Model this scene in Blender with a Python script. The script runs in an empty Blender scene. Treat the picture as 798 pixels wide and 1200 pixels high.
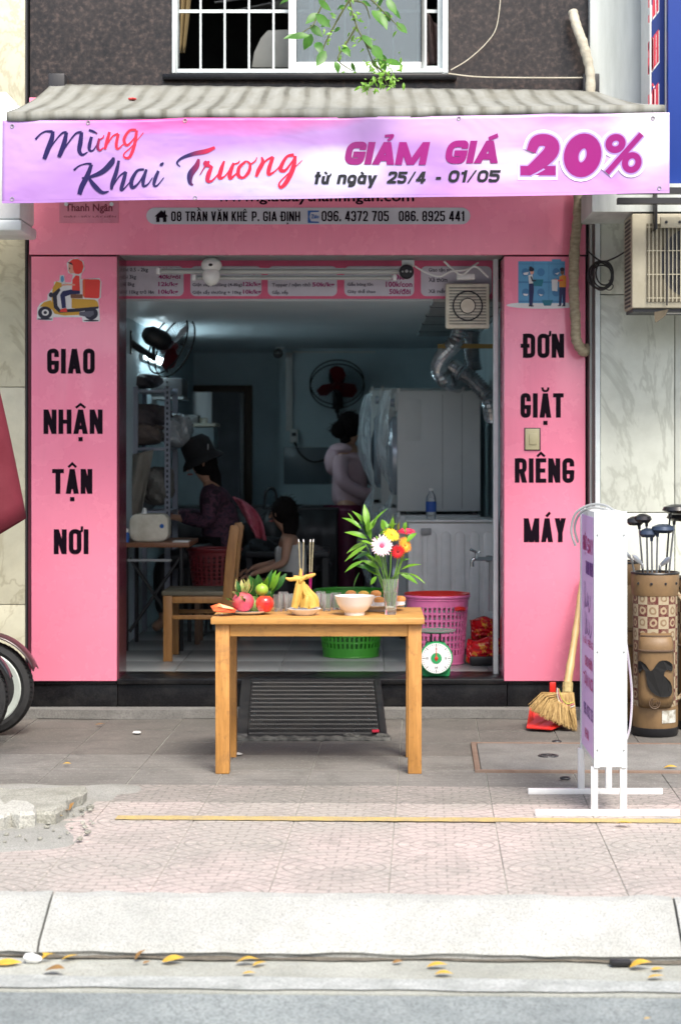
import bpy, bmesh, math, random, unicodedata
from mathutils import Vector, Matrix, Euler
R = math.radians
rnd = random.Random(7)
SC = bpy.context.scene
COL = SC.collection

# ---------------------------------------------------------------- camera
F, CX, HY, H = 2200.0, 430.0, 522.0, 1.5     # focal length, vanishing column, horizon row (photo pixels); eye height
cam = bpy.data.cameras.new('camera')
camo = bpy.data.objects.new('camera', cam)
COL.objects.link(camo)
camo.location = (0, 0, H)
camo.rotation_euler = (R(90), 0, 0)
cam.sensor_fit = 'VERTICAL'
cam.sensor_height = 36.0
cam.lens = 36.0 * F / 1200
cam.shift_x = (399 - CX) / 1200
cam.shift_y = -(600 - HY) / 1200
cam.clip_end = 600
cam.dof.use_dof = True
cam.dof.focus_distance = 8.6
cam.dof.aperture_fstop = 3.0
SC.camera = camo

# ---------------------------------------------------------------- sky, sun, exposure
SUN_EL = R(53)      # the sun stands behind the camera, to the right
wd = bpy.data.worlds.new('World')
SC.world = wd
wd.use_nodes = True
nt = wd.node_tree
sky = nt.nodes.new('ShaderNodeTexSky')
sky.sky_type = 'NISHITA'
sky.sun_disc = False
sky.sun_elevation = SUN_EL
sky.sun_rotation = R(160)
sky.dust_density = 4.0
sky.air_density = 1.0
sky.ozone_density = 0.6
bg = nt.nodes['Background']
nt.links.new(sky.outputs[0], bg.inputs[0])
bg.inputs[1].default_value = 0.11
sl = bpy.data.lights.new('sun', 'SUN')
slo = bpy.data.objects.new('sun', sl)
COL.objects.link(slo)
sl.energy = 1.7
sl.angle = R(22)
sl.color = (1, 0.96, 0.9)
az = R(160)
dirv = Vector((math.sin(az) * math.cos(SUN_EL), math.cos(az) * math.cos(SUN_EL), math.sin(SUN_EL)))
slo.rotation_euler = dirv.to_track_quat('Z', 'Y').to_euler()
slo.location = (2, -3, 8)
SC.view_settings.view_transform = 'Standard'
SC.view_settings.look = 'None'
SC.view_settings.exposure = 1.25
SC.view_settings.gamma = 1
SC.cycles.use_denoising = True

# ---------------------------------------------------------------- pixel of the photo -> place at a distance
def W(px, py, D):
    return ((px - CX) * D / F, D, H + (HY - py) * D / F)
def X(px, D): return (px - CX) * D / F
def Z(py, D): return H + (HY - py) * D / F

# ---------------------------------------------------------------- materials
MATS = {}
def col4(c): return (c[0], c[1], c[2], 1)
class NG:
    def __init__(s, name):
        s.m = bpy.data.materials.new(name); s.m.use_nodes = True
        s.t = s.m.node_tree; s.b = s.t.nodes['Principled BSDF']; s.out = s.t.nodes['Material Output']
        s.tc = s.t.nodes.new('ShaderNodeTexCoord')
    def n(s, typ, **kw):
        nd = s.t.nodes.new('ShaderNode' + typ)
        for k, v in kw.items():
            if k in nd.inputs.keys() if isinstance(k, str) else False: nd.inputs[k].default_value = v
            else: setattr(nd, k, v)
        return nd
    def l(s, a, b): s.t.links.new(a, b)
    def co(s, stretch=(1, 1, 1), kind='Object'):
        mp = s.n('Mapping'); s.l(s.tc.outputs[kind], mp.inputs[0]); mp.inputs['Scale'].default_value = stretch
        return mp.outputs[0]
    def noise(s, scale, detail=4, rough=.5, co=None, dist=0):
        nd = s.n('TexNoise'); nd.inputs['Scale'].default_value = scale; nd.inputs['Detail'].default_value = detail
        nd.inputs['Roughness'].default_value = rough; nd.inputs['Distortion'].default_value = dist
        s.l(co if co else s.tc.outputs['Object'], nd.inputs['Vector']); return nd.outputs['Fac']
    def ramp(s, fac, stops, interp='LINEAR'):
        nd = s.n('ValToRGB'); cr = nd.color_ramp; cr.interpolation = interp
        while len(cr.elements) < len(stops): cr.elements.new(.5)
        for e, (p, c) in zip(cr.elements, stops):
            e.position = p; e.color = col4(c) if hasattr(c, '__len__') else (c, c, c, 1)
        s.l(fac, nd.inputs[0]); return nd.outputs[0]
    def mix(s, fac, a, b, mode='MIX'):
        nd = s.n('MixRGB'); nd.blend_type = mode
        for i, v in ((0, fac), (1, a), (2, b)):
            if hasattr(v, 'is_linked') or hasattr(v, 'node'): s.l(v, nd.inputs[i])
            elif hasattr(v, '__len__'): nd.inputs[i].default_value = col4(v)
            else: nd.inputs[i].default_value = v if i == 0 else (v, v, v, 1)
        return nd.outputs[0]
    def math(s, op, a, b=0.0, c=None):
        nd = s.n('Math'); nd.operation = op
        for i, v in enumerate((a, b) if c is None else (a, b, c)):
            if hasattr(v, 'node'): s.l(v, nd.inputs[i])
            else: nd.inputs[i].default_value = v
        return nd.outputs[0]
    def bump(s, h, strength=.3, dist=.01):
        nd = s.n('Bump'); nd.inputs['Strength'].default_value = strength; nd.inputs['Distance'].default_value = dist
        s.l(h, nd.inputs['Height'])
        if s.b.inputs['Normal'].is_linked: s.l(s.b.inputs['Normal'].links[0].from_socket, nd.inputs['Normal'])
        s.l(nd.outputs[0], s.b.inputs['Normal'])
    def set(s, **kw):
        names = dict(rough='Roughness', metal='Metallic', color='Base Color', trans='Transmission Weight', spec='Specular IOR Level', alpha='Alpha', ior='IOR', coat='Coat Weight', sss='Subsurface Weight', emit='Emission Strength', ecol='Emission Color', sheen='Sheen Weight')
        for k, v in kw.items():
            i = s.b.inputs[names[k]]
            if hasattr(v, 'node'): s.l(v, i)
            elif hasattr(v, '__len__'): i.default_value = col4(v)
            else: i.default_value = v
        return s.m

def mat(name, c, rough=.5, c2=None, scale=6, detail=4, contrast=.25, bump=0, bscale=60, metal=0, stretch=(1, 1, 1), spec=.5, trans=0, **kw):
    if name in MATS: return MATS[name]
    g = NG(name)
    co = g.co(stretch)
    if c2 is None: c2 = tuple(x * .82 for x in c)
    f = g.noise(scale, detail, .6, co)
    g.set(color=g.ramp(f, [(.5 - contrast, c2), (.5 + contrast * .6, c)]), metal=metal, spec=spec, trans=trans, **kw)
    g.set(rough=g.ramp(f, [(.3, min(1, rough * 1.15)), (.7, rough * .88)]))
    if bump: g.bump(g.noise(bscale, 5, .6, co), bump, .004)
    MATS[name] = g.m
    return g.m

# ---------------------------------------------------------------- objects
ORIG = {}
def thing(name, label, cat, loc=(0, 0, 0), group=None):
    o = bpy.data.objects.new(name, None); COL.objects.link(o)
    o.empty_display_size = .1
    o.location = loc; ORIG[o.name] = Vector(loc)
    o['label'] = label; o['category'] = cat
    if group: o['group'] = group
    return o
def tag(o, label, cat, group=None):
    o['label'] = label; o['category'] = cat
    if group: o['group'] = group
    return o
def struct(o, label=None):
    o['kind'] = 'structure'
    if label: o['label'] = label
    return o
def org(o): return ORIG.get(o.name, Vector((0, 0, 0))) if o else Vector((0, 0, 0))
def link(me, name, parent=None, loc=None):
    o = bpy.data.objects.new(name, me); COL.objects.link(o)
    L = Vector(loc) if loc is not None else org(parent)
    if parent:
        o.parent = parent; o.location = L - org(parent)
    else: o.location = L
    ORIG[o.name] = L
    return o
def copy_tree(o, loc=None, parent=None, rz=None, label=None):
    c = o.copy(); COL.objects.link(c)
    if parent: c.parent = parent
    if loc is not None: c.location = loc
    if rz is not None: c.rotation_euler = (0, 0, rz)
    if label: c['label'] = label
    for ch in list(o.children): copy_tree(ch, parent=c)
    return c

class MB:
    def __init__(s): s.v = []; s.f = []; s.mi = []; s.cur = 0
    def add(s, vs, fs):
        b = len(s.v); s.v += [Vector(v) for v in vs]; s.f += [tuple(i + b for i in f) for f in fs]; s.mi += [s.cur] * len(fs); return s
    def box(s, x0, x1, y0, y1, z0, z1, M=None):
        vs = [Vector((x, y, z)) for x in (x0, x1) for y in (y0, y1) for z in (z0, z1)]
        if M is not None: vs = [M @ v for v in vs]
        return s.add(vs, [(0, 1, 3, 2), (4, 6, 7, 5), (0, 4, 5, 1), (2, 3, 7, 6), (0, 2, 6, 4), (1, 5, 7, 3)])
    def prism(s, pts, a0, a1, axis='Y'):
        n = len(pts)
        def mk(p, a):
            return (p[0], a, p[1]) if axis == 'Y' else ((a, p[0], p[1]) if axis == 'X' else (p[0], p[1], a))
        vs = [mk(p, a0) for p in pts] + [mk(p, a1) for p in pts]
        fs = [tuple(range(n)), tuple(range(2 * n - 1, n - 1, -1))] + [(i, (i + 1) % n, n + (i + 1) % n, n + i) for i in range(n)]
        return s.add(vs, fs)
    def tube(s, pts, r, seg=8, cap=True, sq=1.0):
        pts = [Vector(p) for p in pts]; n = len(pts)
        if not hasattr(r, '__len__'): r = [r] * n
        vs = []; up = None
        for i, p in enumerate(pts):
            d = (pts[min(i + 1, n - 1)] - pts[max(i - 1, 0)]).normalized()
            if up is None: up = Vector((0, 0, 1)) if abs(d.z) < .9 else Vector((0, 1, 0))
            a = d.cross(up).normalized(); b = a.cross(d).normalized(); up = b
            for k in range(seg):
                t = 2 * math.pi * (k + .5) / seg
                vs.append(p + a * math.cos(t) * r[i] + b * math.sin(t) * r[i] * sq)
        fs = [(i * seg + k, i * seg + (k + 1) % seg, (i + 1) * seg + (k + 1) % seg, (i + 1) * seg + k) for i in range(n - 1) for k in range(seg)]
        if cap: fs += [tuple(range(seg - 1, -1, -1)), tuple((n - 1) * seg + k for k in range(seg))]
        return s.add(vs, fs)
    def lathe(s, prof, seg=24, c=(0, 0, 0), axis='Z', sx=1, sy=1, M=None):
        vs = []; c = Vector(c)
        for (r, h) in prof:
            for k in range(seg):
                t = 2 * math.pi * k / seg
                x, y = math.cos(t) * r * sx, math.sin(t) * r * sy
                v = Vector((x, y, h)) if axis == 'Z' else (Vector((x, h, y)) if axis == 'Y' else Vector((h, x, y)))
                if M is not None: v = M @ v
                vs.append(c + v)
        n = len(prof)
        fs = [(i * seg + k, i * seg + (k + 1) % seg, (i + 1) * seg + (k + 1) % seg, (i + 1) * seg + k) for i in range(n - 1) for k in range(seg)]
        if prof[0][0] > 1e-4: fs.append(tuple(range(seg - 1, -1, -1)))
        if prof[-1][0] > 1e-4: fs.append(tuple((n - 1) * seg + k for k in range(seg)))
        return s.add(vs, fs)
    def ball(s, c, r, seg=12, rings=8, M=None, noise=0):
        if not hasattr(r, '__len__'): r = (r, r, r)
        c = Vector(c); vs = []
        for i in range(rings + 1):
            ph = math.pi * i / rings
            for k in range(seg):
                t = 2 * math.pi * k / seg
                q = 1 + (rnd.uniform(-noise, noise) if noise else 0)
                v = Vector((math.sin(ph) * math.cos(t) * r[0], math.sin(ph) * math.sin(t) * r[1], math.cos(ph) * r[2])) * q
                if M is not None: v = M @ v
                vs.append(c + v)
        fs = [(i * seg + k, (i + 1) * seg + k, (i + 1) * seg + (k + 1) % seg, i * seg + (k + 1) % seg) for i in range(rings) for k in range(seg)]
        return s.add(vs, fs)
    def torus(s, c, R_, r, seg=32, sub=8, axis='Y', a0=0, a1=2 * math.pi, sx=1, sz=1):
        full = abs(a1 - a0 - 2 * math.pi) < 1e-6
        pts = []
        for i in range(seg + 1):
            t = a0 + (a1 - a0) * i / seg
            u, w = math.cos(t) * R_ * sx, math.sin(t) * R_ * sz
            pts.append(Vector(c) + (Vector((u, 0, w)) if axis == 'Y' else (Vector((u, w, 0)) if axis == 'Z' else Vector((0, u, w)))))
        if not full: return s.tube(pts, r, sub)
        vs = []; cc = Vector(c); ax = {'Y': Vector((0, 1, 0)), 'Z': Vector((0, 0, 1)), 'X': Vector((1, 0, 0))}[axis]
        for p in pts[:-1]:
            d = (p - cc).normalized()
            for k in range(sub):
                t = 2 * math.pi * k / sub
                vs.append(p + d * math.cos(t) * r + ax * math.sin(t) * r)
        fs = [(i * sub + k, i * sub + (k + 1) % sub, ((i + 1) % seg) * sub + (k + 1) % sub, ((i + 1) % seg) * sub + k) for i in range(seg) for k in range(sub)]
        return s.add(vs, fs)
    def grid(s, fn, nu, nv):
        vs = [fn(i / nu, j / nv) for j in range(nv + 1) for i in range(nu + 1)]
        return s.add(vs, [(j * (nu + 1) + i, j * (nu + 1) + i + 1, (j + 1) * (nu + 1) + i + 1, (j + 1) * (nu + 1) + i) for j in range(nv) for i in range(nu)])
    def mesh(s, name, mats, origin=(0, 0, 0), smooth=False, bevel=0, bseg=2):
        o = Vector(origin); me = bpy.data.meshes.new(name)
        me.from_pydata([v - o for v in s.v], [], s.f)
        if not isinstance(mats, (list, tuple)): mats = [mats]
        for m in mats: me.materials.append(m)
        me.polygons.foreach_set('material_index', s.mi)
        bm = bmesh.new(); bm.from_mesh(me)
        bmesh.ops.remove_doubles(bm, verts=bm.verts, dist=1e-5)
        bmesh.ops.recalc_face_normals(bm, faces=bm.faces)
        if bevel:
            es = [e for e in bm.edges if len(e.link_faces) == 2 and e.calc_face_angle(0) > .5]
            try: bmesh.ops.bevel(bm, geom=es, offset=bevel, segments=bseg, profile=.5, affect='EDGES', clamp_overlap=True)
            except Exception: pass
        bm.to_mesh(me); bm.free()
        if smooth or bevel:
            for p in me.polygons: p.use_smooth = True
            if hasattr(me, 'set_sharp_from_angle'): me.set_sharp_from_angle(angle=R(42 if smooth else 28))
        return me
    def build(s, name, mats, parent=None, smooth=False, bevel=0, loc=None, bseg=2):
        L = Vector(loc) if loc is not None else org(parent)
        return link(s.mesh(name, mats, L, smooth, bevel, bseg), name, parent, L)

def solid(o, t, off=0):
    m = o.modifiers.new('thickness', 'SOLIDIFY'); m.thickness = t; m.offset = off; return o

def catmull(pts, n=6, closed=False):
    P = [Vector(p) for p in pts]; out = []
    N = len(P)
    for i in range(N - 1 if not closed else N):
        p0 = P[(i - 1) % N] if (closed or i > 0) else P[0]
        p1 = P[i]; p2 = P[(i + 1) % N]
        p3 = P[(i + 2) % N] if (closed or i + 2 < N) else P[-1]
        for k in range(n):
            t = k / n
            out.append(.5 * ((2 * p1) + (-p0 + p2) * t + (2 * p0 - 5 * p1 + 4 * p2 - p3) * t * t + (-p0 + 3 * p1 - 3 * p2 + p3) * t ** 3))
    if not closed: out.append(P[-1])
    return out

# ---------------------------------------------------------------- lettering: strokes of a pen laid flat on a surface
def fillet(P, r, closed):
    n = len(P); out = []
    for i in range(n):
        p = P[i]
        if not closed and (i == 0 or i == n - 1): out.append(p); continue
        a = P[i - 1] - p; b = P[(i + 1) % n] - p
        rr = min(r, a.length * .499, b.length * .499)
        if rr < 1e-6: out.append(p); continue
        A = p + a.normalized() * rr; B = p + b.normalized() * rr
        for k in range(7):
            t = k / 6; out.append(A * (1 - t) ** 2 + p * 2 * t * (1 - t) + B * t * t)
    return out
def ribbon(P, w, closed=False):
    """2D polyline -> (verts, quads); w: width or list"""
    n = len(P); L = []; Rr = []
    if not hasattr(w, '__len__'): w = [w] * n
    for i in range(n):
        a = P[i] - P[i - 1] if (closed or i > 0) else P[1] - P[0]
        b = P[(i + 1) % n] - P[i] if (closed or i < n - 1) else P[-1] - P[-2]
        if a.length < 1e-9: a = b
        if b.length < 1e-9: b = a
        if a.length < 1e-9: a = b = Vector((1, 0))
        a = a.normalized(); b = b.normalized(); d = a + b
        if d.length < 1e-6: d = a
        d.normalize(); nn = Vector((-d.y, d.x)); c = max(.6, nn.dot(Vector((-a.y, a.x))))
        L.append(P[i] + nn * w[i] / 2 / c); Rr.append(P[i] - nn * w[i] / 2 / c)
    vs = L + Rr
    fs = [(i, (i + 1) % n, n + (i + 1) % n, n + i) for i in range(n if closed else n - 1)]
    return vs, fs
GL = {
 'I': (0, [('d', 0, 0, 0, 1)]), 'H': (1, [('d', 0, 0, 0, 1), ('d', 1, 0, 1, 1), ('c', 0, .5, 1, .5)]),
 'N': (1, [('d', 0, 0, 0, 1), ('d', 1, 0, 1, 1), ('d', 0, 1, 1, 0)]),
 'M': (1.8, [('d', 0, 0, 0, 1), ('d', 1, 0, 1, 1), ('d', 0, 1, .5, 0), ('d', .5, 0, 1, 1)]),
 'T': (1, [('c', 0, 1, 1, 1), ('d', .5, 0, .5, .9)]), 'E': (.8, [('d', 0, 0, 0, 1), ('c', 0, 1, 1, 1), ('c', 0, .5, .85, .5), ('c', 0, 0, 1, 0)]),
 'S': (1, [('r', 1, .76, 1, 1, 0, 1, 0, .52, 1, .52, 1, 0, 0, 0, 0, .24)]),
 'L': (.8, [('d', 0, 0, 0, 1), ('c', 0, 0, 1, 0)]), 'C': (1, [('r', 1, .68, 1, 1, 0, 1, 0, 0, 1, 0, 1, .32)]),
 'G': (1, [('r', 1, .7, 1, 1, 0, 1, 0, 0, 1, 0, 1, .4), ('c', .6, .42, 1, .42)]),
 'O': (1, [('o', 0, 0, 0, 1, 1, 1, 1, 0)]), '0': (1, [('o', 0, 0, 0, 1, 1, 1, 1, 0)]),
 'D': (1, [('d', 0, 0, 0, 1), ('r', 0, 1, 1, 1, 1, 0, 0, 0)]), 'Đ': (1, [('d', 0, 0, 0, 1), ('r', 0, 1, 1, 1, 1, 0, 0, 0), ('c', -.3, .5, .25, .5)]),
 'R': (1, [('d', 0, 0, 0, 1), ('r', 0, 1, 1, 1, 1, .46, 0, .46), ('d', .6, .5, 1, 0)]),
 'P': (1, [('d', 0, 0, 0, 1), ('r', 0, 1, 1, 1, 1, .42, 0, .42)]), 'K': (1, [('d', 0, 0, 0, 1), ('d', .0, .35, 1, 1), ('d', .35, .6, 1, 0)]),
 'Y': (1.05, [('d', 0, 1, .5, .4), ('d', 1, 1, .5, .4), ('d', .5, 0, .5, .45)]), 'V': (1.1, [('d', 0, 1, .5, 0), ('d', 1, 1, .5, 0)]),
 'A': (1.15, [('d', 0, 0, .5, 1), ('d', 1, 0, .5, 1), ('b', .2, .22, .8, .22)]),
 '1': (.4, [('d', 1, 0, 1, 1), ('c', .2, .84, .8, .84)]), '2': (1, [('r', 0, .72, 0, 1, 1, 1, 1, .58, 0, .02), ('c', 0, 0, 1, 0)]),
 '3': (1, [('r', 0, .76, 0, 1, 1, 1, 1, .52, .4, .52), ('r', .4, .52, 1, .52, 1, 0, 0, 0, 0, .24)]),
 '4': (1.05, [('d', .78, 0, .78, 1), ('c', 0, .22, 1, .22), ('d', 0, .26, .7, 1)]),
 '5': (1, [('d', 0, .5, 0, 1), ('c', 0, 1, .95, 1), ('r', 0, .6, 1, .6, 1, 0, 0, 0, 0, .22)]),
 '6': (1, [('o', 0, 0, 0, .56, 1, .56, 1, 0), ('r', 0, .4, 0, 1, 1, 1, 1, .8)]), '9': (1, [('o', 0, .44, 0, 1, 1, 1, 1, .44), ('r', 1, .6, 1, 0, 0, 0, 0, .2)]),
 '7': (1, [('c', 0, 1, 1, 1), ('d', .3, 0, 1, .95)]), '8': (1, [('o', 0, 0, 0, .52, 1, .52, 1, 0), ('o', .04, .5, .04, 1, .96, 1, .96, .5)]),
 '.': (0, [('d', 0, 0, 0, .2)]), '-': (.5, [('c', .2, .4, .8, .4)]), '/': (.8, [('h', 0, 0, 1, 1)]), ' ': (.45, []), ':': (0, [('d', 0, 0, 0, .2), ('d', 0, .5, 0, .7)]),
 '%': (2.2, [('p', 0, .5, 0, 1, .38, 1, .38, .5), ('p', .62, 0, .62, .5, 1, .5, 1, 0), ('h', .2, 0, .8, 1)]),
 't': (.6, [('d', .4, 0, .4, .95), ('c', .1, .66, .9, .66)]), 'u': (.85, [('r', 0, .66, 0, 0, 1, 0, 1, .4), ('d', 1, 0, 1, .7)]),
 'n': (.85, [('d', 0, 0, 0, .7), ('r', 0, .3, 0, .66, 1, .66, 1, .3), ('d', 1, 0, 1, .4)]),
 'g': (.9, [('o', 0, 0, 0, .66, 1, .66, 1, 0), ('r', 1, .6, 1, -.3, .1, -.3)]), 'a': (.85, [('o', 0, 0, 0, .66, 1, .66, 1, 0), ('d', 1, 0, 1, .7)]),
 'y': (.9, [('d', 0, .7, .55, 0), ('d', 1, .7, .4, -.3)]),
}
def letters(mb, text, x0, x1, z0, z1, y, t=.28, gap=.5, shear=0, layer=[0], dy=-.00012, wave=None):
    """Heavy condensed lettering between x0..x1, baseline z0, cap height z1, on plane y."""
    Hc = z1 - z0; T = t * Hc
    items = []
    for ch in unicodedata.normalize('NFC', text):
        if ch in ('Đ',): items.append((ch, [])); continue
        d = unicodedata.normalize('NFD', ch); items.append((d[0], [ord(c) for c in d[1:]]))
    tot_w = sum(GL[c][0] for c, _ in items); g = T * gap
    fixed = len(items) * T + (len(items) - 1) * g + shear * Hc - sum(T * .6 for c, _ in items if c == ' ')
    cw = (x1 - x0 - fixed) / max(tot_w, .01)
    pen = x0
    def emit(P, w, closed=False):
        vs, fs = ribbon(P, w, closed); k = layer[0] % 9; layer[0] += 1
        out = []
        for v in vs:
            yy = y + dy * (k + 1)
            if wave: yy += wave(v.x + shear * (v.y - z0), v.y)
            out.append((v.x + shear * (v.y - z0), yy, v.y))
        mb.add(out, fs)
    for ch, marks in items:
        w, strokes = GL[ch]; w = w * cw; ox = pen + T / 2
        low = ch in 'uangy'
        for st in strokes:
            k = st[0]; pts = [(st[i], st[i + 1]) for i in range(1, len(st), 2)]
            if k in 'dh':
                tw = T if k == 'd' else T * .6
                (ax, ay), (bx, by) = pts
                if by < ay: ax, ay, bx, by = bx, by, ax, ay
                A = Vector((ox + ax * w, z0 + ay * Hc)); B = Vector((ox + bx * w, z0 + by * Hc))
                if abs(A.x - B.x) > .3 * T and k == 'd': tw = T * 1.06
                vs = [(A.x - tw / 2, A.y), (A.x + tw / 2, A.y), (B.x + tw / 2, B.y), (B.x - tw / 2, B.y)]
                kk = layer[0] % 9; layer[0] += 1
                mb.add([(vx + shear * (vy - z0), y + dy * (kk + 1) + (wave(vx, vy) if wave else 0), vy) for vx, vy in vs], [(0, 1, 2, 3)])
            else:
                tw = T * (.86 if k in 'rocb' else .62)
                P = [Vector((ox + px_ * w, z0 + tw / 2 + pz_ * (Hc - tw))) for px_, pz_ in pts]
                if k == 'c':
                    d = (P[-1] - P[0]).normalized(); P[0] = P[0] - d * T / 2; P[-1] = P[-1] + d * T / 2
                closed = k in 'op'
                if k in 'rop': P = fillet(P, max(w * .5, T * .6), closed)
                emit(P, tw if k in 'cb' else T * (.94 if k != 'p' else .6), closed)
        top = .7 if low else 1.0; c = ox + w * .5; up = z0 + top * Hc; q = max(w * .5, T * .8)
        n_up = 0
        for m in marks:
            if m == 0x323: emit([Vector((c, z0 - .30 * Hc)), Vector((c, z0 - .13 * Hc))], T * .9)
            elif m == 0x31B:
                e = ox + w; emit([Vector((e - .1 * T, up - .14 * Hc)), Vector((e + T * .55, up - .06 * Hc)), Vector((e + T * .6, up + .12 * Hc))], T * .5)
            elif m == 0x302:
                emit([Vector((c - q, up + .07 * Hc)), Vector((c, up + .22 * Hc)), Vector((c + q, up + .07 * Hc))], T * .5)
            elif m == 0x306:
                emit(fillet([Vector((c - q * .8, up + .24 * Hc)), Vector((c - q * .6, up + .09 * Hc)), Vector((c + q * .6, up + .09 * Hc)), Vector((c + q * .8, up + .24 * Hc))], q, False), T * .45)
            elif m in (0x301, 0x300):
                sg = 1 if m == 0x301 else -1
                b = .07 if not (0x302 in marks) else .24
                emit([Vector((c - sg * q * .2, up + b * Hc)), Vector((c + sg * q * .8, up + (b + .17) * Hc))], T * .6)
            elif m == 0x309:
                emit(fillet([Vector((c - q * .5, up + .26 * Hc)), Vector((c + q * .6, up + .30 * Hc)), Vector((c + q * .4, up + .17 * Hc)), Vector((c, up + .07 * Hc))], q * .5, False), T * .4)
        pen += w + T + g - (T * .6 if ch == ' ' else 0)

def sans(text, px0, px1, z0, z1, y, m, parent, name='lettering', bold=.012):
    """small print set in the built-in face, fitted to a rectangle; faces -Y"""
    cu = bpy.data.curves.new('t', 'FONT'); cu.body = text; cu.size = 1; cu.resolution_u = 2; cu.offset = bold
    to = bpy.data.objects.new('t', cu); COL.objects.link(to)
    dg = bpy.context.evaluated_depsgraph_get(); dg.update()
    me = bpy.data.meshes.new_from_object(to.evaluated_get(dg))
    bpy.data.objects.remove(to); bpy.data.curves.remove(cu)
    xs = [v.co.x for v in me.vertices]; ys = [v.co.y for v in me.vertices]
    a, b, c, d = min(xs), max(xs), min(ys), max(ys)
    L = org(parent)
    for v in me.vertices:
        x, z = v.co.x, v.co.y
        v.co = Vector((px0 + (x - a) / (b - a) * (px1 - px0), y, z0 + (z - c) / (d - c) * (z1 - z0))) - L
    me.materials.clear(); me.materials.append(m)
    me.name = name
    return link(me, name, parent, L)

# ================================================================ SETTING
TY = 0.031                                   # the street runs at a slight angle to the shop front
ru = Vector((math.cos(TY), -math.sin(TY), 0)); rv = Vector((math.sin(TY), math.cos(TY), 0))
SO = Vector((0, 6.22, 0))
def S(u, v, z=0): return SO + ru * u + rv * v + Vector((0, 0, z))
def street_box(mb, u0, u1, v0, v1, z0, z1, top=0):
    vs = [S(u, v, z) for u in (u0, u1) for v in (v0, v1) for z in (z0, z1)]
    mb.add(vs, [(0, 1, 3, 2), (4, 6, 7, 5), (0, 4, 5, 1), (2, 3, 7, 6), (0, 2, 6, 4), (1, 5, 7, 3)])

def stone_mat(name, a, b, c=None, sc=3, rough=.85, b1=.5, fine=220, dots=0, spk=.35):
    g = NG(name)
    n1 = g.noise(sc, 6, .65); n2 = g.noise(fine, 3, .6); n3 = g.noise(sc * 6, 5, .6)
    k = g.ramp(n1, [(.32, b), (.62, a)])
    k = g.mix(g.ramp(n3, [(.45, 0), (.75, .55)]), k, c or b)
    k = g.mix(g.ramp(n2, [(.38, min(1, spk * 1.6)), (.56, 0)]), k, tuple(x * .6 for x in b))
    if dots:
        v = g.n('TexVoronoi'); v.inputs['Scale'].default_value = dots; g.l(g.co(), v.inputs['Vector'])
        k = g.mix(g.ramp(v.outputs['Distance'], [(.06, .7), (.1, 0)]), k, (.12, .12, .12))
    g.set(color=k, rough=rough)
    g.bump(n2, b1, .003); g.bump(n3, b1 * .6, .006)
    MATS[name] = g.m
    return g.m
m_asphalt = stone_mat('asphalt', (.29, .325, .32), (.18, .205, .205), (.34, .37, .36), 1.2, .9, 1.0, 120, spk=.5)
m_concrete = stone_mat('pale concrete', (.50, .50, .46), (.36, .36, .33), (.42, .42, .37), 2.2, .9, .8, 160)
m_kerb = stone_mat('kerb concrete', (.46, .47, .445), (.33, .34, .315), (.38, .38, .345), 2.2, .85, .7, 160, dots=26)
m_gutter = stone_mat('gutter concrete', (.44, .45, .40), (.30, .31, .27), (.36, .36, .30), 3, .9, .7, 180)
m_patch = stone_mat('cement patch', (.36, .36, .33), (.25, .25, .225), (.30, .31, .27), 3.5, .95, 1.0, 150)
m_hatch = stone_mat('hatch concrete', (.24, .235, .22), (.16, .155, .145), (.2, .2, .18), 5, .9, .7, 150)
m_paint = stone_mat('worn white paint', (.46, .48, .46), (.28, .30, .28), (.42, .44, .42), 9, .7, .5, 120)
m_yellow = stone_mat('worn yellow paint', (.56, .42, .14), (.40, .32, .18), (.48, .38, .2), 14, .7, .4, 140)

# ground, road, gutter, white edge line
g_ = MB(); g_.box(-150, 150, -150, 150, -1.2, -.30); struct(g_.build('ground', m_concrete), 'concrete ground under the street and shops')
r_ = MB(); r_.grid(lambda a, b: S(-60 + 120 * a, -40 + (40 - .57) * b, -.146 - .03 * (1 - b) ** .5), 40, 8)
struct(r_.build('road', m_asphalt), 'grey asphalt road along the kerb')
r_ = MB(); street_box(r_, -40, 40, -.60, -.225, -.30, -.142); struct(r_.build('gutter', m_gutter), 'grey concrete gutter strip between kerb and asphalt')
r_ = MB(); r_.grid(lambda a, b: S(-20 + 40 * a, -.575 + .125 * b + (.006 * math.sin(a * 310) + .005 * math.sin(a * 770)) * (1 if b > .5 else -1), -.137), 400, 1)
struct(r_.build('edge_line', m_paint), 'worn white line painted beside the gutter')

# kerb: two-metre blocks with a sloping face
kerb = thing('kerb', '', '', S(0, 0)); del kerb['label'], kerb['category']; kerb['kind'] = 'structure'
def kerb_mesh(L):
    mb = MB(); prof = [(-.222, -.30), (-.222, -.130), (-.232, -.122), (-.208, -.098), (-.03, -.012), (0, 0), (.045, .004), (.045, -.30)]
    n = 24; vs = []
    for i in range(n + 1):
        for (v, z) in prof:
            j = rnd.uniform(-.004, .004) if z > -.2 else 0
            vs.append(Vector((-L / 2 + .004 + (L - .008) * i / n, v + j, z + j)))
    k = len(prof)
    fs = [(i * k + j, (i + 1) * k + j, (i + 1) * k + (j + 1) % k, i * k + (j + 1) % k) for i in range(n) for j in range(k)]
    fs += [tuple(range(k)), tuple(n * k + j for j in range(k - 1, -1, -1))]
    return mb.add(vs, fs)
km = [kerb_mesh(2.06).mesh('kerb_stone', m_kerb) for _ in range(3)]
ju = X(53, 6.12)
for i in range(-2, 4):
    o = link(km[i % 3], 'kerb_stone', kerb, S(ju + 1.03 + 2.06 * i, 0)); o.rotation_euler = (0, 0, -TY)

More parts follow.
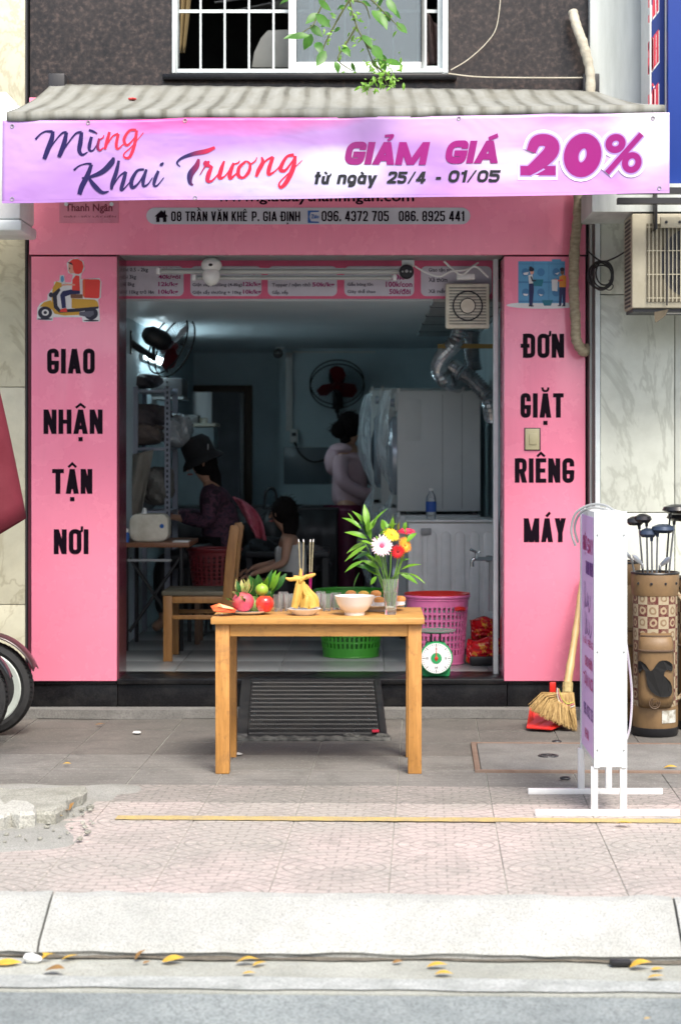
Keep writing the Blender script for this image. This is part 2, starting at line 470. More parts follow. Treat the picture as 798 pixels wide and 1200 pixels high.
gr = MB(); gr.grid(lambda a, b: S(-12 + 24 * a, -.250 + .04 * b - (.010 * math.sin(a * 95) + .008 * math.sin(a * 331) + rnd.uniform(0, .006)) * (1 - b), -.1385 + rnd.uniform(0, .004)), 500, 3)  # irregular dark brown strip along the foot of the kerb
gr = gr.build('gutter_dark_band', stone_mat('dark brown band', (.20, .18, .14), (.10, .088, .068), (.26, .23, .18), 20, 1, 1, 200)); gr['kind'] = 'stuff'
# pavement: 40 cm tiles, each with a fan of small cobbles pressed in
pav = MB(); street_box(pav, -25, 25, .04, 5.2, -.30, -.0045)
pav = struct(pav.build('pavement', m_gutter, loc=S(0, 0)), 'tiled pavement in front of the shop')
def tile_mat(name, a, b, dirt, kind):
    g = NG(name)
    sep = g.n('SeparateXYZ'); g.l(g.tc.outputs['Object'], sep.inputs[0]); x, y = sep.outputs[0], sep.outputs[1]
    if kind == 'fan':
        yy = g.math('ADD', y, .235)
        r = g.math('SQRT', g.math('ADD', g.math('MULTIPLY', x, x), g.math('MULTIPLY', yy, yy)))
        rr = g.math('MULTIPLY', r, 1 / .047); ring = g.math('FLOOR', rr); fr = g.math('FRACT', rr)
        an = g.math('ARCTAN2', x, yy)
        aa = g.math('ADD', g.math('MULTIPLY', g.math('MULTIPLY', an, g.math('ADD', ring, .6)), .62), g.math('MULTIPLY', ring, .5))
        fa = g.math('FRACT', aa)
        e1 = g.math('MINIMUM', fr, g.math('SUBTRACT', 1, fr)); e2 = g.math('MULTIPLY', g.math('MINIMUM', fa, g.math('SUBTRACT', 1, fa)), 1.5)
        e = g.math('MINIMUM', e1, e2)
    else:
        fy = g.math('FRACT', g.math('MULTIPLY', g.math('ADD', y, .2), 1 / .04)); e = g.math('MINIMUM', fy, g.math('SUBTRACT', 1, fy))
    wob = g.math('MULTIPLY', g.noise(26, 4, .6), .24)
    e = g.math('ADD', e, g.math('SUBTRACT', wob, .11))
    hgt = g.ramp(e, [(.02, 0), (.14, 1)])
    geo = g.n('NewGeometry'); wn = g.noise(1.1, 5, .6, geo.outputs['Position']); wf = g.noise(9, 6, .7, geo.outputs['Position']); ff = g.noise(170, 3, .6)
    oi = g.n('ObjectInfo')
    k = g.mix(g.ramp(wf, [(.35, 0), (.65, 1)]), b, a)
    k = g.mix(g.math('MULTIPLY', oi.outputs['Random'], .35), k, b)
    k = g.mix(g.ramp(wn, [(.42, .85), (.60, 0)]), k, dirt)
    st2 = g.noise(3.2, 7, .75, geo.outputs['Position'], .8); k = g.mix(g.ramp(st2, [(.50, 0), (.66, .6)]), k, tuple(q * .62 for q in dirt))
    sp2 = g.noise(60, 2, .5); k = g.mix(g.ramp(sp2, [(.60, 0), (.68, .5)]), k, tuple(min(1, q * 1.5) for q in a))
    k = g.mix(g.ramp(ff, [(.38, .75), (.55, 0)]), k, dirt)
    k = g.mix(g.math('MULTIPLY', g.math('SUBTRACT', 1, hgt), .62), k, tuple(q * .5 for q in dirt))
    g.set(color=k, rough=.82); g.bump(hgt, .4, .003); g.bump(ff, .9, .003)
    MATS[name] = g.m; return g.m
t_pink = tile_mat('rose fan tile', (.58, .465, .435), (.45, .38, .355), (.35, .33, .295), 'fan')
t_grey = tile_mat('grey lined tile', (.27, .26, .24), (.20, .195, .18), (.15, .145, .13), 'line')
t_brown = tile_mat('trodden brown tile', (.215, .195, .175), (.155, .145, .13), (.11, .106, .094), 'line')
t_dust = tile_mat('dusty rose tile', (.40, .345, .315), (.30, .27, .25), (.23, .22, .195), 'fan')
def tile_mesh(m):
    a, b = .1988, .1962
    mb = MB(); vs = [(-a, -a, -.03), (a, -a, -.03), (a, a, -.03), (-a, a, -.03), (-a, -a, -.0025), (a, -a, -.0025), (a, a, -.0025), (-a, a, -.0025), (-b, -b, 0), (b, -b, 0), (b, b, 0), (-b, b, 0)]
    mb.add(vs, [(3, 2, 1, 0)] + [(i, (i + 1) % 4, 4 + (i + 1) % 4, 4 + i) for i in range(4)] + [(4 + i, 4 + (i + 1) % 4, 8 + (i + 1) % 4, 8 + i) for i in range(4)] + [(8, 9, 10, 11)])
    return mb.mesh('paving_tile', m)
tm = {k: tile_mesh(m) for k, m in (('p', t_pink), ('g', t_grey), ('b', t_brown), ('d', t_dust))}
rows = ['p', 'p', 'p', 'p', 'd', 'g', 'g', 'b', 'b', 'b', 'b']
odd = {}
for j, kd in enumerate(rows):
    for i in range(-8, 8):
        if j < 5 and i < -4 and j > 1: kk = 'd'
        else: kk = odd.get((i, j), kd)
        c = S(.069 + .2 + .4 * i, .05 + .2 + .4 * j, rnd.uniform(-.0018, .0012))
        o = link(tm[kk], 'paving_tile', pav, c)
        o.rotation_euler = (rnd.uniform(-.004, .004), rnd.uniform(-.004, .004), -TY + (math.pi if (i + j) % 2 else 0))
# yellow line
yl = MB(); yl.grid(lambda a, b: S(X(117, 7.5) + .02 + (2.75 - X(117, 7.5)) * a, 1.255 + .082 * b + .003 * math.sin(a * 190 + b * 9), .005), 160, 1)
struct(yl.build('yellow_line', m_yellow), 'thin yellow line painted across the pavement tiles')
# cement strip along the foot of the shops
cs = MB(); cs.grid(lambda a, b: (-3.4 + 7 * a, 10.29 + .08 * b + .02 * math.sin(a * 37) * (1 - b), .002 + .005 * b), 80, 3)
struct(solid(cs.build('cement_strip', m_hatch), .05, -1), 'cement fillet along the foot of the shop fronts')
# cement patch at the left
def patch(a, b):
    u = -3.1 + 1.95 * a + .05 * math.sin(b * 9) * a + .16 * (b - .3) * a; v = .62 + 1.45 * b
    e = min(a if False else 1, 1 - a, b, 1 - b)
    return S(u, v, -.004 + .014 * min(1, e * 9) + .003 * math.sin(a * 31 + b * 17))
cp = MB(); cp.grid(patch, 40, 30)
struct(cp.build('cement_patch', m_patch, smooth=True), 'rough cement patch on the pavement beside the broken slabs')

# ================================================================ SHOP BUILDING
FD = 10.38
g = NG('brown speckled granite')
v = g.n('TexVoronoi'); v.inputs['Scale'].default_value = 42; g.l(g.co(), v.inputs['Vector'])
k = g.ramp(g.noise(38, 5, .7), [(.38, (.006, .005, .005)), (.52, (.026, .019, .017)), (.68, (.085, .06, .05))])
k = g.mix(g.ramp(v.outputs['Distance'], [(.1, .8), (.32, 0)]), k, (.015, .014, .016))
g.set(color=g.mix(g.ramp(g.noise(1.5, 4), [(.4, .0), (.7, .18)]), k, (.10, .08, .07)), rough=.3)
m_granite = g.m
g = NG('black granite')
k = g.ramp(g.noise(120, 3, .7), [(.45, (.004, .004, .005)), (.7, (.016, .016, .018))])
k = g.mix(g.ramp(g.noise(7, 6, .7), [(.48, 0), (.78, .4)]), k, (.05, .048, .044))
g.set(color=k, rough=.3, spec=.3); m_black = g.m
m_plaster = mat('pale blue plaster', (.55, .68, .72), .6, (.46, .58, .62), 2.5, bump=.1)
m_ceil = mat('white ceiling paint', (.66, .74, .77), .4, (.6, .68, .72), 1.5)
m_room = mat('dark painted wall', (.05, .055, .06), .8)
m_alu = mat('white aluminium', (.72, .78, .78), .35, (.6, .66, .66), 10)
m_grey = mat('grey metal', (.32, .33, .33), .45, metal=.3)
m_dark = mat('dark metal', (.03, .03, .033), .45)
m_blackp = mat('black plastic', (.012, .012, .014), .4)
m_white = mat('white plastic', (.75, .76, .74), .35, (.66, .67, .64), 12)
m_wpaint = mat('white paint', (.8, .81, .8), .4, (.72, .73, .72), 14)

bld = thing('shop_building', 'small laundry shop in a building faced with brown speckled granite and pink panels', 'building', (-.33, FD, 0))
WX0, WX1 = X(202, FD), X(526, FD); WZ0, WZ1 = Z(87, FD), 5.05
BX0, BX1 = X(35, FD), X(690, FD)
mb = MB()
mb.box(BX0, WX0, FD + .02, FD + .27, 2.56, 7.0); mb.box(WX1, BX1, FD + .02, FD + .27, 2.56, 7.0)
mb.box(WX0, WX1, FD + .022, FD + .268, 2.56, WZ0); mb.box(WX0, WX1, FD + .022, FD + .268, WZ1, 7.0)
mb.build('upper_wall', m_granite, bld)
mb = MB(); mb.box(WX0 - .05, WX1 + .04, FD - .035, FD + .018, WZ0 - .035, WZ0 - .003); mb.build('window_sill', m_black, bld, bevel=.005)
# side and back walls of the ground-floor room
RX0, RX1, BD = -1.56, .84, 16.2
CZ = 2.335; FZ = .21
mb = MB(); mb.box(RX0 - .15, RX0, FD + .3, 19, 0, CZ + .3); mb.build('left_wall', m_plaster, bld)
mb = MB(); mb.box(RX1, RX1 + .15, FD + .3, BD, 0, CZ + .3); mb.build('right_wall', m_plaster, bld)
mb = MB(); mb.box(-.72, RX1, BD, BD + .15, 0, CZ + .02); bw = mb.build('back_wall', m_plaster, bld)
m_dado = mat('grey wall tile', (.17, .21, .24), .3, (.14, .18, .2), 6)
for x0 in [-.715 + .402 * i for i in range(4)]:
    w = MB(); w.box(x0, min(RX1 - .005, x0 + .398), BD - .012, BD - .001, Z(567, BD), Z(524, BD)); w.build('wall_tile', m_dado, bw, bevel=.002)
mb = MB(); mb.box(-1.03, -.7205, 16.9, 17.0, 0, CZ); mb.box(RX0, -1.03, 16.902, 16.998, 2.04, CZ); mb.box(-.76, -.7205, BD + .15, 16.9, 0, CZ); mb.build('rear_partition', m_plaster, bld)
mb = MB(); mb.box(RX0 - .1, RX1 + .1, FD + .5, 19, CZ, CZ + .12); mb.build('ceiling', m_ceil, bld)
mb = MB(); mb.box(RX0, RX1, 18.9, 19.0, 0, CZ); mb.build('rear_wall', m_room, bld)
mb = MB(); mb.box(RX0 - .1, RX1 + .1, FD + .06, 19, FZ - .2, FZ - .008); fl = mb.build('room_floor', m_grey, bld)
g = NG('grey glazed floor tile')
g.set(color=g.ramp(g.noise(2, 3), [(.3, (.24, .26, .265)), (.7, (.27, .29, .295))]), rough=.27); m_ft = g.m
t_ = MB(); t_.box(-.298, .298, -.298, .298, -.008, 0); ftm = t_.mesh('floor_tile', m_ft, bevel=.0015)
for i in range(5):
    for j in range(10):
        x = -1.4 + .6 * i + (.0); y = 10.93 + .6 * j
        if x - .3 < RX1: link(ftm, 'floor_tile', fl, (x, y, FZ))
# door step: black granite
stp = MB(); stp.box(-1.872, 1.205, FD + .03, FD + .6, -.3, FZ - .028); step = stp.build('doorstep', m_black, bld)
for a, b in ((-1.87, -1.378), (-1.374, -.4), (-.396, .772), (.776, 1.205)):
    w = MB(); w.box(a, b, FD + .002, FD + .028, -.02, FZ - .03); w.build('riser_slab', m_black, step, bevel=.002)
w = MB(); w.box(-1.38, .775, FD - .02, FD + .33, FZ - .029, FZ + .002); w.build('tread_slab', m_black, step, bevel=.005)
for a, b in ((-1.872, -1.384), (.779, 1.205)):
    w = MB(); w.box(a, b, FD - .012, FD + .3, FZ - .029, FZ - .012); w.build('ledge_slab', m_black, step, bevel=.003)
# aluminium door frame
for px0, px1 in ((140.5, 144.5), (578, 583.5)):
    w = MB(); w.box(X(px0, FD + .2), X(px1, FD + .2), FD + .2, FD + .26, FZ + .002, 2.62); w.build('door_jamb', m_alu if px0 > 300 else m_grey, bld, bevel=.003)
w = MB(); w.box(RX0, RX1, FD + .28, FD + .36, 2.575, 2.75); w.build('roller_shutter_box', m_grey, bld, bevel=.004)
for zz, pa, pb, r in ((Z(318.5, 10.62), 186, 470, .014), (Z(326, 10.62), 228, 486, .011)):
    pass
# neighbouring upper floor behind the window: a dim room
mb = MB(); mb.box(WX0 - .3, WX1 + .3, 13.5, 13.6, WZ0 - .6, WZ1 + .4); mb.box(WX0 - .4, WX0 - .3, FD + .27, 13.6, WZ0 - .6, WZ1 + .4); mb.box(WX1 + .3, WX1 + .4, FD + .27, 13.6, WZ0 - .6, WZ1 + .4)
mb.box(WX0 - .3, WX1 + .3, FD + .27, 13.6, WZ0 - .7, WZ0 - .6); mb.box(WX0 - .3, WX1 + .3, FD + .27, 13.6, WZ1 + .4, WZ1 + .5)
mb.build('upstairs_room', mat('brown dark paint', (.05, .045, .04), .8), bld)
mb = MB(); mb.box(BX0, BX1, FD + .02, 19.2, 7.0, 7.2); mb.build('roof', m_concrete, bld)
mb = MB(); mb.box(BX0 - .002, BX0 + .2, FD + .3, 19.2, CZ + .45, 7.0); mb.box(BX1 - .2, BX1, FD + .3, 19.2, CZ + .45, 7.0); mb.box(BX0 + .2, BX1 - .2, 19.02, 19.2, 0, 7.0); mb.build('outer_wall', m_concrete, bld)
# window
def Wf(mb, p0, p1, q0, q1, d0, d1): mb.box(X(p0, FD), X(p1, FD), d0, d1, Z(q1, FD), Z(q0, FD)); return mb
fr = MB()
Wf(fr, 202, 208, -228, 86, FD - .01, FD + .11); Wf(fr, 519, 525, -228, 86, FD - .01, FD + .11); Wf(fr, 208, 519, 81, 86, FD - .01, FD + .11); Wf(fr, 208, 519, -231, -226, FD - .01, FD + .11)
win = fr.build('window', m_alu, bld, bevel=.003)
for px in (234, 262.5, 291, 320, 348, 376, 404, 432, 461, 490):
    w = MB(); w.tube([(X(px, FD), FD + .075, Z(-226, FD)), (X(px, FD), FD + .075, Z(81, FD))], .0075, 4); w.build('bar', m_alu, win)
for py in (9, -60, -130):
    w = MB(); w.box(X(208, FD), X(519, FD), FD + .0835, FD + .0905, Z(py, FD) - .009, Z(py, FD) + .009); w.build('cross_bar', m_alu, win)
w = MB()
Wf(w, 338, 347, -226, 81, FD + .012, FD + .045); Wf(w, 494, 500, -226, 81, FD + .012, FD + .045)
Wf(w, 347, 494, 72, 81, FD + .012, FD + .045); Wf(w, 347, 494, -226, -218, FD + .012, FD + .045); w.build('sash', m_wpaint, win, bevel=.003)
w = MB(); Wf(w, 362, 367, -226, 81, FD + .05, FD + .066); Wf(w, 513, 519, -226, 81, FD + .05, FD + .066); Wf(w, 367, 513, 75, 81, FD + .05, FD + .066); w.build('rear_sash', m_alu, win)
g = NG('window glass'); g.set(color=(.9, .95, .95), rough=.05, trans=.8, spec=.6); m_glass = g.m
g = NG('dusty glass'); g.set(color=(.36, .43, .46), rough=.14, trans=.68, spec=.5); m_dglass = g.m
w = MB(); Wf(w, 347, 494, -218, 72, FD + .028, FD + .032); w.build('pane', m_dglass, win)

# ---------------------------------------------------------------- pink signs on the shop front
g = NG('glossy pink panel')
g.set(color=g.ramp(g.noise(.9, 3), [(.25, (.93, .26, .385)), (.75, (.96, .285, .42))]), rough=.22, coat=.25); m_pink = g.m
base_ = g.b.inputs['Base Color'].links[0].from_socket
gr1 = g.ramp(g.noise(5, 6, .7, g.co((5, 5, .35))), [(.52, 0), (.76, .09)]); gr2 = g.ramp(g.noise(34, 4, .7), [(.62, 0), (.72, .12)])
g.set(color=g.mix(gr2, g.mix(gr1, base_, (.52, .17, .20)), (.40, .16, .17)), rough=g.ramp(g.noise(6, 5, .6), [(.3, .16), (.7, .34)]))
g.bump(g.noise(2.2, 3), .22, .03)
m_ink = mat('dark plum ink', (.006, .0008, .006), .5, spec=.12)
m_maroon = mat('maroon panel edge', (.10, .02, .035), .2)
def panel(name, label, px0, px1, py0, py1, loc=None):
    t = thing(name, label, 'sign', (X((px0 + px1) / 2, FD), FD, Z(py1, FD)))
    return t
ls = panel('pillar_sign', 'pink panel left of the doorway, printed with a courier on a yellow scooter', 38, 138, 300, 797)
w = MB(); w.box(X(38, FD), X(138, FD), FD - .025, FD + .018, FZ - .01, Z(301, FD)); pl = w.build('panel', m_pink, ls, bevel=.004)
w = MB(); w.box(X(138, FD), X(138, FD) + .012, FD - .018, FD + .29, FZ - .008, 2.56); w.box(X(34, FD), X(37.5, FD), FD - .012, FD + .018, FZ - .008, 2.56); w.build('edge_trim', m_maroon, ls)
rs = panel('pillar_sign', 'pink panel right of the doorway, printed with people at blue washing machines', 590, 685, 300, 797)
w = MB(); w.box(X(590, FD), X(685, FD), FD - .025, FD + .29, FZ - .01, Z(301, FD)); pr = w.build('panel', m_pink, rs, bevel=.004)
fs_ = panel('fascia_sign', 'wide pink fascia board above the doorway with address and phone numbers in a grey bar', 35, 685, 100, 300)
w = MB(); w.box(X(35.5, FD), X(685.5, FD), FD - .024, FD + .018, Z(299, FD), 3.42); pf = w.build('panel', m_pink, fs_, bevel=.004)
w = MB(); w.box(X(139, FD), X(589, FD), FD + .0185, FD + .28, Z(299.5, FD), Z(297, FD)); w.build('soffit_trim', m_grey, fs_)
yL = FD - .0262
def word(txt, par, a, b, top, base, t=.195, gap=.42, mat_=None, y=None, nm='lettering', D=FD, **kw):
    mb = MB(); yy = yL if y is None else y
    letters(mb, txt, X(a, D), X(b, D), Z(base, D), Z(top, D), yy, t, gap, **kw)
    return mb.build(nm, mat_ or m_ink, par)
word('GIAO', pl, 56.5, 112.5, 409, 438); word('NHẬN', pl, 52.5, 121.5, 480, 508.5); word('TẬN', pl, 62.5, 109.5, 549.5, 578.5); word('NƠI', pl, 64.5, 105, 620, 649)
word('ĐƠN', pr, 612, 660, 391.5, 419.5); word('GIẶT', pr, 609, 659.5, 461, 489.5); word('RIÊNG', pr, 602.5, 672, 537, 565.5); word('MÁY', pr, 613, 662, 607, 635)
# grey capsule with address
def capsule(px0, px1, py0, py1, D, y, n=10):
    x0, x1, z0, z1 = X(px0, D), X(px1, D), Z(py1, D), Z(py0, D); r = (z1 - z0) / 2; P = []
    for k in range(n + 1):
        t = -math.pi / 2 + math.pi * k / n; P.append((x1 - r + math.cos(t) * r, (z0 + z1) / 2 + math.sin(t) * r))
    for k in range(n + 1):
        t = math.pi / 2 + math.pi * k / n; P.append((x0 + r + math.cos(t) * r, (z0 + z1) / 2 + math.sin(t) * r))
    return P
m_capsule = mat('pale grey vinyl', (.62, .62, .68), .35)
w = MB(); w.prism(capsule(172.5, 550.5, 244, 263.5, FD, 0), FD - .0275, FD - .0245); cb = w.build('address_bar', m_capsule, fs_)
yB = FD - .0285
word('08 TRẦN VĂN KHÊ', cb, 201.5, 290, 248.5, 260, .165, .5, y=yB); word('P. GIA ĐỊNH', cb, 295.5, 352, 248.5, 260, .165, .5, y=yB)
word('096. 4372 705', cb, 377, 455.5, 248, 260, .165, .5, y=yB); word('086. 8925 441', cb, 467, 543.5, 248, 260, .165, .5, y=yB)
def flat(par, pts, y, m, nm='picture', D=FD):
    mb = MB(); mb.add([(X(p[0], D), y, Z(p[1], D)) for p in pts], [tuple(range(len(pts)))]); return mb.build(nm, m, par)
flat(cb, [(182, 254.5), (190, 247), (193, 249.6), (193, 247.5), (195, 247.5), (195, 251.5), (198, 254.5), (196, 254.5), (196, 261), (192, 261), (192, 256), (188, 256), (188, 261), (184, 261), (184, 254.5)], yB, m_ink, 'house_icon')
m_blue = mat('blue print', (.02, .12, .42), .4)
m_pgrey = mat('pale print', (.7, .72, .75), .4)
flat(cb, [(361, 247.5), (374, 247.5), (374, 249), (364, 249.5), (362.8, 255), (364.5, 260), (374, 260.5), (374, 262), (361, 262)], yB, m_blue, 'phone_icon')
sans('Zalo', X(365, FD), X(374, FD), Z(256.8, FD), Z(252, FD), yB - .0004, m_blue, cb, 'lettering', .03)
m_red_ink = mat('dark red print', (.18, .01, .03), .4)
w = MB(); w.box(X(71, FD), X(140, FD), FD - .0265, FD - .0245, Z(262, FD), Z(236, FD)); lb = w.build('name_plate', mat('faded pink plate', (.72, .25, .34), .25), fs_)
for px in (79, 132):
    w = MB(); w.lathe([(.0, -.002), (.011, 0), (.011, .004)], 10, (X(px, FD), FD - .031, Z(240, FD)), 'Y'); w.build('screw_cap', m_alu, lb)
sans('Thanh Ngân', X(78, FD), X(133, FD), Z(251, FD), Z(239.5, FD), FD - .028, m_red_ink, lb, 'lettering', .018)
sans('GIẶT · SẤY LẤY LIỀN', X(76, FD), X(137, FD), Z(256, FD), Z(252.6, FD), FD - .028, m_red_ink, lb, 'small_lettering', .0)
sans('www.giatsaythanhngan.com', X(255, FD), X(485, FD), Z(240.5, FD), Z(225, FD), FD - .0262, m_ink, pf, 'web_address', .018)

# ---- printed picture on the left panel: a courier on a yellow scooter
P_ = dict(y=mat('print yellow', (.62, .34, .03), .4), r=mat('print red', (.80, .045, .03), .4), k=mat('print black', (.012, .01, .03), .4), n=mat('print navy', (.01, .012, .09), .4), w=mat('print white', (.75, .74, .76), .4), s=mat('print skin', (.75, .36, .27), .4), b=mat('print brown', (.2, .08, .04), .4), g=mat('print grey', (.1, .1, .14), .4), t=mat('print teal', (.01, .17, .25), .4), c=mat('print cyan', (.10, .33, .58), .4), d=mat('print mid blue', (.05, .2, .42), .4), o=mat('print orange', (.75, .27, .02), .4))
def picture(par, zx, zy, sc, layers, y0):
    k = 0
    for nm, m, shp in layers:
        mb = MB()
        for sh in shp:
            k += 1; y = y0 - .00012 * k
            if sh[0] == 'e':
                _, cx, cy, rx, ry = sh; pts = [(cx + rx * math.cos(i * math.pi / 12), cy + ry * math.sin(i * math.pi / 12)) for i in range(24)]
            elif sh[0] == 'l':
                P = [Vector((p[0], p[1])) for p in sh[2]]; vs, ff = ribbon(P, sh[1])
                mb.add([(X(zx + a.x / sc, FD), y, Z(zy + a.y / sc, FD)) for a in vs], ff); continue
            else: pts = sh[1]
            mb.add([(X(zx + a / sc, FD), y, Z(zy + b / sc, FD)) for a, b in pts], [tuple(range(len(pts)))])
        mb.build(nm, P_[m], par)
# outlines in pixels of an enlargement: 7.255 per photo pixel, from (35, 295)
picture(pl, 35, 295, 7.255, [
 ('courier_outline', 'w', [('p', [(70, 580), (75, 480), (100, 440), (160, 410), (160, 370), (215, 300), (215, 260), (260, 250), (265, 205), (300, 200), (310, 265), (360, 265), (375, 200), (335, 185), (322, 100), (355, 68), (410, 58), (465, 85), (475, 150), (450, 190), (445, 235), (600, 228), (618, 260), (612, 395), (590, 410), (600, 500), (605, 595), (460, 600), (450, 560), (210, 560), (205, 590)])]),
 ('shadow_print', 'k', [('e', 138, 575, 66, 7), ('e', 530, 588, 66, 7)]),
 ('gap_print', 'w', [('p', [(270, 380), (360, 370), (350, 470), (270, 490)])]),
 ('scooter_body', 'y', [('p', [(92, 470), (130, 432), (190, 415), (200, 480), (190, 500), (150, 470)]), ('p', [(205, 310), (235, 255), (280, 270), (282, 300), (250, 320), (215, 360), (205, 420), (230, 500), (430, 505), (430, 540), (300, 545), (220, 530), (190, 480)]), ('p', [(365, 400), (560, 410), (585, 430), (595, 470), (540, 490), (420, 490), (365, 480)])]),
 ('tyre_print', 'k', [('e', 140, 522, 60, 54), ('e', 530, 528, 58, 54), ('p', [(200, 360), (262, 310), (270, 330), (240, 380), (245, 460), (270, 495), (440, 482), (595, 468), (590, 486), (440, 512), (260, 522), (215, 480)]), ('e', 190, 370, 18, 22)]),
 ('hub_print', 'w', [('e', 142, 520, 30, 27)]), ('engine_print', 'g', [('p', [(430, 515), (550, 505), (555, 535), (520, 560), (430, 545)])]), ('hub_centre', 'k', [('e', 142, 520, 15, 14)]),
 ('seat_print', 'b', [('p', [(355, 362), (458, 366), (458, 400), (358, 398)])]),
 ('trousers_print', 'n', [('p', [(268, 370), (290, 338), (360, 325), (436, 335), (436, 362), (360, 365), (310, 385), (318, 480), (283, 483)])]),
 ('shoe_print', 'r', [('p', [(262, 515), (275, 490), (322, 482), (328, 515)])]),
 ('shirt_print', 'r', [('p', [(368, 330), (372, 240), (400, 205), (430, 210), (436, 335)])]),
 ('arm_print', 's', [('l', 14, [(280, 288), (330, 282), (395, 285)])]), ('face_print', 's', [('p', [(340, 105), (400, 110), (395, 185), (355, 190), (338, 165)])]),
 ('helmet_print', 'r', [('p', [(340, 95), (375, 68), (420, 66), (455, 88), (466, 130), (452, 180), (425, 195), (395, 190), (378, 160), (375, 120)])]),
 ('visor_print', 'k', [('p', [(328, 92), (362, 95), (378, 120), (350, 108)]), ('e', 349, 147, 5, 8)]),
 ('mirror_print', 'c', [('e', 286, 236, 14, 28)]),
 ('delivery_box', 'r', [('p', [(458, 250), (465, 236), (598, 240), (608, 255), (600, 390), (590, 400), (475, 395), (460, 375)])]),
 ('box_edge_print', 'o', [('l', 5, [(470, 238), (470, 390)])]),  # orange line printed along the edge of the delivery box
], yL)
# ---- printed picture on the right panel: two people before a wall of washing machines, from (590, 295)
dr = lambda cx, cy: ('e', cx, cy, 32, 34)
picture(pr, 590, 295, 7.255, [
 ('floor_print', 'w', [('e', 330, 458, 310, 30)]), ('machine_wall', 'c', [('p', [(120, 85), (515, 85), (515, 440), (120, 440)]), ('p', [(405, 68), (482, 68), (482, 86), (405, 86)])]),
 ('machine_joint', 'd', [('l', 4, [(245, 90), (245, 438)]), ('l', 4, [(378, 90), (378, 438)]), ('l', 12, [(120, 262), (515, 262)]), ('l', 4, [(120, 108), (515, 108)]), ('l', 10, [(120, 425), (515, 425)])]),
 ('machine_door', 'd', [dr(180, 178), dr(312, 178), dr(440, 178), dr(182, 350), dr(312, 350), dr(440, 350)]),
 ('laundry_print', 'w', [('p', [(160, 185), (210, 175), (200, 200), (170, 202)]), ('p', [(160, 360), (205, 362), (195, 380), (168, 376)]), ('p', [(292, 362), (330, 370), (310, 382)]), ('p', [(430, 190), (468, 178), (455, 200)])]),
 ('trousers_print', 'n', [('p', [(210, 272), (250, 272), (252, 340), (240, 460), (212, 460)]), ('p', [(466, 300), (522, 300), (518, 458), (498, 458), (492, 360), (484, 458), (464, 458)])]),
 ('shirt_print', 'w', [('p', [(205, 205), (240, 195), (248, 272), (210, 275)])]), ('jumper_print', 'o', [('p', [(468, 215), (500, 198), (525, 215), (525, 305), (466, 305)])]),
 ('basket_print', 't', [('p', [(240, 240), (332, 240), (320, 298), (250, 294)]), ('p', [(318, 415), (415, 415), (395, 462), (338, 462)])]),
 ('sleeve_print', 'k', [('l', 12, [(228, 215), (240, 250), (270, 250)])]), ('shoe_print', 'k', [('p', [(208, 455), (250, 460), (248, 470), (208, 468)]), ('p', [(455, 460), (480, 455), (482, 466), (455, 466)]), ('p', [(490, 460), (518, 455), (518, 468), (490, 468)])]),
 ('forearm_print', 'r', [('l', 12, [(500, 245), (460, 250), (430, 238)])]), ('towel_print', 'w', [('p', [(402, 240), (455, 240), (450, 340), (405, 335)])]),
 ('face_print', 's', [('e', 235, 178, 16, 20)]), ('face_dark_print', 'b', [('e', 492, 178, 16, 22)]), ('hair_print', 'k', [('e', 232, 155, 22, 18), ('e', 225, 138, 12, 9), ('e', 492, 155, 20, 17)]),
], yL)
# light switch
sw = thing('light_switch', 'cream light switch on the pink pillar between GIẶT and RIÊNG', 'switch', W(623, 528, FD - .025))
w = MB(); w.box(X(613.5, FD), X(632.5, FD), FD - .031, FD - .0252, Z(528, FD), Z(501.5, FD)); w.build('back_plate', m_dark, sw, bevel=.002)
m_cream = mat('yellowed plastic', (.55, .50, .30), .4)
w = MB(); w.box(X(614.5, FD), X(631, FD), FD - .04, FD - .0312, Z(527, FD), Z(502.5, FD)); w.build('cover', m_cream, sw, bevel=.003)
w = MB(); w.box(X(619, FD), X(628, FD), FD - .047, FD - .0402, Z(521, FD), Z(508, FD)); w.build('rocker', m_cream, sw, bevel=.003)

# ================================================================ AWNING AND BANNER
AB, AF = FD - .04, 9.1                       # wall end and street end of the awning
aw = thing('awning', 'dirty white striped fabric awning sagging over the shop front', 'awning', (-.3, FD, Z(105, FD)))
g = NG('grimy striped canvas')
sep = g.n('SeparateXYZ'); g.l(g.tc.outputs['Object'], sep.inputs[0])
st = g.math('FRACT', g.math('MULTIPLY', g.math('ADD', sep.outputs[0], g.math('MULTIPLY', g.noise(2, 3), .05)), 9.1))
k = g.ramp(st, [(.0, (.07, .072, .06)), (.16, (.11, .112, .09)), (.26, (.24, .25, .23)), (.6, (.31, .32, .295)), (.85, (.24, .25, .225)), (1, (.09, .09, .075))])
dn = g.noise(3, 6, .7, g.co((3.5, .6, 1)))
k = g.mix(g.ramp(g.noise(1.7, 4, .6), [(.42, .5), (.60, .0)]), k, (.28, .285, .25))
k = g.mix(g.ramp(dn, [(.45, 0), (.72, .8)]), k, (.17, .165, .13))
k = g.mix(g.ramp(g.noise(60, 3), [(.4, .25), (.6, 0)]), k, (.25, .24, .2))
g.set(color=k, rough=.8); m_canvas = g.m
def awn(a, b):
    xb0, xb1, xf0, xf1 = X(61, AB), X(696, AB), X(9, AF), X(778, AF)
    x = (xb0 + (xb1 - xb0) * a) * (1 - b) + (xf0 + (xf1 - xf0) * a) * b
    zb, zf = Z(99 + 7 * a, AB), Z(137 - 8 * a, AF) + .022
    sag = -.022 * math.sin(b * math.pi) + .0016 * math.cos(x * 57.2) * (1 - b * .8) + .003 * math.sin(a * 9) * b
    if b > .99: sag -= 0
    return Vector((x, AB + (AF - AB) * b, zb + (zf - zb) * b + sag))
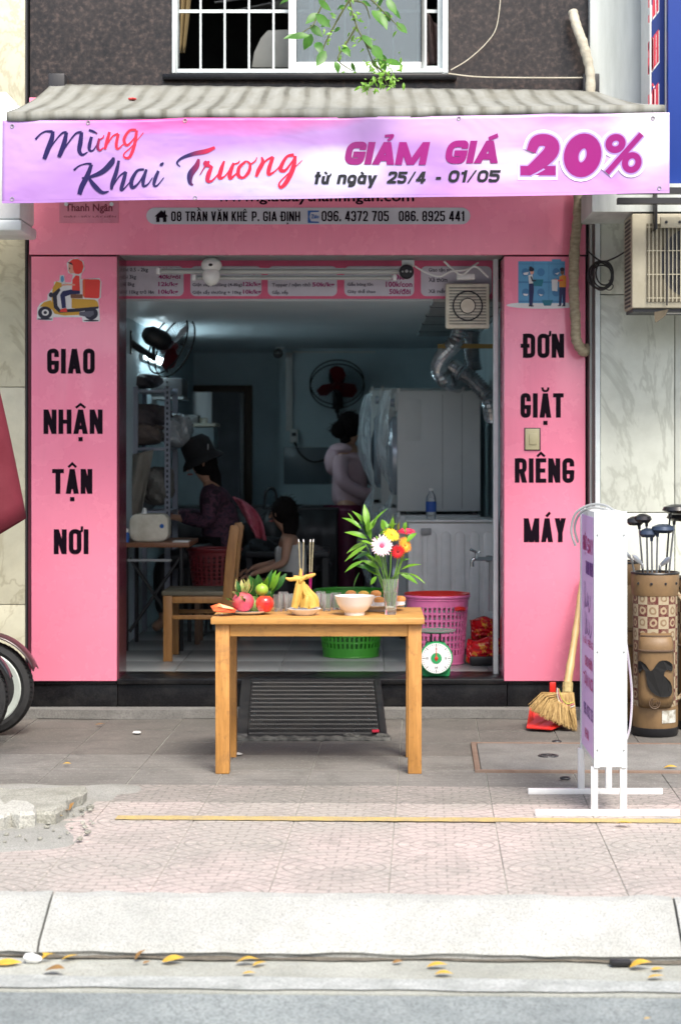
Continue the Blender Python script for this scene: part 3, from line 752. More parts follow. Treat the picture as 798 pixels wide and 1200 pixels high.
w = MB(); w.grid(awn, 170, 14); solid(w.build('canopy', m_canvas, aw, smooth=True), .004)
w = MB()
for i in range(46):
    a0, a1 = i / 46, (i + .96) / 46
    p0, p1 = awn(a0, 1), awn(a1, 1)
    if i % 5 < 1: continue
n_ = 240
def val(a, b):
    p = awn(a, 1); d = .030 + .004 * math.sin(a * 55); return Vector((p.x, AF - .012 - .004 * math.sin(a * 40), p.z - .001 - b * (d + .012)))
w.grid(val, n_, 2); solid(w.build('valance', m_canvas, aw, smooth=True), .003)
w = MB(); w.tube([(X(9, AF), AF + .025, Z(141, AF)), (X(778, AF), AF + .025, Z(133, AF))], .018, 8); w.build('front_bar', m_grey, aw)
for px in (70, 690):
    w = MB(); w.box(X(px, FD) - .045, X(px, FD) + .045, FD - .10, FD + .0, Z(121, FD), Z(90, FD)); w.build('bracket', m_dark, aw, bevel=.006)
for px in (90, 380, 660):
    w = MB(); w.tube([(X(px, FD), FD - .06, Z(118, FD)), (X(px, 9.7), 9.75, Z(150, 9.7)), (X(px, AF), AF + .04, Z(140, AF))], .014, 6); w.build('arm', m_grey, aw)
# fallen red flower on the awning
w = MB(); p = awn(.17, .5)
for k in range(5): w.ball(p + Vector((.012 * math.cos(k * 1.25), .012 * math.sin(k * 1.25), .012)), (.012, .012, .006), 6, 4)
tag(w.build('fallen_flower', mat('red petal', (.6, .05, .05), .6), loc=p), 'tiny red fallen blossom lying on the awning', 'flower')

# banner
BN = 9.075
def wave(x, z): return .011 * math.sin(3.1 * x + 1) + .006 * math.sin(7 * x + 2.4 * z) + .002 * math.sin(15 * x - 5 * z)
O_b = W(392, 185, BN)
ban = thing('banner', 'long lilac and pink banner with script greeting and GIẢM GIÁ 20% along the awning', 'banner', O_b)
g = NG('printed lilac vinyl')
sep = g.n('SeparateXYZ'); g.l(g.tc.outputs['Object'], sep.inputs[0]); PX = BN / F
def blob(cx, cy, rx, ry, p=1.0):
    a = g.math('DIVIDE', g.math('SUBTRACT', sep.outputs[0], (cx - 392) * PX), rx * PX)
    b = g.math('DIVIDE', g.math('SUBTRACT', sep.outputs[2], (185 - cy) * PX), ry * PX)
    d = g.math('SQRT', g.math('ADD', g.math('MULTIPLY', a, a), g.math('MULTIPLY', b, b)))
    d = g.math('ADD', d, g.math('MULTIPLY', g.math('SUBTRACT', g.noise(3.5, 3, .5, g.co((1, 1, 2))), .5), .5))
    f = g.math('MAXIMUM', g.math('SUBTRACT', 1, d), 0); return g.math('MINIMUM', g.math('MULTIPLY', f, 1.8 * p), p)
k = g.ramp(g.noise(1.6, 3, .5, g.co((.8, 1, 2.2))), [(.38, (.47, .25, .62)), (.62, (.58, .36, .70))])
k = g.mix(blob(70, 165, 90, 40, .5), k, (.66, .44, .76))
k = g.mix(blob(330, 205, 190, 38, .8), k, (.60, .60, .86))
k = g.mix(blob(250, 128, 210, 34, 1), k, (.86, .13, .42))
k = g.mix(blob(190, 140, 60, 18, .5), k, (.92, .07, .34))
k = g.mix(blob(400, 196, 60, 30, .8), k, (.80, .82, .93))
k = g.mix(blob(560, 150, 120, 30, .5), k, (.82, .58, .84))
k = g.mix(blob(640, 222, 150, 22, .7), k, (.82, .38, .86))
k = g.mix(blob(600, 190, 70, 26, .7), k, (.90, .78, .92))
k = g.mix(blob(760, 160, 60, 70, .85), k, (.92, .84, .93))  # right end paler: washed-out glare painted into the print colours
k = g.mix(blob(690, 160, 70, 30, .4), k, (.88, .62, .90))
g.set(color=g.mix(1.0, k, (.86, .84, .88), 'MULTIPLY'), rough=.34, coat=.15)
wr = g.noise(2.6, 3, .5, g.co((1, 1, 1.7)), .3); g.bump(wr, .55, .03); g.bump(g.noise(9, 2, .5, g.co((1, 1, .5))), .10, .006)
m_ban = g.m
def banf(a, b):
    x = X(2.5 + 781 * a - (1 - b) * 0, BN); zt = Z(140.5 - 9.5 * a - .6 * math.sin(a * 21) + 2.2 * abs(math.sin(a * 11.5)), BN); zb = Z(237.5 - 10.5 * a + .5 * math.sin(a * 17 + 1), BN)
    z = zb + (zt - zb) * b; return Vector((x, BN + wave(x, z), z))
w = MB(); w.grid(banf, 200, 24); bs = w.build('sheet', m_ban, ban, smooth=True); solid(bs, .0008, 1)
w = MB(); w.grid(lambda a, b: banf(a, .0 if b < .5 else .03) + Vector((0, -.0014, 0)), 160, 1); w.build('hem', m_ban, ban)
for a, b in ((.015, .93), (.13, .97), (.275, .965), (.685, .965), (.975, .93), (.015, .05), (.29, .02), (.985, .06)):
    p = banf(a, b); w = MB(); w.torus(p + Vector((0, -.002, 0)), .008, .0025, 12, 5); w.build('eyelet', m_grey, ban)
    if b > .5:
        w = MB(); w.tube([p + Vector((0, -.004, 0)), p + Vector((.004, .01, .02)), p + Vector((0, .03, .05))], .0018, 5); w.build('tie_string', m_dark, ban)
yN = BN - .0035
def script(par, nm, strokes, zx, zy, sc, m):
    mb = MB(); q = 0
    for s_ in strokes:
        P = catmull([(a, b, c) for a, b, c in s_], 6); q += 1
        pts = [Vector((X(zx + p.x / sc, BN), Z(zy + p.y / sc, BN))) for p in P]; ws = [max(.002, p.z / sc * PX) for p in P]
        vs, fs = ribbon(pts, ws); mb.add([(v.x, yN - .00018 * (q % 6) + wave(v.x, v.y), v.y) for v in vs], fs)
    return mb.build(nm, m, par)
g = NG('navy to red ink'); sep = g.n('SeparateXYZ'); g.l(g.tc.outputs['Object'], sep.inputs[0])
fx = g.math('ADD', g.math('DIVIDE', sep.outputs[0], PX), 392)
def step_(a, b): return g.math('MINIMUM', g.math('MAXIMUM', g.math('DIVIDE', g.math('SUBTRACT', fx, a), b - a), 0), 1)
g.set(color=g.mix(step_(112, 126), (.012, .004, .08), (.85, .015, .05)), rough=.35); m_ink1 = g.m
g = NG('navy to red ink, lower'); sep = g.n('SeparateXYZ'); g.l(g.tc.outputs['Object'], sep.inputs[0])
fx = g.math('ADD', g.math('DIVIDE', sep.outputs[0], PX), 392)
g.set(color=g.mix(step_(222, 262), (.012, .004, .08), (.85, .015, .05)), rough=.35); m_ink2 = g.m
script(bs, 'script_lettering', [
 [(55,132,12),(80,105,9),(112,88,10),(150,90,16)], [(152,88,18),(145,130,26),(122,190,27),(103,240,22)],
 [(106,235,9),(150,160,7),(200,100,9),(228,95,16)], [(227,94,18),(215,150,26),(197,200,26),(184,230,20)],
 [(188,225,8),(238,150,8),(280,100,10),(312,95,16)], [(311,94,18),(304,150,26),(298,195,22),(315,218,14),(345,203,5)],
 [(366,120,16),(355,165,20),(355,192,15),(375,194,8),(405,150,6)], [(410,130,14),(400,175,17),(412,196,11),(432,180,6)], [(408,138,8),(430,125,7),(434,112,5)],
 [(352,82,12),(378,92,12),(398,103,6)],
 [(466,95,14),(452,145,19),(440,190,14)], [(442,182,6),(482,120,8),(514,104,12)], [(514,106,16),(503,165,17),(512,188,11),(542,162,5)],
 [(612,84,14),(575,88,13),(546,135,17),(562,168,13),(600,130,7),(616,92,10)], [(615,86,14),(603,165,18),(578,230,16),(552,236,11),(546,215,7),(590,172,5),(652,98,4)],
 ], 30, 135, 4.694, m_ink1)
script(bs, 'script_lettering', [
 [(268,302,13),(298,278,7),(340,267,9),(366,272,16)], [(366,272,18),(342,335,27),(312,392,29),(298,436,24)],
 [(488,234,12),(478,262,30),(430,310,28),(365,338,16),(312,346,8)], [(350,345,12),(385,392,26),(425,426,18),(462,420,5)],
 [(517,252,14),(503,315,22),(482,375,22),(476,410,14)], [(478,402,6),(520,338,8),(556,314,14)], [(556,314,16),(542,366,22),(530,410,18),(548,404,8),(592,352,5)],
 [(655,300,12),(618,308,14),(587,362,22),(592,400,18),(628,372,9),(666,305,10)], [(668,300,14),(652,355,20),(652,390,15),(675,383,8),(702,345,5)],
 [(734,308,15),(716,352,20),(710,386,15),(728,388,8),(764,345,5)], [(742,278,8),(752,272,17),(762,262,6)]],
 30, 135, 4.694, mat('navy ink', (.012, .004, .08), .35))
script(bs, 'script_lettering', [
 [(96,180,5),(80,160,10),(108,134,14),(170,112,21),(230,100,24),(276,80,14)], [(192,140,12),(182,175,28),(150,220,32),(148,262,20),(163,276,8)],
 [(198,224,5),(218,190,7),(240,160,16),(246,150,6)], [(232,150,10),(228,166,24),(262,182,10)], [(262,178,12),(245,215,24),(238,252,20),(262,252,10),(304,205,5)],
 [(324,150,10),(308,195,22),(300,236,20),(328,228,8),(372,165,6)], [(374,160,14),(354,212,23),(357,240,16),(392,210,6)], [(368,168,8),(396,160,8),(404,148,5)],
 [(438,150,10),(402,184,18),(398,225,19),(424,236,12),(452,205,18),(458,168,13),(440,150,8)], [(456,170,8),(484,152,7),(494,132,5)],
 [(518,130,8),(524,158,20),(502,200,22),(490,232,14)], [(492,224,7),(538,152,9),(578,130,14)], [(578,130,16),(558,186,22),(556,220,17),(592,200,7),(632,150,5)],
 [(686,120,18),(648,130,14),(616,190,22),(640,200,14),(678,152,9),(692,128,12)], [(692,124,16),(682,186,24),(648,258,23),(618,288,15),(610,266,9),(650,222,6),(728,148,4)]],
 190, 155, 4.433, m_ink2)
m_mag = mat('magenta print', (.30, .003, .17), .35, (.24, .002, .15), 3)
m_black_ink = mat('black print', (.01, .01, .015), .35)
def bword(txt, a, b, top, base, m, t, gap, sh, nm='lettering', dyy=0):
    mb = MB(); letters(mb, txt, X(a, BN), X(b, BN), Z(base, BN), Z(top, BN), yN - dyy, t, gap, shear=sh, wave=wave); return mb.build(nm, m, bs)
bword('GIẢM', 402, 504, 166, 192.6, m_mag, .31, .10, .2); bword('GIÁ', 519.5, 588, 165, 191.5, m_mag, .31, .10, .2)
bword('từ', 367, 388, 200.5, 216, m_black_ink, .25, .25, .2); bword('ngày', 394.5, 443, 200.5, 215.5, m_black_ink, .25, .25, .2)
bword('25/4', 453, 500.5, 200.5, 214.5, m_black_ink, .25, .25, .2); bword('-', 510, 517.5, 200.5, 214.5, m_black_ink, .25, .25, 0); bword('01/05', 524, 587, 199.5, 213.5, m_black_ink, .25, .25, .2)
# the big 20% with a white halo and a thin violet line
m_halo = mat('white print halo', (.92, .88, .94), .35); m_violet = mat('violet print line', (.45, .30, .70), .35)
def ring_pts(cx, cy, rx, ry, sh, n=28): return [(cx + rx * math.cos(2 * math.pi * i / n) - sh * (ry * math.sin(2 * math.pi * i / n)), cy + ry * math.sin(2 * math.pi * i / n)) for i in range(n)]
def zp(p): return Vector((X(590 + p[0] / 3.837, BN), Z(100 + p[1] / 3.837, BN)))
def big(m, gw, dep, nm):
    mb = MB(); q = 0
    def rb(pts, w_, closed=False, ext=0):
        nonlocal q; q += 1
        vs, fs = ribbon([zp(p) for p in pts], [(x + gw) / 3.837 * PX for x in w_] if hasattr(w_, '__len__') else (w_ + gw) / 3.837 * PX, closed)
        mb.add([(v.x, yN - dep - .00012 * q + wave(v.x, v.y), v.y) for v in vs], fs)
    P = catmull([(122, 300, 42), (143, 256, 50), (182, 247, 54), (214, 266, 62), (210, 302, 66), (168, 345, 60), (108, 390, 40)], 6); rb([(p.x, p.y) for p in P], [p.z for p in P])
    rb([(74 - gw * .30, 385), (232 + gw * .25, 385)], 42)
    rb(ring_pts(353, 316, 51, 65, .12), 66, True)
    rb(ring_pts(500, 264, 30, 28, .1), 30, True); rb(ring_pts(572, 350, 30, 33, .1), 28, True); rb([(462 - gw * .1, 396), (616, 222)], 24)
    return mb.build(nm, m, bs)
big(m_halo, 38, .0004, 'lettering_halo'); big(m_violet, 16, .0016, 'lettering_outline'); big(m_mag, 0, .0028, 'lettering')

# ================================================================ NEIGHBOURS
def marble(name, a, b, vein, sc=1.6, rough=.35):
    g = NG(name); n = g.noise(sc, 7, .6, None, 1.8); f = g.noise(sc * 5, 6, .7)
    k = g.ramp(n, [(.3, b), (.6, a)])
    n2 = g.noise(sc * .8, 5, .6, g.co((1.6, 1, .7)), 2.5)
    line = g.ramp(n2, [(.47, 0), (.495, .55), (.51, .55), (.535, 0)])
    k = g.mix(line, k, vein); k = g.mix(g.ramp(f, [(.45, 0), (.8, .4)]), k, vein)
    g.set(color=k, rough=rough); return g.m
m_marbl = marble('cream marble', (.62, .60, .45), (.50, .49, .37), (.36, .33, .22))
m_marbr = marble('pale green marble', (.70, .73, .64), (.61, .64, .56), (.42, .44, .37), 1.1, .25)
m_stain = mat('stained render', (.66, .70, .68), .85, (.36, .40, .38), 1.6, 7, .2, .2, 60, stretch=(3, 1, .35))
nb = thing('neighbour_building', 'cream marble faced building at the left edge beside the pink shop', 'building', (-3.4, FD, 0))
for z0, z1 in ((0, .62), (.624, 1.82), (1.824, 3.02), (3.024, 4.2)):
    for x0, x1 in ((-4.6, -3.3), (-3.296, -1.885)):
        w = MB(); w.box(x0, x1, FD - .02, FD + .02, z0, z1); w.build('marble_slab', m_marbl, nb, bevel=.002)
w = MB(); w.box(-4.6, -1.88, FD + .021, 16, 0, 7); w.box(-4.6, -1.88, FD - .018, FD + .021, 4.204, 7); w.build('wall', m_stain, nb)
w = MB(); w.box(-1.884, -1.874, FD - .01, FD + .3, 0, 7); w.build('joint_strip', m_dark, nb)
# pipe and box clinging to the left of the shop
rbx = thing('shop_sign_box', 'white metal sign box jutting out beside the left end of the banner', 'sign', W(0, 278, 9.75))
w = MB(); w.box(-3.3, X(33, 9.75), 9.55, 9.95, Z(262, 9.75), Z(131, 9.75)); w.build('box', m_wpaint, rbx, bevel=.02)
w = MB(); w.box(-3.32, X(35, 9.75), 9.53, 9.97, Z(276, 9.75), Z(263, 9.75)); w.build('bottom_flange', m_alu, rbx, bevel=.015)
w = MB(); w.prism([(X(-3, 9.7), Z(131, 9.7)), (X(20, 9.7), Z(131, 9.7)), (X(20, 9.7), Z(126, 9.7)), (X(12, 9.7), Z(112, 9.7)), (X(-3, 9.7), Z(112, 9.7))], 9.6, 9.9); w.build('end_cap', m_cream if False else m_wpaint, rbx, bevel=.004)

nr = thing('neighbour_building', 'neighbouring building on the right with pale green marble panels and a stained upper wall', 'building', (2.6, FD, 0))
RD = 10.3
x0 = X(703, RD)
for a, b in ((x0, X(789, RD)), (X(790, RD), X(900, RD)), (X(901, RD), X(1010, RD))):
    for q0, q1 in ((255, 345), (346, 600), (601, 838.5)):
        w = MB(); w.box(a, b, RD - .02, RD + .02, Z(q1, RD), Z(q0, RD)); w.build('marble_panel', m_marbr, nr, bevel=.002)
w = MB(); w.box(x0 - .03, x0 - .004, RD - .03, RD + .03, 0, Z(253, RD)); w.build('corner_trim', m_alu, nr)
w = MB(); w.box(x0 - .004, 4.4, RD - .025, RD + .02, Z(254, RD), Z(250, RD)); w.build('top_trim', m_wpaint, nr)
w = MB(); w.box(1.225, 4.4, RD + .021, 16, 0, Z(249, RD)); w.box(1.225, 4.4, RD + .02, 16, Z(248.9, RD), 7); w.build('wall', m_stain, nr)
w = MB(); w.box(1.235, X(698, RD), RD - .0, RD + .02, 0, Z(249, RD)); w.build('dark_render', mat('dull purple render', (.16, .12, .115), .9, (.1, .08, .075), 5, bump=.3), nr)
w = MB(); w.box(X(687, 10), 4.4, 9.75, RD + .019, Z(248, 9.75), Z(215, 9.75)); w.build('soffit', m_stain, nr)
w = MB(); w.box(X(722, 9.6), 4.4, 9.55, 9.6, Z(240, 9.6), Z(233, 9.6)); w.box(X(722, 9.6), 4.4, 9.55, 9.6, Z(228, 9.6), Z(221, 9.6)); w.build('rail', m_dark, nr)
# blue signs high on the right
m_bluep = mat('navy sign panel', (.025, .05, .22), .4, (.02, .04, .19), 1)
m_redl = mat('red sign letters', (.55, .03, .06), .4)
bsg = thing('wall_sign', 'tall narrow navy side sign with red capital letters edged in white, high on the right', 'sign', W(766, 134, 10.1))
SX = 1.60
w = MB(); w.box(X(758, 10.1), X(773, 10.1), 9.95, 10.26, Z(150, 10.1), 5.2); sp = w.build('panel', m_bluep, bsg, bevel=.003)
yy = 9.9485
for txt, top, base in (('SPA', -22, 30), ('BLOC', 42, 86), ('NG', 103, 136)):
    lo = MB()
    # letters follow the narrow face, stacked and slanted like the original
    letters(lo, txt, X(759, 9.95), X(772, 9.95), Z(base, 9.95), Z(top, 9.95), yy, .10, .3) if False else None
def tall(txt, a, b, c, d):
    lo = MB(); letters(lo, txt, X(a, 9.95), X(b, 9.95), Z(d, 9.95), Z(c, 9.95), yy, .07, .35, shear=0)
    x_0 = X(a, 9.95)
    lo.v = [Vector((v.x, v.y, v.z + (v.x - x_0) * 1.3)) for v in lo.v]; return lo
GL['B'] = (1, [('d', 0, 0, 0, 1), ('r', 0, 1, .95, 1, .95, .52, 0, .52), ('r', 0, .52, 1, .52, 1, 0, 0, 0)])
for txt, c, d in (('SAI', -8, 28), ('SOLE', 50, 88), ('BÒN', 112, 146)):
    mb = tall(txt, 759, 771, c, d); hb = tall(txt, 759, 771, c, d)
    hb.v = [Vector((v.x + .004, v.y + .0011, v.z - .006)) for v in hb.v]
    hb.build('lettering_edge', m_wpaint, sp); mb.build('lettering', m_redl, sp)
w = MB(); w.box(X(773.5, 10.1), X(779.5, 10.1), 9.93, 10.27, Z(240, 10.1), 5.2); w.build('frame', m_wpaint, bsg, bevel=.004)
w = MB(); w.box(X(755.5, 10.1), X(757.6, 10.1), 9.94, 10.26, Z(150, 10.1), 5.2); w.build('frame', m_wpaint, bsg, bevel=.002)
b2 = thing('wall_sign', 'large plain royal blue sign board at the top right corner', 'sign', W(790, 368, 9.9))
w = MB(); w.box(X(781, 9.9), 4.2, 9.86, 9.92, Z(364, 9.9), 5.4); w.build('panel', mat('royal blue panel', (.018, .055, .30), .35, (.016, .045, .25), .8), b2, bevel=.003)
w = MB(); w.box(X(779.8, 9.9), 4.2, 9.85, 9.925, Z(367.5, 9.9), Z(364.4, 9.9)); w.build('frame', m_wpaint, b2)

# wrapped pipes
def wrapped(nm, label, pts, rr, m, n=8):
    P = catmull([W(*p) for p in pts], n); w = MB(); r = [rr * (1 + .07 * math.sin(i * 1.9) + rnd.uniform(-.05, .05)) for i in range(len(P))]
    w.tube(P, r, 12); return tag(w.build(nm, m, loc=P[-1], smooth=True), label, 'pipe')
m_tape = mat('weathered pipe tape', (.42, .36, .25), .75, (.2, .165, .11), 22, 5, .25, .6, 90, stretch=(1, 1, 3))
m_tape2 = mat('pale pipe tape', (.6, .56, .45), .7, (.42, .38, .29), 16, 5, .25, .5, 80, stretch=(1, 1, 2))
wrapped('wrapped_pipe', 'tape wrapped pipe curving down the granite wall above the right end of the awning', [(671, 14, 10.32), (675, 30, 10.28), (684, 55, 10.26), (691, 85, 10.27), (691, 118, 10.27)], .027, m_tape2)
wrapped('wrapped_pipe', 'brown tape wrapped pipe hanging down the front of the right pink pillar', [(678, 215, 10.28), (677, 250, 10.28), (673, 290, 10.29), (672, 340, 10.29), (674, 375, 10.29), (675, 398, 10.29), (683, 412, 10.3), (687, 408, 10.36)], .028, m_tape)
# black coil of cable and its wire
cc = thing('cable_coil', 'loose coil of black cable hanging left of the air conditioner', 'cable', W(705, 338, 10.2))
w = MB()
for i, (dx, dz, rx, rz) in enumerate(((0, 0, 13, 16), (1, 1, 12, 17), (3, 0, 12, 15), (-1, 1, 14, 15), (5, -2, 10, 14), (2, 3, 13, 14))):
    c = W(703 + dx, 322 + dz, 10.2 - .012 * i); w.torus(c, 1 * 10.2 / F, .0045, 26, 5, 'Y', sx=rx, sz=rz)
w.build('coil', m_blackp, cc, smooth=True)
w = MB(); w.tube(catmull([W(768, 268, 9.7), W(750, 282, 9.9), W(735, 293, 10.1), W(718, 303, 10.2), W(704, 306, 10.2), W(688, 294, 10.24)], 6), .005, 6); w.tube(catmull([W(713, 328, 10.2), W(718, 335, 10.2), W(714, 340, 10.2), W(706, 337, 10.2)], 6), .003, 5)
w.build('wire', m_blackp, cc)
wr_ = MB(); wr_.tube(catmull([W(528, 82, 10.3), W(548, 70, 10.33), W(570, 50, 10.35), W(582, 30, 10.36), W(587, -10, 10.37)], 6), .003, 5); wr_.tube(catmull([W(525, 86, 10.3), W(560, 90, 10.3), W(620, 91, 10.3), W(683, 91, 10.3)], 5), .004, 5)
tag(wr_.build('wall_wire', m_tape2, loc=W(525, 86, 10.3)), 'thin brown wires strung across the granite wall right of the window', 'wire')

# air conditioner outdoor unit on the right
AD = 9.75
ac = thing('air_conditioner', 'old cream outdoor air conditioner unit fixed to the wall on the right', 'air conditioner', W(790, 362, AD))
m_acb = mat('aged cream metal', (.50, .47, .36), .5, (.36, .33, .24), 6, 6)
AX0, AX1 = X(740, AD), X(740, AD) + .82
w = MB(); w.box(AX0, AX1, AD, AD + .30, Z(361, AD), Z(250, AD)); cas = w.build('casing', m_acb, ac, bevel=.01)
w = MB()
for i in range(22): w.box(AX0 + .004 + .03, AX0 + .03 + .022, AD - .003, AD - .0005, Z(356 - i * 4.8, AD), Z(358.4 - i * 4.8, AD)) if False else w.box(AX0 - .003, AX0 - .0005, AD + .05, AD + .25, Z(358.4 - i * 4.8, AD), Z(356 - i * 4.8, AD))
w.build('side_vent', m_dark, cas)
GX0, GX1, GZ0, GZ1 = X(757, AD), X(757, AD) + .56, Z(354, AD), Z(262, AD)
w = MB(); w.box(GX0, GX1, AD - .0035, AD - .001, GZ0, GZ1); w.build('grille_back', mat('dark khaki metal', (.16, .14, .095), .6), ac)  # plate behind the grille in one dark khaki
gc = Vector(((GX0 + GX1) / 2 - .02, AD, (GZ0 + GZ1) / 2))
w = MB(); w.lathe([(.0, -.006), (.19, -.006), (.19, -.0045)], 40, gc, 'Y'); w.build('fan_opening', m_dark, ac)
w = MB()
for i in range(5):
    M_ = Matrix.Rotation(i * 2 * math.pi / 5, 4, 'Y'); w.add([gc + M_ @ Vector(p) for p in ((.02, -.008, -.02), (.17, -.008, -.05), (.17, -.009, .06), (.02, -.009, .02))], [(0, 1, 2, 3)])
w.build('fan_blade', m_blackp, ac)
w = MB()
for i in range(27): x = GX0 + .01 + i * .0205; w.box(x - .002, x + .002, AD - .024, AD - .020, GZ0, GZ1)
for i in range(4): z = GZ0 + .02 + i * (GZ1 - GZ0 - .04) / 3; w.box(GX0, GX1, AD - .0195, AD - .0165, z - .002, z + .002)
w.build('wire_grille', m_acb, ac)
w = MB(); w.box(AX0 + .30 - .3 + X(772, AD) - AX0, X(772, AD) + .5, AD - .045, AD - .026, Z(268, AD), Z(255, AD)); w.build('top_rail', m_acb, ac, bevel=.003)
for dx in (.02, .09, .16):
    w = MB(); w.lathe([(0, -.004), (.008, -.003), (.008, 0)], 10, (X(774, AD) + dx, AD - .0455, Z(261.5, AD)), 'Y'); w.build('bolt', m_dark, ac)
w = MB(); w.box(X(742, AD), AX1, AD + .02, AD + .28, Z(365, AD), Z(361.4, AD)); w.build('base_rail', m_dark, ac)
w = MB(); w.box(X(765, AD), X(768, AD), AD - .06, AD + .5, Z(270, AD), Z(225, AD)); w.box(X(752, AD), X(757, AD), AD + .02, AD + .06, Z(255, AD), Z(226, AD)); w.build('bracket', m_dark, ac, bevel=.004)
w = MB(); w.tube([W(781, 262, AD - .03), W(781, 358, AD - .03)], .004, 5); w.build('strap', m_dark, ac)
w = MB(); w.add([W(766, 366, AD), W(783, 362, AD), W(779, 370, AD), W(770, 377, AD), W(767, 378, AD)], [(0, 1, 2, 3, 4)]); solid(w.build('torn_foil', mat('dead brown film', (.1, .08, .05), .8), ac), .002)

# window things upstairs
w = MB(); pts = [W(295, 80, 11.0), W(298, 62, 11.0), W(306, 45, 11.0), W(314, 37, 11.02), W(336, 36, 11.02), W(352, 38, 11.0), W(352, 80, 11.0)]
w.prism([(p[0], p[2]) for p in pts], 10.98, 11.0); w.box(pts[0][0], pts[-1][0], 10.7, 11.0, WZ0 - .05, WZ0 - .02); w.box(pts[0][0] + .02, pts[0][0] + .06, 10.72, 10.98, WZ0 - .6, WZ0 - .05); w.box(pts[-1][0] - .06, pts[-1][0] - .02, 10.72, 10.98, WZ0 - .6, WZ0 - .05)
tag(w.build('plastic_chair', mat('grey plastic', (.4, .41, .38), .5), loc=(X(324, 11), 11, WZ0 - .6), bevel=.008), 'pale plastic chair back seen through the upstairs window', 'chair')
w = MB(); w.grid(lambda a, b: Vector((X(209 + 17 * a * (.45 + .55 * math.sin(b * 2.6)), 10.75), 10.75 + .02 * math.sin(a * 14), Z(62 - 200 * b, 10.75))), 16, 20)
tag(solid(w.build('curtain', mat('ochre cloth', (.3, .22, .1), .9), loc=W(212, 60, 10.75), smooth=True), .004), 'ochre cloth hanging inside the left end of the upstairs window', 'curtain')
w = MB(); w.grid(lambda a, b: Vector((X(501 + 14 * a, 10.7), 10.7 + .03 * math.sin(a * 9 + b * 4), Z(76 - 60 * b * (1 - .3 * a), 10.7))), 10, 14)
tag(solid(w.build('laundry', mat('dusty pink cloth', (.42, .30, .28), .9), loc=W(508, 76, 10.7), smooth=True), .01), 'crumpled pinkish cloth behind the right end of the upstairs window', 'cloth')
w = MB()
w.tube([W(252, 3, 11.6), W(300, -3, 11.6), W(312, -2, 11.6)], [.02, .015, .01], 6, sq=.3)
for a in (0, 2.1, 4.2):
    M_ = Matrix.Rotation(a + .4, 4, 'Z'); c = Vector(W(330, 4, 11.7))
    w.add([c + M_ @ Vector(p) for p in ((.03, -.04, 0), (.42, -.06, .01), (.45, .02, 0), (.03, .04, 0), (.03, -.04, .008), (.42, -.06, .018), (.45, .02, .008), (.03, .04, .008))], [(0, 1, 2, 3), (7, 6, 5, 4), (0, 4, 5, 1), (1, 5, 6, 2), (2, 6, 7, 3), (3, 7, 4, 0)])
w.lathe([(0, -.05), (.06, -.04), (.07, .0), (.05, .04), (.012, .06), (.012, 1.2)], 14, W(330, 4, 11.7))
tag(w.build('ceiling_fan', m_white, loc=W(330, 4, 11.7)), 'white ceiling fan inside the upstairs window', 'fan')

# ================================================================ THE TABLE AND THE OFFERINGS ON IT
def wood(name, a, b, stretch, knots=True, rough=.45):
    g = NG(name); co = g.co(stretch); n = g.noise(3.0, 6, .6, co, .6); n2 = g.noise(14, 4, .6, co)
    k = g.ramp(n, [(.34, b), (.62, a)]); k = g.mix(g.ramp(n2, [(.4, .4), (.6, 0)]), k, tuple(x * .7 for x in b))
    if knots:
        v = g.n('TexVoronoi'); v.inputs['Scale'].default_value = 7; g.l(g.co(), v.inputs['Vector'])
        k = g.mix(g.ramp(v.outputs['Distance'], [(.04, .85), (.10, 0)]), k, (.13, .055, .015))
        k = g.mix(g.ramp(g.noise(26, 5, .7), [(.56, 0), (.70, .5)]), k, (.22, .10, .035)); k = g.mix(g.ramp(g.noise(4.5, 6, .75, None, 1), [(.54, 0), (.68, .45)]), k, (.24, .12, .05))
    g.set(color=k, rough=rough); g.bump(n2, .12, .002); return g.m
m_wx = wood('varnished pine, long grain', (.62, .33, .10), (.50, .25, .065), (.7, 6, 6))
m_wz = wood('varnished pine, upright grain', (.60, .30, .085), (.46, .215, .05), (6, 6, .7))
TF, TB, TZ = 8.545, 9.11, .715
tb = thing('wooden_table', 'varnished pine table set with offerings on the pavement before the doorway', 'table', (X(373, 8.8), 8.8, 0))
w = MB(); w.box(X(247, TF), X(497.5, TF), TF, TB, TZ - .030, TZ); w.build('tabletop', m_wx, tb, bevel=.004)
lx = ((X(252.5, 8.57), X(269, 8.57)), (X(478, 8.57), X(494, 8.57)))
for a, b in lx:
    for y0, y1 in ((8.572, 8.636), (9.018, 9.082)):
        w = MB(); w.box(a, b, y0, y1, 0, TZ - .0305); w.build('leg', m_wz, tb, bevel=.004)
w = MB(); w.box(lx[0][1] + .0005, lx[1][0] - .0005, 8.582, 8.602, TZ - .088, TZ - .0305); w.build('apron', m_wx, tb, bevel=.002)
w = MB(); w.box(lx[0][1] + .0005, lx[1][0] - .0005, 9.05, 9.07, TZ - .088, TZ - .0305); w.build('apron', m_wx, tb, bevel=.002)
for a, b in lx:
    w = MB(); c = (a + b) / 2; w.box(c - .01, c + .01, 8.637, 9.017, TZ - .088, TZ - .0305); w.build('apron', m_wx, tb, bevel=.002)

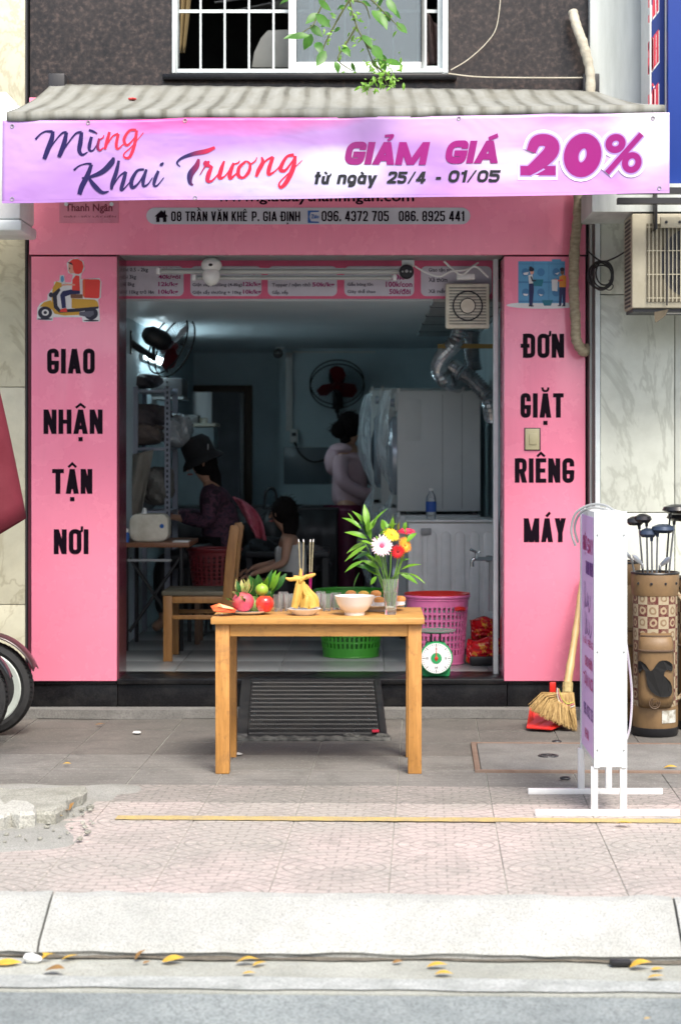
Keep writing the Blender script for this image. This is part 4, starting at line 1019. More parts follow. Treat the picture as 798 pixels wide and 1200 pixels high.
def T(px, D, z=TZ): return Vector((X(px, D), D, z))
def disc(nm, label, cat, c, prof, m, group=None, seg=32, sx=1, sy=1):
    w = MB(); w.lathe(prof, seg, c, sx=sx, sy=sy); return tag(w.build(nm, m, loc=c, smooth=True), label, cat, group)
m_china = mat('white glazed china', (.82, .80, .76), .18, (.78, .76, .72), 5, coat=.3)
def leafmesh(base, tip, width, bend=.15, up=Vector((0, -.4, .9)), fold=.25, n=7):
    base, tip = Vector(base), Vector(tip); ax = tip - base; L = ax.length; d = ax.normalized()
    side = d.cross(up).normalized()
    if side.length < .1: side = Vector((1, 0, 0))
    nrm = side.cross(d).normalized(); w = MB(); vs = []
    for i in range(n + 1):
        t = i / n; c = base + ax * t + nrm * bend * L * math.sin(t * math.pi) ; ww = width / 2 * (math.sin(min(1, t * 1.05) * math.pi) ** .75 * (1 - .25 * t) + .03) if t < 1 else .0008
        vs += [c - side * ww + nrm * ww * fold, c, c + side * ww + nrm * ww * fold]
    fs = []
    for i in range(n):
        a = i * 3; fs += [(a, a + 1, a + 4, a + 3), (a + 1, a + 2, a + 5, a + 4)]
    w.add(vs, fs); return w
def leafmat(name, a, b, rib, tr=.25):
    g = NG(name); k = g.ramp(g.noise(18, 4), [(.35, b), (.65, a)]); oi = g.n('ObjectInfo'); k = g.mix(g.math('MULTIPLY', oi.outputs['Random'], .5), k, rib)
    k = g.mix(g.ramp(g.noise(90, 2, .5, g.co((3, 3, .4))), [(.42, .3), (.58, 0)]), k, b)
    g.set(color=k, rough=.4); df = g.n('BsdfTranslucent'); g.l(k, df.inputs[0]); mx = g.n('MixShader'); mx.inputs[0].default_value = tr
    g.l(g.b.outputs[0], mx.inputs[1]); g.l(df.outputs[0], mx.inputs[2]); g.l(mx.outputs[0], g.out.inputs[0]); return g.m
m_leaf = leafmat('lush green leaf', (.17, .42, .025), (.08, .25, .018), (.30, .52, .05))
m_leafd = leafmat('dark green leaf', (.03, .13, .02), (.012, .06, .012), (.06, .2, .03))
m_stem = mat('green stem', (.16, .33, .05), .5, (.10, .24, .03))

# fruit plate
P1 = T(291, 8.74)
disc('fruit_plate', 'small white plate holding the dragon fruit and red apple on the table', 'plate', P1, [(0, 0), (.06, .0), (.075, .006), (.098, .016), (.099, .018), (.074, .009), (.0, .007)], m_china)
dc = Vector((X(285, 8.73), 8.73, TZ + .058))
df_ = thing('dragon_fruit', 'pink dragon fruit with green scaly tips lying on the white plate', 'fruit', dc - Vector((0, 0, .048)))
w = MB(); w.ball(dc, (.052, .05, .046), 18, 12, noise=.025); w.build('flesh_skin', mat('dragon fruit skin', (.66, .06, .13), .45, (.50, .12, .10), 14, bump=.2), df_, smooth=True)
m_dft = mat('dragon fruit scale', (.30, .42, .10), .5, (.45, .22, .12), 30)
for k in range(26):
    th = rnd.uniform(0, 6.28); ph = rnd.uniform(-.5, 1.45) if k < 14 else rnd.uniform(.9, 1.5)
    n_ = Vector((math.cos(th) * math.cos(ph), math.sin(th) * math.cos(ph), math.sin(ph)))
    b_ = dc + Vector((n_.x * .049, n_.y * .047, n_.z * .043)); L = rnd.uniform(.028, .04) if k < 14 else rnd.uniform(.05, .085)
    t_ = b_ + (n_ + Vector((0, 0, .9 if k >= 14 else .2)) + Vector((rnd.uniform(-.4, .4), rnd.uniform(-.3, .3), 0))).normalized() * L
    leafmesh(b_, t_, .022, .1, n_ + Vector((.01, 0, 0)), .3, 5).build('scale', m_dft if k % 3 else m_leafd, df_)
apc = Vector((X(310.5, 8.71), 8.71, TZ + .05))
ap = thing('apple', 'glossy red apple at the right end of the fruit plate', 'fruit', apc - Vector((0, 0, .04)))
prof = [(0, -.034), (.012, -.038), (.028, -.034), (.040, -.014), (.043, .004), (.038, .024), (.024, .036), (.012, .036), (.003, .028), (0, .026)]
w = MB(); w.lathe(prof, 24, apc); w.build('skin', mat('red apple skin', (.62, .015, .02), .22, (.70, .16, .05), 9, stretch=(1, 1, .3), coat=.4), ap, smooth=True)
w = MB(); w.tube([apc + Vector((0, 0, .028)), apc + Vector((.004, 0, .046))], .002, 5); w.build('stalk', m_dark, ap)
lc = Vector((X(307, 8.76), 8.76, TZ + .112))
w = MB(); w.ball(lc, (.031, .031, .029), 18, 12); w.ball(lc + Vector((0, -.0, .03)), (.004, .004, .004), 6, 4)
tag(w.build('lime', mat('lime skin', (.32, .48, .05), .35, (.22, .40, .04), 20, bump=.15, bscale=220), loc=lc - Vector((0, 0, .03)), smooth=True), 'small round green lime resting on top of the red apple', 'fruit')
gc_ = Vector((X(298, 8.80), 8.80, TZ + .042))
w = MB(); w.ball(gc_, (.04, .036, .036), 16, 10); tag(w.build('guava', mat('green guava skin', (.30, .45, .12), .45, (.22, .36, .08), 12), loc=gc_ - Vector((0, 0, .036)), smooth=True), 'green guava half hidden behind the dragon fruit and apple', 'fruit')
sp = thing('leaf_sprig', 'sprigs of dark green leaves standing behind the fruit on the plate', 'leaves', Vector((X(305, 8.84), 8.84, TZ + .015)))
ZA = lambda x, y, D: Vector(W(230 + x / 4.694, 630 + y / 4.694, D))
for (bx, by, tx, ty, ww) in ((345, 300, 290, 208, 46), (350, 300, 340, 200, 60), (385, 290, 420, 175, 34), (395, 290, 440, 178, 34), (405, 300, 465, 185, 38), (430, 295, 498, 200, 40), (440, 280, 492, 196, 36), (365, 285, 395, 215, 36), (330, 330, 270, 260, 44), (300, 300, 300, 215, 40), (380, 320, 410, 270, 34), (390, 320, 440, 265, 36), (360, 360, 430, 310, 40), (310, 350, 330, 240, 44)):
    D = 8.84 + rnd.uniform(-.03, .03); leafmesh(ZA(bx, by, D), ZA(tx, ty, D + rnd.uniform(-.05, .03)), ww / 4.694 * D / F * 1.05, .08, Vector((rnd.uniform(-.3, .3), -1, .3)), .3).build('leaf', m_leafd if rnd.random() < .55 else m_leaf, sp)
w = MB()
for q in ((300, 260), (345, 230), (395, 220), (440, 210)): w.tube(catmull([ZA(360, 390, 8.84), ZA((360 + q[0]) / 2 + 5, 320, 8.84), ZA(q[0], q[1], 8.84)], 4), .0022, 5)
w.build('twig', m_stem, sp)
# red dried peel at the left corner
rb_ = thing('red_envelope', 'crumpled red and orange paper offering at the left corner of the table', 'envelope', T(258, 8.7))
w = MB(); P = [ZA(80, 378, 8.68), ZA(128, 362, 8.7), ZA(200, 384, 8.72), ZA(226, 392, 8.72), ZA(212, 412, 8.64), ZA(150, 410, 8.60), ZA(96, 405, 8.62)]
w.add(P + [ZA(150, 384, 8.66)], [(i, (i + 1) % 7, 7) for i in range(7)]); solid(w.build('paper', mat('red orange paper', (.55, .05, .02), .6, (.60, .20, .05), 26, 3), rb_), .003)
w = MB(); w.add([ZA(112, 376, 8.655), ZA(130, 364, 8.65), ZA(196, 384, 8.65), ZA(214, 396, 8.64), ZA(150, 388, 8.64)], [(0, 1, 4), (1, 2, 4), (2, 3, 4)]); solid(w.build('gold_flap', mat('gold paper', (.7, .42, .18), .5), rb_), .002)
# drinking glasses
g = NG('clear glass'); g.set(color=(.96, .98, .98), rough=.04, trans=.93, ior=1.35); m_cg = g.m
w = MB(); w.lathe([(0, 0), (.019, 0), (.0195, .004), (.0235, .082), (.0215, .082), (.0175, .010), (0, .009)], 18)
for k in range(10): a = k * math.pi / 5; w.box(.0195 * math.cos(a) - .0012, .0195 * math.cos(a) + .0012, .0195 * math.sin(a) - .0012, .0195 * math.sin(a) + .0012, .006, .04)
gm = w.mesh('drinking_glass', m_cg, smooth=True)
spots = [(326, 8.88, 'leftmost of the small glasses, beside the apple'), (338.5, 8.90, 'small glass second from the left, left of the yellow fruit'), (351, 8.97, 'small glass behind the left part of the yellow fruit'), (371, 8.95, 'small glass behind the right part of the yellow fruit'), (383, 8.90, 'small glass just left of the white bowl'), (394, 8.97, 'small glass half hidden behind the white bowl'), (332, 9.02, 'rear small glass near the left end of the row'), (376, 9.04, 'rear small glass near the white bowl')]
for px, D, lab in spots:
    o = link(gm, 'drinking_glass', None, T(px, D)); tag(o, 'clear ' + lab, 'glass', 'small clear glasses on the offering table')
# yellow fingered citron on a fluted dish
DP = T(356.5, 8.69)
w = MB(); n = 36; vs = []
for r, h in ((.045, 0), (.05, .004), (.078, .030), (.076, .031), (.045, .010), (0, .009)):
    for k in range(n):
        t = 2 * math.pi * k / n; q = 1 + (.045 if r > .06 else 0) * math.cos(t * 12); vs.append(DP + Vector((math.cos(t) * r * q, math.sin(t) * r * q, h)))
fs = [(i * n + k, i * n + (k + 1) % n, (i + 1) * n + (k + 1) % n, (i + 1) * n + k) for i in range(5) for k in range(n)] + [tuple(range(n))]
w.add(vs, fs); tag(w.build('fluted_dish', m_china, loc=DP, smooth=True), 'white fluted dish under the yellow fingered citron', 'dish')
ci = thing('fingered_citron', 'yellow fingered citron standing in the fluted dish with tips spread like a star', 'fruit', DP + Vector((0, 0, .01)))
m_cit = mat('citron peel', (.66, .42, .09), .5, (.54, .30, .05), 20, bump=.35, bscale=110)
CZf = lambda x, y, D=8.69: ZA(x, y, D)
fing = [[(540, 385, 20), (552, 345, 24), (560, 300, 24), (566, 255, 20), (572, 230, 14)], [(585, 385, 16), (580, 330, 20), (575, 280, 22), (574, 240, 14)], [(640, 385, 30), (625, 340, 28), (600, 300, 22), (585, 255, 18), (575, 232, 12)], [(665, 380, 14), (655, 335, 18), (625, 300, 16), (600, 262, 12)],
 [(572, 232, 13), (545, 228, 12), (515, 230, 11), (492, 222, 5)], [(572, 230, 13), (556, 220, 12), (535, 214, 6)], [(574, 232, 13), (575, 205, 11), (575, 180, 8), (572, 170, 4)], [(576, 230, 13), (605, 218, 12), (635, 208, 12), (656, 200, 5)], [(576, 232, 12), (600, 215, 10), (612, 205, 5)], [(574, 234, 12), (570, 246, 8), (568, 252, 4)], [(600, 385, 18), (608, 350, 22), (612, 318, 14)]]
w = MB()
for k, f_ in enumerate(fing):
    dd = (-.015, .012, 0, .02, -.01, 0, .01, 0, -.012, -.03, -.02)[k]
    P = [ZA(a, b, 8.69 + dd) for a, b, c in f_]; rr = catmull([Vector((c, 0, 0)) for a, b, c in f_], 5)
    w.tube(catmull(P, 5), [max(.0018, r.x / 4.694 * 8.69 / F) for r in rr], 8)
w.build('fingers', m_cit, ci, smooth=True)
# incense
for k, (tx, bx, lab) in enumerate(((565, 578, 'leftmost'), (591, 583, 'second from the left'), (627, 622, 'third from the left'), (643, 628, 'rightmost'))):
    i_ = thing('incense_stick', lab + ' of the four burnt incense sticks behind the yellow citron', 'incense', ZA(bx, 345, 8.86), 'incense sticks on the table')
    dx = (-.0, .0, .0, .0)[k]
    w = MB(); w.tube([ZA(tx, 24, 8.86), ZA((tx * 3 + bx) / 4, 100, 8.86), ZA((tx + bx) / 2, 190, 8.86)], .0035, 6); w.build('ash', mat('grey brown incense', (.30, .27, .17), .95, (.22, .19, .12), 60), i_)
    w = MB(); w.tube([ZA(tx - (2 if k < 2 else -2), 9, 8.86), ZA(tx, 25, 8.86)], [.0028, .0034], 6); w.build('tip', mat('white ash', (.8, .8, .78), .9), i_)
    w = MB(); w.tube([ZA((tx + bx) / 2, 191, 8.86), ZA(bx, 345, 8.86)], .0018, 5); w.build('stick', mat('magenta stick', (.55, .01, .20), .6), i_)
w = MB(); b_ = T(365, 8.87); w.lathe([(0, 0), (.03, 0), (.036, .012), (.036, .05), (.033, .05), (.032, .014), (0, .012)], 20, b_); w.lathe([(0, .04), (.0325, .04)], 20, b_)
tag(w.build('incense_cup', m_china, loc=b_, smooth=True), 'little pale cup of ash holding the incense sticks behind the citron', 'cup')
# bowl
disc('bowl', 'plain white porcelain bowl on a foot, right of the glasses', 'bowl', T(415.5, 8.69), [(0, 0), (.046, 0), (.048, .004), (.047, .014), (.062, .026), (.080, .052), (.093, .088), (.0945, .090), (.091, .089), (.076, .056), (.056, .03), (.0, .022)], m_china, seg=40)
# plate of buns
bp = T(443, 8.93)
disc('bun_plate', 'white plate of small cakes behind the bowl and the vase', 'plate', bp, [(0, .01), (.06, .01), (.065, .0), (.07, .0), (.075, .012), (.13, .03), (.131, .033), (.08, .02), (0, .018)], m_china)
m_bun = mat('baked bun crust', (.62, .30, .09), .5, (.5, .18, .05), 16); m_bunw = mat('paper bun cup', (.75, .68, .66), .7)
for px, dz, lab in ((411, .022, 'leftmost of the small golden cakes, behind the bowl'), (426, .02, 'pale cake second from the left behind the bowl'), (440.5, .022, 'orange topped cake just left of the vase'), (444.5, .0205, 'low orange cake beside the foot of the vase, in a paper cup'), (469, .0205, 'brown cake seen right of the vase')):
    D = 8.93 if px != 444.5 else 8.87; c = T(px, D, TZ + dz)
    b_ = thing('small_cake', lab, 'cake', c, 'small cakes on the rear plate')
    k = .05 if px in (411, 426, 440.5) else .026
    w = MB(); w.lathe([(0, 0), (.018, 0), (.024, k)], 14, c); w.build('paper_cup', m_bunw, b_, smooth=True)
    w = MB(); w.lathe([(.0238, k - .002), (.027, k + .006), (.024, k + .016), (.012, k + .023), (0, k + .024)], 14, c); w.build('crust', m_bun if px != 426 else m_cit, b_, smooth=True)

# vase of flowers
VZ = lambda x, y, D=8.72: Vector(W(400 + x / 7.98, 580 + y / 7.98, D))
vc = T(457.5, 8.72)
vb = thing('glass_vase', 'tall clear glass vase of water and stems at the right end of the table', 'vase', vc)
w = MB(); w.lathe([(0, 0), (.026, 0), (.027, .004), (.030, .06), (.0385, .166), (.0355, .166), (.0275, .06), (.024, .022), (0, .02)], 28, vc); w.build('glass', m_cg, vb, smooth=True)
w = MB(); w.lathe([(0, .0215), (.0235, .0225), (.027, .06), (.0305, .105), (0, .105)], 28, vc); g = NG('vase water'); g.set(color=(.85, .93, .80), rough=.0, trans=1, ior=1.33); w.build('water', g.m, vb, smooth=True)
bq = thing('foliage_spray', 'long pointed green leaves arching out of the glass vase', 'leaves', vc + Vector((0, 0, .03)))
sc7 = 8.72 / F / 7.98
leaves = [((190,320),(5,215),45),((235,330),(100,150),62),((245,310),(212,85),62),((250,390),(195,235),55),((275,420),(238,190),48),((268,340),(432,125),30),((262,330),(332,212),46),((245,410),(30,350),58),((230,440),(50,545),42),((240,470),(32,622),48),((262,530),(105,612),40),((205,618),(32,725),42),((370,745),(98,660),62),((350,690),(180,612),50),((330,410),(440,318),58),((395,330),(378,225),46),((432,310),(392,235),40),((475,335),(482,200),42),((540,335),(556,235),46),((590,330),(606,250),40),((610,440),(705,358),52),((555,700),(745,650),36),((550,740),(716,836),52),((620,735),(782,830),24),((330,762),(272,842),42),((170,722),(115,872),16),((330,640),(200,545),44),((300,600),(160,520),40),((360,600),(250,470),44),((320,700),(190,660),40),((350,560),(290,440),50),((380,500),(320,380),46),((250,340),(165,255),40),((60,165),(130,260),14),((300,480),(180,430),46),((560,640),(640,600),30),((350,720),(300,600),40),((360,650),(240,560),46),((380,690),(310,520),42),((400,300),(520,270),26),((370,760),(230,700),40),((420,420),(360,330),44),((240,350),(260,220),44)]
for k, (b_, t_, ww) in enumerate(leaves):
    D0 = 8.72 + rnd.uniform(-.05, .06); D1 = D0 + rnd.uniform(-.09, .05)
    leafmesh(VZ(*b_, D0), VZ(*t_, D1), ww * sc7 * 1.12, rnd.uniform(.03, .13), Vector((rnd.uniform(-.2, .2), -.75, .7)), rnd.uniform(.1, .35), 8).build('leaf', m_leaf if rnd.random() < .74 else m_leafd, bq, smooth=True)
w = MB()
for pts in ([(430,1000),(400,780),(330,560),(250,330),(215,140)], [(440,1040),(380,800),(300,640),(180,610)], [(450,1030),(430,780),(400,500),(430,320),(480,230)], [(470,1040),(500,760),(620,735)], [(440,1030),(340,740),(230,470),(150,420)], [(480,1030),(540,700),(600,420),(580,260)], [(420,1060),(400,850),(392,700)], [(490,1050),(505,860),(520,640)]):
    w.tube(catmull([VZ(a, b, 8.72 + rnd.uniform(-.012, .012)) for a, b in pts], 5), .0026, 6)
w.build('stem', m_stem, bq, smooth=True)
def gerbera(cx, cy, r, col, c2, lab, tilt, D, ctr, np_=22, sq=1.0):
    c = VZ(cx, cy, D); t = thing('gerbera_flower', lab, 'flower', c)
    M_ = Euler(tilt).to_matrix().to_4x4(); Rr = r * sc7
    m = mat(lab[:24] + ' petal', col, .55, c2, 60, 2, .2)
    for ring_, (ri, n, lift) in enumerate(((1.0, np_, .12), (.86, np_ - 3, .26), (.55, 14, .4))):
        for k in range(n):
            a = 2 * math.pi * (k + ring_ * .4) / n + rnd.uniform(-.06, .06); rr = Rr * ri * rnd.uniform(.93, 1.05)
            b0 = Vector((math.cos(a) * Rr * .12, 0, math.sin(a) * Rr * .12)); b0.y = -ring_ * .002
            t0 = Vector((math.cos(a) * rr, -lift * rr * .8, math.sin(a) * rr))
            leafmesh(c + (M_ @ b0), c + (M_ @ t0), Rr * (.24 if ring_ < 2 else .17), .12, M_ @ Vector((0, -1, 0)), .12, 4).build('petal', m if ring_ < 2 else mat(lab[:24] + ' heart', ctr[1], .6), t)
    w = MB(); w.ball(c + (M_ @ Vector((0, -Rr * .12, 0))), (Rr * .2, Rr * .12, Rr * .2), 14, 8, M=M_, noise=.06); w.build('centre', mat(lab[:24] + ' eye', ctr[0], .8, tuple(q * .5 for q in ctr[0]), 200), t)
    w = MB(); e_ = VZ(430 + (cx - 450) * .35, 1000, 8.72)
    w.tube(catmull([c + (M_ @ Vector((0, .004, 0))), c + Vector((0, .025, -.04)), (c + e_) / 2 + Vector(((.45 - (cx - 400) / 300) * .02, .01, 0)), VZ(440 + (cx - 450) * .3, 790, 8.72), e_], 5), .003, 6); w.build('stalk', m_stem, t, smooth=True)
gerbera(378, 478, 108, (.86, .72, .74), (.80, .45, .55), 'white and pink gerbera, largest bloom at the front left of the bunch', (R(-18), 0, R(0)), 8.65, ((.72, .10, .20), (.80, .42, .52)))
gerbera(465, 378, 84, (.86, .62, .02), (.80, .48, .01), 'yellow gerbera above the white and pink one', (R(-42), R(10), R(20)), 8.68, ((.6, .35, .02), (.85, .55, .02)))
gerbera(588, 470, 80, (.85, .22, .01), (.85, .36, .02), 'orange gerbera at the right of the bunch', (R(-15), 0, R(40)), 8.68, ((.6, .25, .02), (.85, .40, .03)))
gerbera(527, 528, 72, (.66, .006, .01), (.50, .004, .01), 'deep red gerbera, lowest bloom of the bunch', (R(5), 0, R(10)), 8.64, ((.3, .01, .01), (.6, .02, .02)), 18)
gerbera(606, 350, 90, (.72, .03, .09), (.58, .01, .04), 'crimson gerbera seen edge on at the top right of the bunch', (R(-72), R(0), R(0)), 8.74, ((.35, .05, .05), (.72, .06, .12)))

# ================================================================ ON THE PAVEMENT
# black ramp
rp = thing('ramp', 'black textured rubber ramp with a worn edge leading up to the shop step', 'ramp', (X(366, 9.8), 9.9, 0))
m_rub = mat('dusty black rubber', (.009, .0095, .011), .5, (.024, .023, .022), 9, 6, bump=.3)
r0, r1 = 9.555, 10.36
xa0, xa1, xb0, xb1 = X(277, r0), X(454, r0), X(283, r1), X(446, r1)
def rpt(a, b, h=0): return Vector(((xa0 + (xa1 - xa0) * a) * (1 - b) + (xb0 + (xb1 - xb0) * a) * b, r0 + (r1 - r0) * b, .016 + (.205 - .016) * b + h))
w = MB(); vs = [rpt(a, b, 0) for a, b in ((0, 0), (1, 0), (1, 1), (0, 1))] + [Vector((rpt(a, b).x, rpt(a, b).y, 0.0)) for a, b in ((0, 0), (1, 0), (1, 1), (0, 1))]
w.add(vs, [(0, 1, 2, 3), (4, 7, 6, 5), (0, 4, 5, 1), (1, 5, 6, 2), (2, 6, 7, 3), (3, 7, 4, 0)]); w.build('wedge', m_rub, rp, bevel=.004)
w = MB()
for i in range(58):
    a = .085 + i * .0148; w.add([rpt(a, .04, .0005), rpt(a + .006, .04, .0005), rpt(a + .006, .96, .0005), rpt(a, .96, .0005), rpt(a + .001, .045, .009), rpt(a + .005, .045, .009), rpt(a + .005, .955, .009), rpt(a + .001, .955, .009)], [(4, 5, 6, 7), (0, 1, 5, 4), (1, 2, 6, 5), (2, 3, 7, 6), (3, 0, 4, 7)])
for j in range(13):
    b = .05 + j * .074; w.add([rpt(.082, b, .001), rpt(.942, b, .001), rpt(.942, b + .02, .001), rpt(.082, b + .02, .001), rpt(.083, b + .004, .0065), rpt(.941, b + .004, .0065), rpt(.941, b + .016, .0065), rpt(.083, b + .016, .0065)], [(4, 5, 6, 7), (0, 1, 5, 4), (1, 2, 6, 5), (2, 3, 7, 6), (3, 0, 4, 7)])
tr_ = w.build('tread', m_rub, rp); tr_['kind'] = 'stuff'
for a0, a1 in ((.0, .075), (.95, 1.0)):
    w = MB(); w.add([rpt(a0, .01, .0005), rpt(a1, .01, .0005), rpt(a1, .99, .0005), rpt(a0, .99, .0005), rpt(a0 + .005, .02, .012), rpt(a1 - .005, .02, .012), rpt(a1 - .005, .98, .012), rpt(a0 + .005, .98, .012)], [(4, 5, 6, 7), (0, 1, 5, 4), (1, 2, 6, 5), (2, 3, 7, 6), (3, 0, 4, 7)]); w.build('side_strip', m_rub, rp, bevel=.002)
m_worn = mat('worn grey edging', (.13, .13, .115), .85, (.02, .02, .02), 16, 5, .15)
w = MB(); w.grid(lambda a, b: Vector((xa0 - .005 + (xa1 - xa0 + .02) * a, r0 - .035 + .035 * b + .004 * math.sin(a * 43), .004 + .018 * b + .003 * math.sin(a * 70))), 60, 2); solid(w.build('front_lip', m_worn, rp, smooth=True), .02, -1)
for (px, py, s_) in ((451, 861, .02), (445, 866, .028), (452, 866, .018), (410, 865, .03), (418, 867, .02)):
    w = MB(); w.ball((X(px, 9.55), 9.56, .02), (s_, s_ * .6, s_ * .5), 8, 5, noise=.25); w.build('mortar_lump', m_worn, rp)
w = MB(); w.box(X(436, 9.62), X(444, 9.62), 9.58, 9.64, .036, .042); w.build('red_patch', mat('red tape', (.5, .02, .05), .5), rp)

# hatch cover in the pavement
hc = thing('access_cover', 'large concrete access cover with rusty steel edges in the pavement right of the table', 'hatch', S(1.02, 2.78, .002))
def hbox(nm, u0, u1, v0, v1, z0, z1, m, bev=0):
    mb = MB(); street_box(mb, u0, u1, v0, v1, z0, z1); return mb.build(nm, m, hc, bevel=bev)
m_rust = mat('rusty steel', (.16, .10, .07), .8, (.24, .18, .14), 12, 5, bump=.3)
hu0, hu1, hv0, hv1 = .42, 1.50, 2.40, 3.22
hbox('slab', hu0 + .03, hu1 - .03, hv0 + .03, hv1 - .03, -.02, .010, m_hatch, .004)
for a in ((hu0, hu1, hv0, hv0 + .026), (hu0, hu1, hv1 - .026, hv1), (hu0, hu0 + .026, hv0 + .0265, hv1 - .0265), (hu1 - .026, hu1, hv0 + .0265, hv1 - .0265)): hbox('edge_bar', *a, -.02, .012, m_rust, .003)
for px, py in ((642, 886), (652, 869), (662, 912)):
    D = F * 1.49 / (py - HY); c = Vector((X(px, D), D, .0105)); w = MB()
    w.torus(c, .045 if py == 886 else .02, .005, 18, 5, 'Z')
    if py == 886:
        for a in range(3): M_ = Matrix.Rotation(a * math.pi / 3, 4, 'Z'); w.tube([c + M_ @ Vector((-.05, 0, 0)), c + M_ @ Vector((.05, 0, 0))], .004, 5)
    w.build('lifting_eye', m_dark, hc)

# broken concrete slabs on the left
def chunk(nm, label, poly, z0, z1, m, cat):
    w = MB(); n = len(poly); vs = []
    for q, (z, ins) in enumerate(((z0, .0), (z1 - .012, .0), (z1, .014))):
        c = sum((Vector((p[0], p[1], 0)) for p in poly), Vector()) / n
        for p in poly:
            v = Vector((p[0], p[1], 0)); d = (c - v).normalized(); v = v + d * ins; j = rnd.uniform(-.006, .006); vs.append(Vector((v.x + j, v.y + j, z + (j if q else 0))))
    fs = [(q * n + i, q * n + (i + 1) % n, (q + 1) * n + (i + 1) % n, (q + 1) * n + i) for q in range(2) for i in range(n)] + [tuple(2 * n + i for i in range(n)), tuple(range(n - 1, -1, -1))]
    w.add(vs, fs); return tag(w.build(nm, m, loc=(poly[0][0], poly[0][1], z0)), label, cat)
m_slab = stone_mat('old concrete slab', (.40, .40, .35), (.24, .24, .20), (.32, .31, .26), 6, .95, 1.2, 120)
def gp(px, py, z=0): D = F * (H - z) / (py - HY); return (X(px, D), D)
def jag(A, B, n, amp): return [(A[0] + (B[0] - A[0]) * i / n + rnd.uniform(-amp, amp), A[1] + (B[1] - A[1]) * i / n + rnd.uniform(-amp, amp)) for i in range(n)]
zt = .055
A_, B_, C_, D_ = gp(-160, 927, zt), gp(104, 922, zt), gp(66, 950, zt), gp(-150, 955, zt)
chunk('concrete_slab', 'thick broken grey concrete slab lying on the pavement at the left edge', jag(A_, B_, 12, .008) + jag(B_, C_, 8, .014) + jag(C_, D_, 12, .008) + [D_], .0, zt, m_slab, 'slab')
zt2 = .07
poly = [gp(-40, 940, zt2), gp(-2, 937, zt2), gp(6, 941, zt2), gp(16, 936, zt2), gp(34, 937, zt2), gp(44, 945, zt2), gp(42, 951, zt2), gp(24, 953, zt2), gp(14, 951, zt2), gp(6, 954, zt2), gp(-40, 955, zt2)]
chunk('paving_block', 'pale interlocking paving block leaning in front of the broken slab', poly, .0, zt2, stone_mat('pale block', (.50, .50, .45), (.33, .33, .29), (.42, .41, .37), 6, .95, 1.2, 130), 'block')

cr_ = MB()
for i in range(70):
    px, py = rnd.uniform(0, 112), rnd.uniform(938, 990); D = F * H / (py - HY); s_ = rnd.uniform(.003, .014) * (1 if rnd.random() < .8 else 1.8); cr_.ball((X(px, D), D, s_ * .4 + .008), (s_, s_, s_ * .6), 6, 4, noise=.3)
tag(cr_.build('rubble', m_slab), 'loose crumbs of broken concrete round the slab at the left', 'rubble')['kind'] = 'stuff'
# fallen leaves along the gutter: each leaf on its own
m_yleaf = mat('fallen yellow leaf', (.62, .42, .05), .6, (.5, .27, .03), 30, 4)
m_bleaf = mat('fallen brown leaf', (.30, .17, .05), .7, (.2, .10, .03), 30, 4)
fl_ = [(32, 1114, 30, 0, .1, 'y'), (54, 1119, 20, 90, .1, 'y'), (56, 1126, 18, 20, .3, 'y'), (82, 1125, 19, 15, .2, 'y'), (10, 1130, 32, 5, 0, 'y'), (64, 1141, 28, 0, -.3, 'b'), (165, 1125, 14, 30, .5, 'b'), (203, 1128, 26, 0, .2, 'y'), (172, 1129, 10, 60, 0, 'b'), (290, 1130, 28, -10, .2, 'y'), (305, 1131, 20, 20, 0, 'y'), (292, 1142, 16, 0, 0, 'y'), (512, 1134, 24, 0, .1, 'y'), (520, 1143, 22, 10, 0, 'y'), (466, 1129, 14, 40, 0, 'b'), (750, 1135, 26, 0, .3, 'y'), (770, 1137, 16, 30, 0, 'y'), (768, 1147, 20, 0, .1, 'y'), (758, 1195, 8, 0, 0, 'y'), (79, 880 + 16, 10, 0, 0, 'y'), (118, 850, 12, 0, 0, 'b'), (730, 967, 20, 0, .1, 'y'), (785, 901, 16, 0, .1, 'y'), (76, 957, 16, 20, .4, 'b'), (84, 950, 12, 60, .5, 'b'), (70, 960, 10, 0, .2, 'y'), (90, 943, 9, 30, .3, 'b')]
lab_ = ['largest yellow leaf on top of the pile at the left end of the gutter', 'yellow leaf standing crosswise in the pile at the left of the gutter', 'small yellow leaf under the crosswise one in the left pile', 'folded yellow leaf just right of the pile in the left gutter', 'long flat yellow leaf touching the left edge of the picture in the gutter', 'brown leaf lying alone below the left pile, on the white line', 'curled brown leaf poking out from under the kerb right of the left pile', 'yellow leaf next to the curled brown leaf in the left gutter', 'tiny brown leaf fragment under the kerb left of the yellow leaf', 'larger leaf of the yellow pair in the gutter below the left table leg', 'smaller leaf of the yellow pair in the gutter below the left table leg', 'yellow leaf lying below the pair, on the edge of the white line', 'yellow leaf in the gutter below the right table leg', 'flat yellow leaf below the one under the right table leg, near the white line', 'curled brown leaf in the gutter left of the right table leg', 'longest yellow leaf in the gutter at the right, past the black scrap', 'short yellow leaf touching the long one at the right of the gutter', 'yellow leaf on the white line below the long one at the right', 'tiny yellow leaf on the asphalt at the bottom right corner', 'yellow leaf on the grey tiles above the broken slab', 'brown leaf at the foot of the left pink pillar', 'yellow leaf on the yellow line under the light box sign', 'yellow leaf on the corner of the access cover at the right', 'brown leaf leaning on the edge of the broken slab, lower one', 'upright brown leaf in the crack beside the broken slab', 'yellow leaf caught under the corner of the broken slab', 'small yellow leaf at the tip of the broken slab']
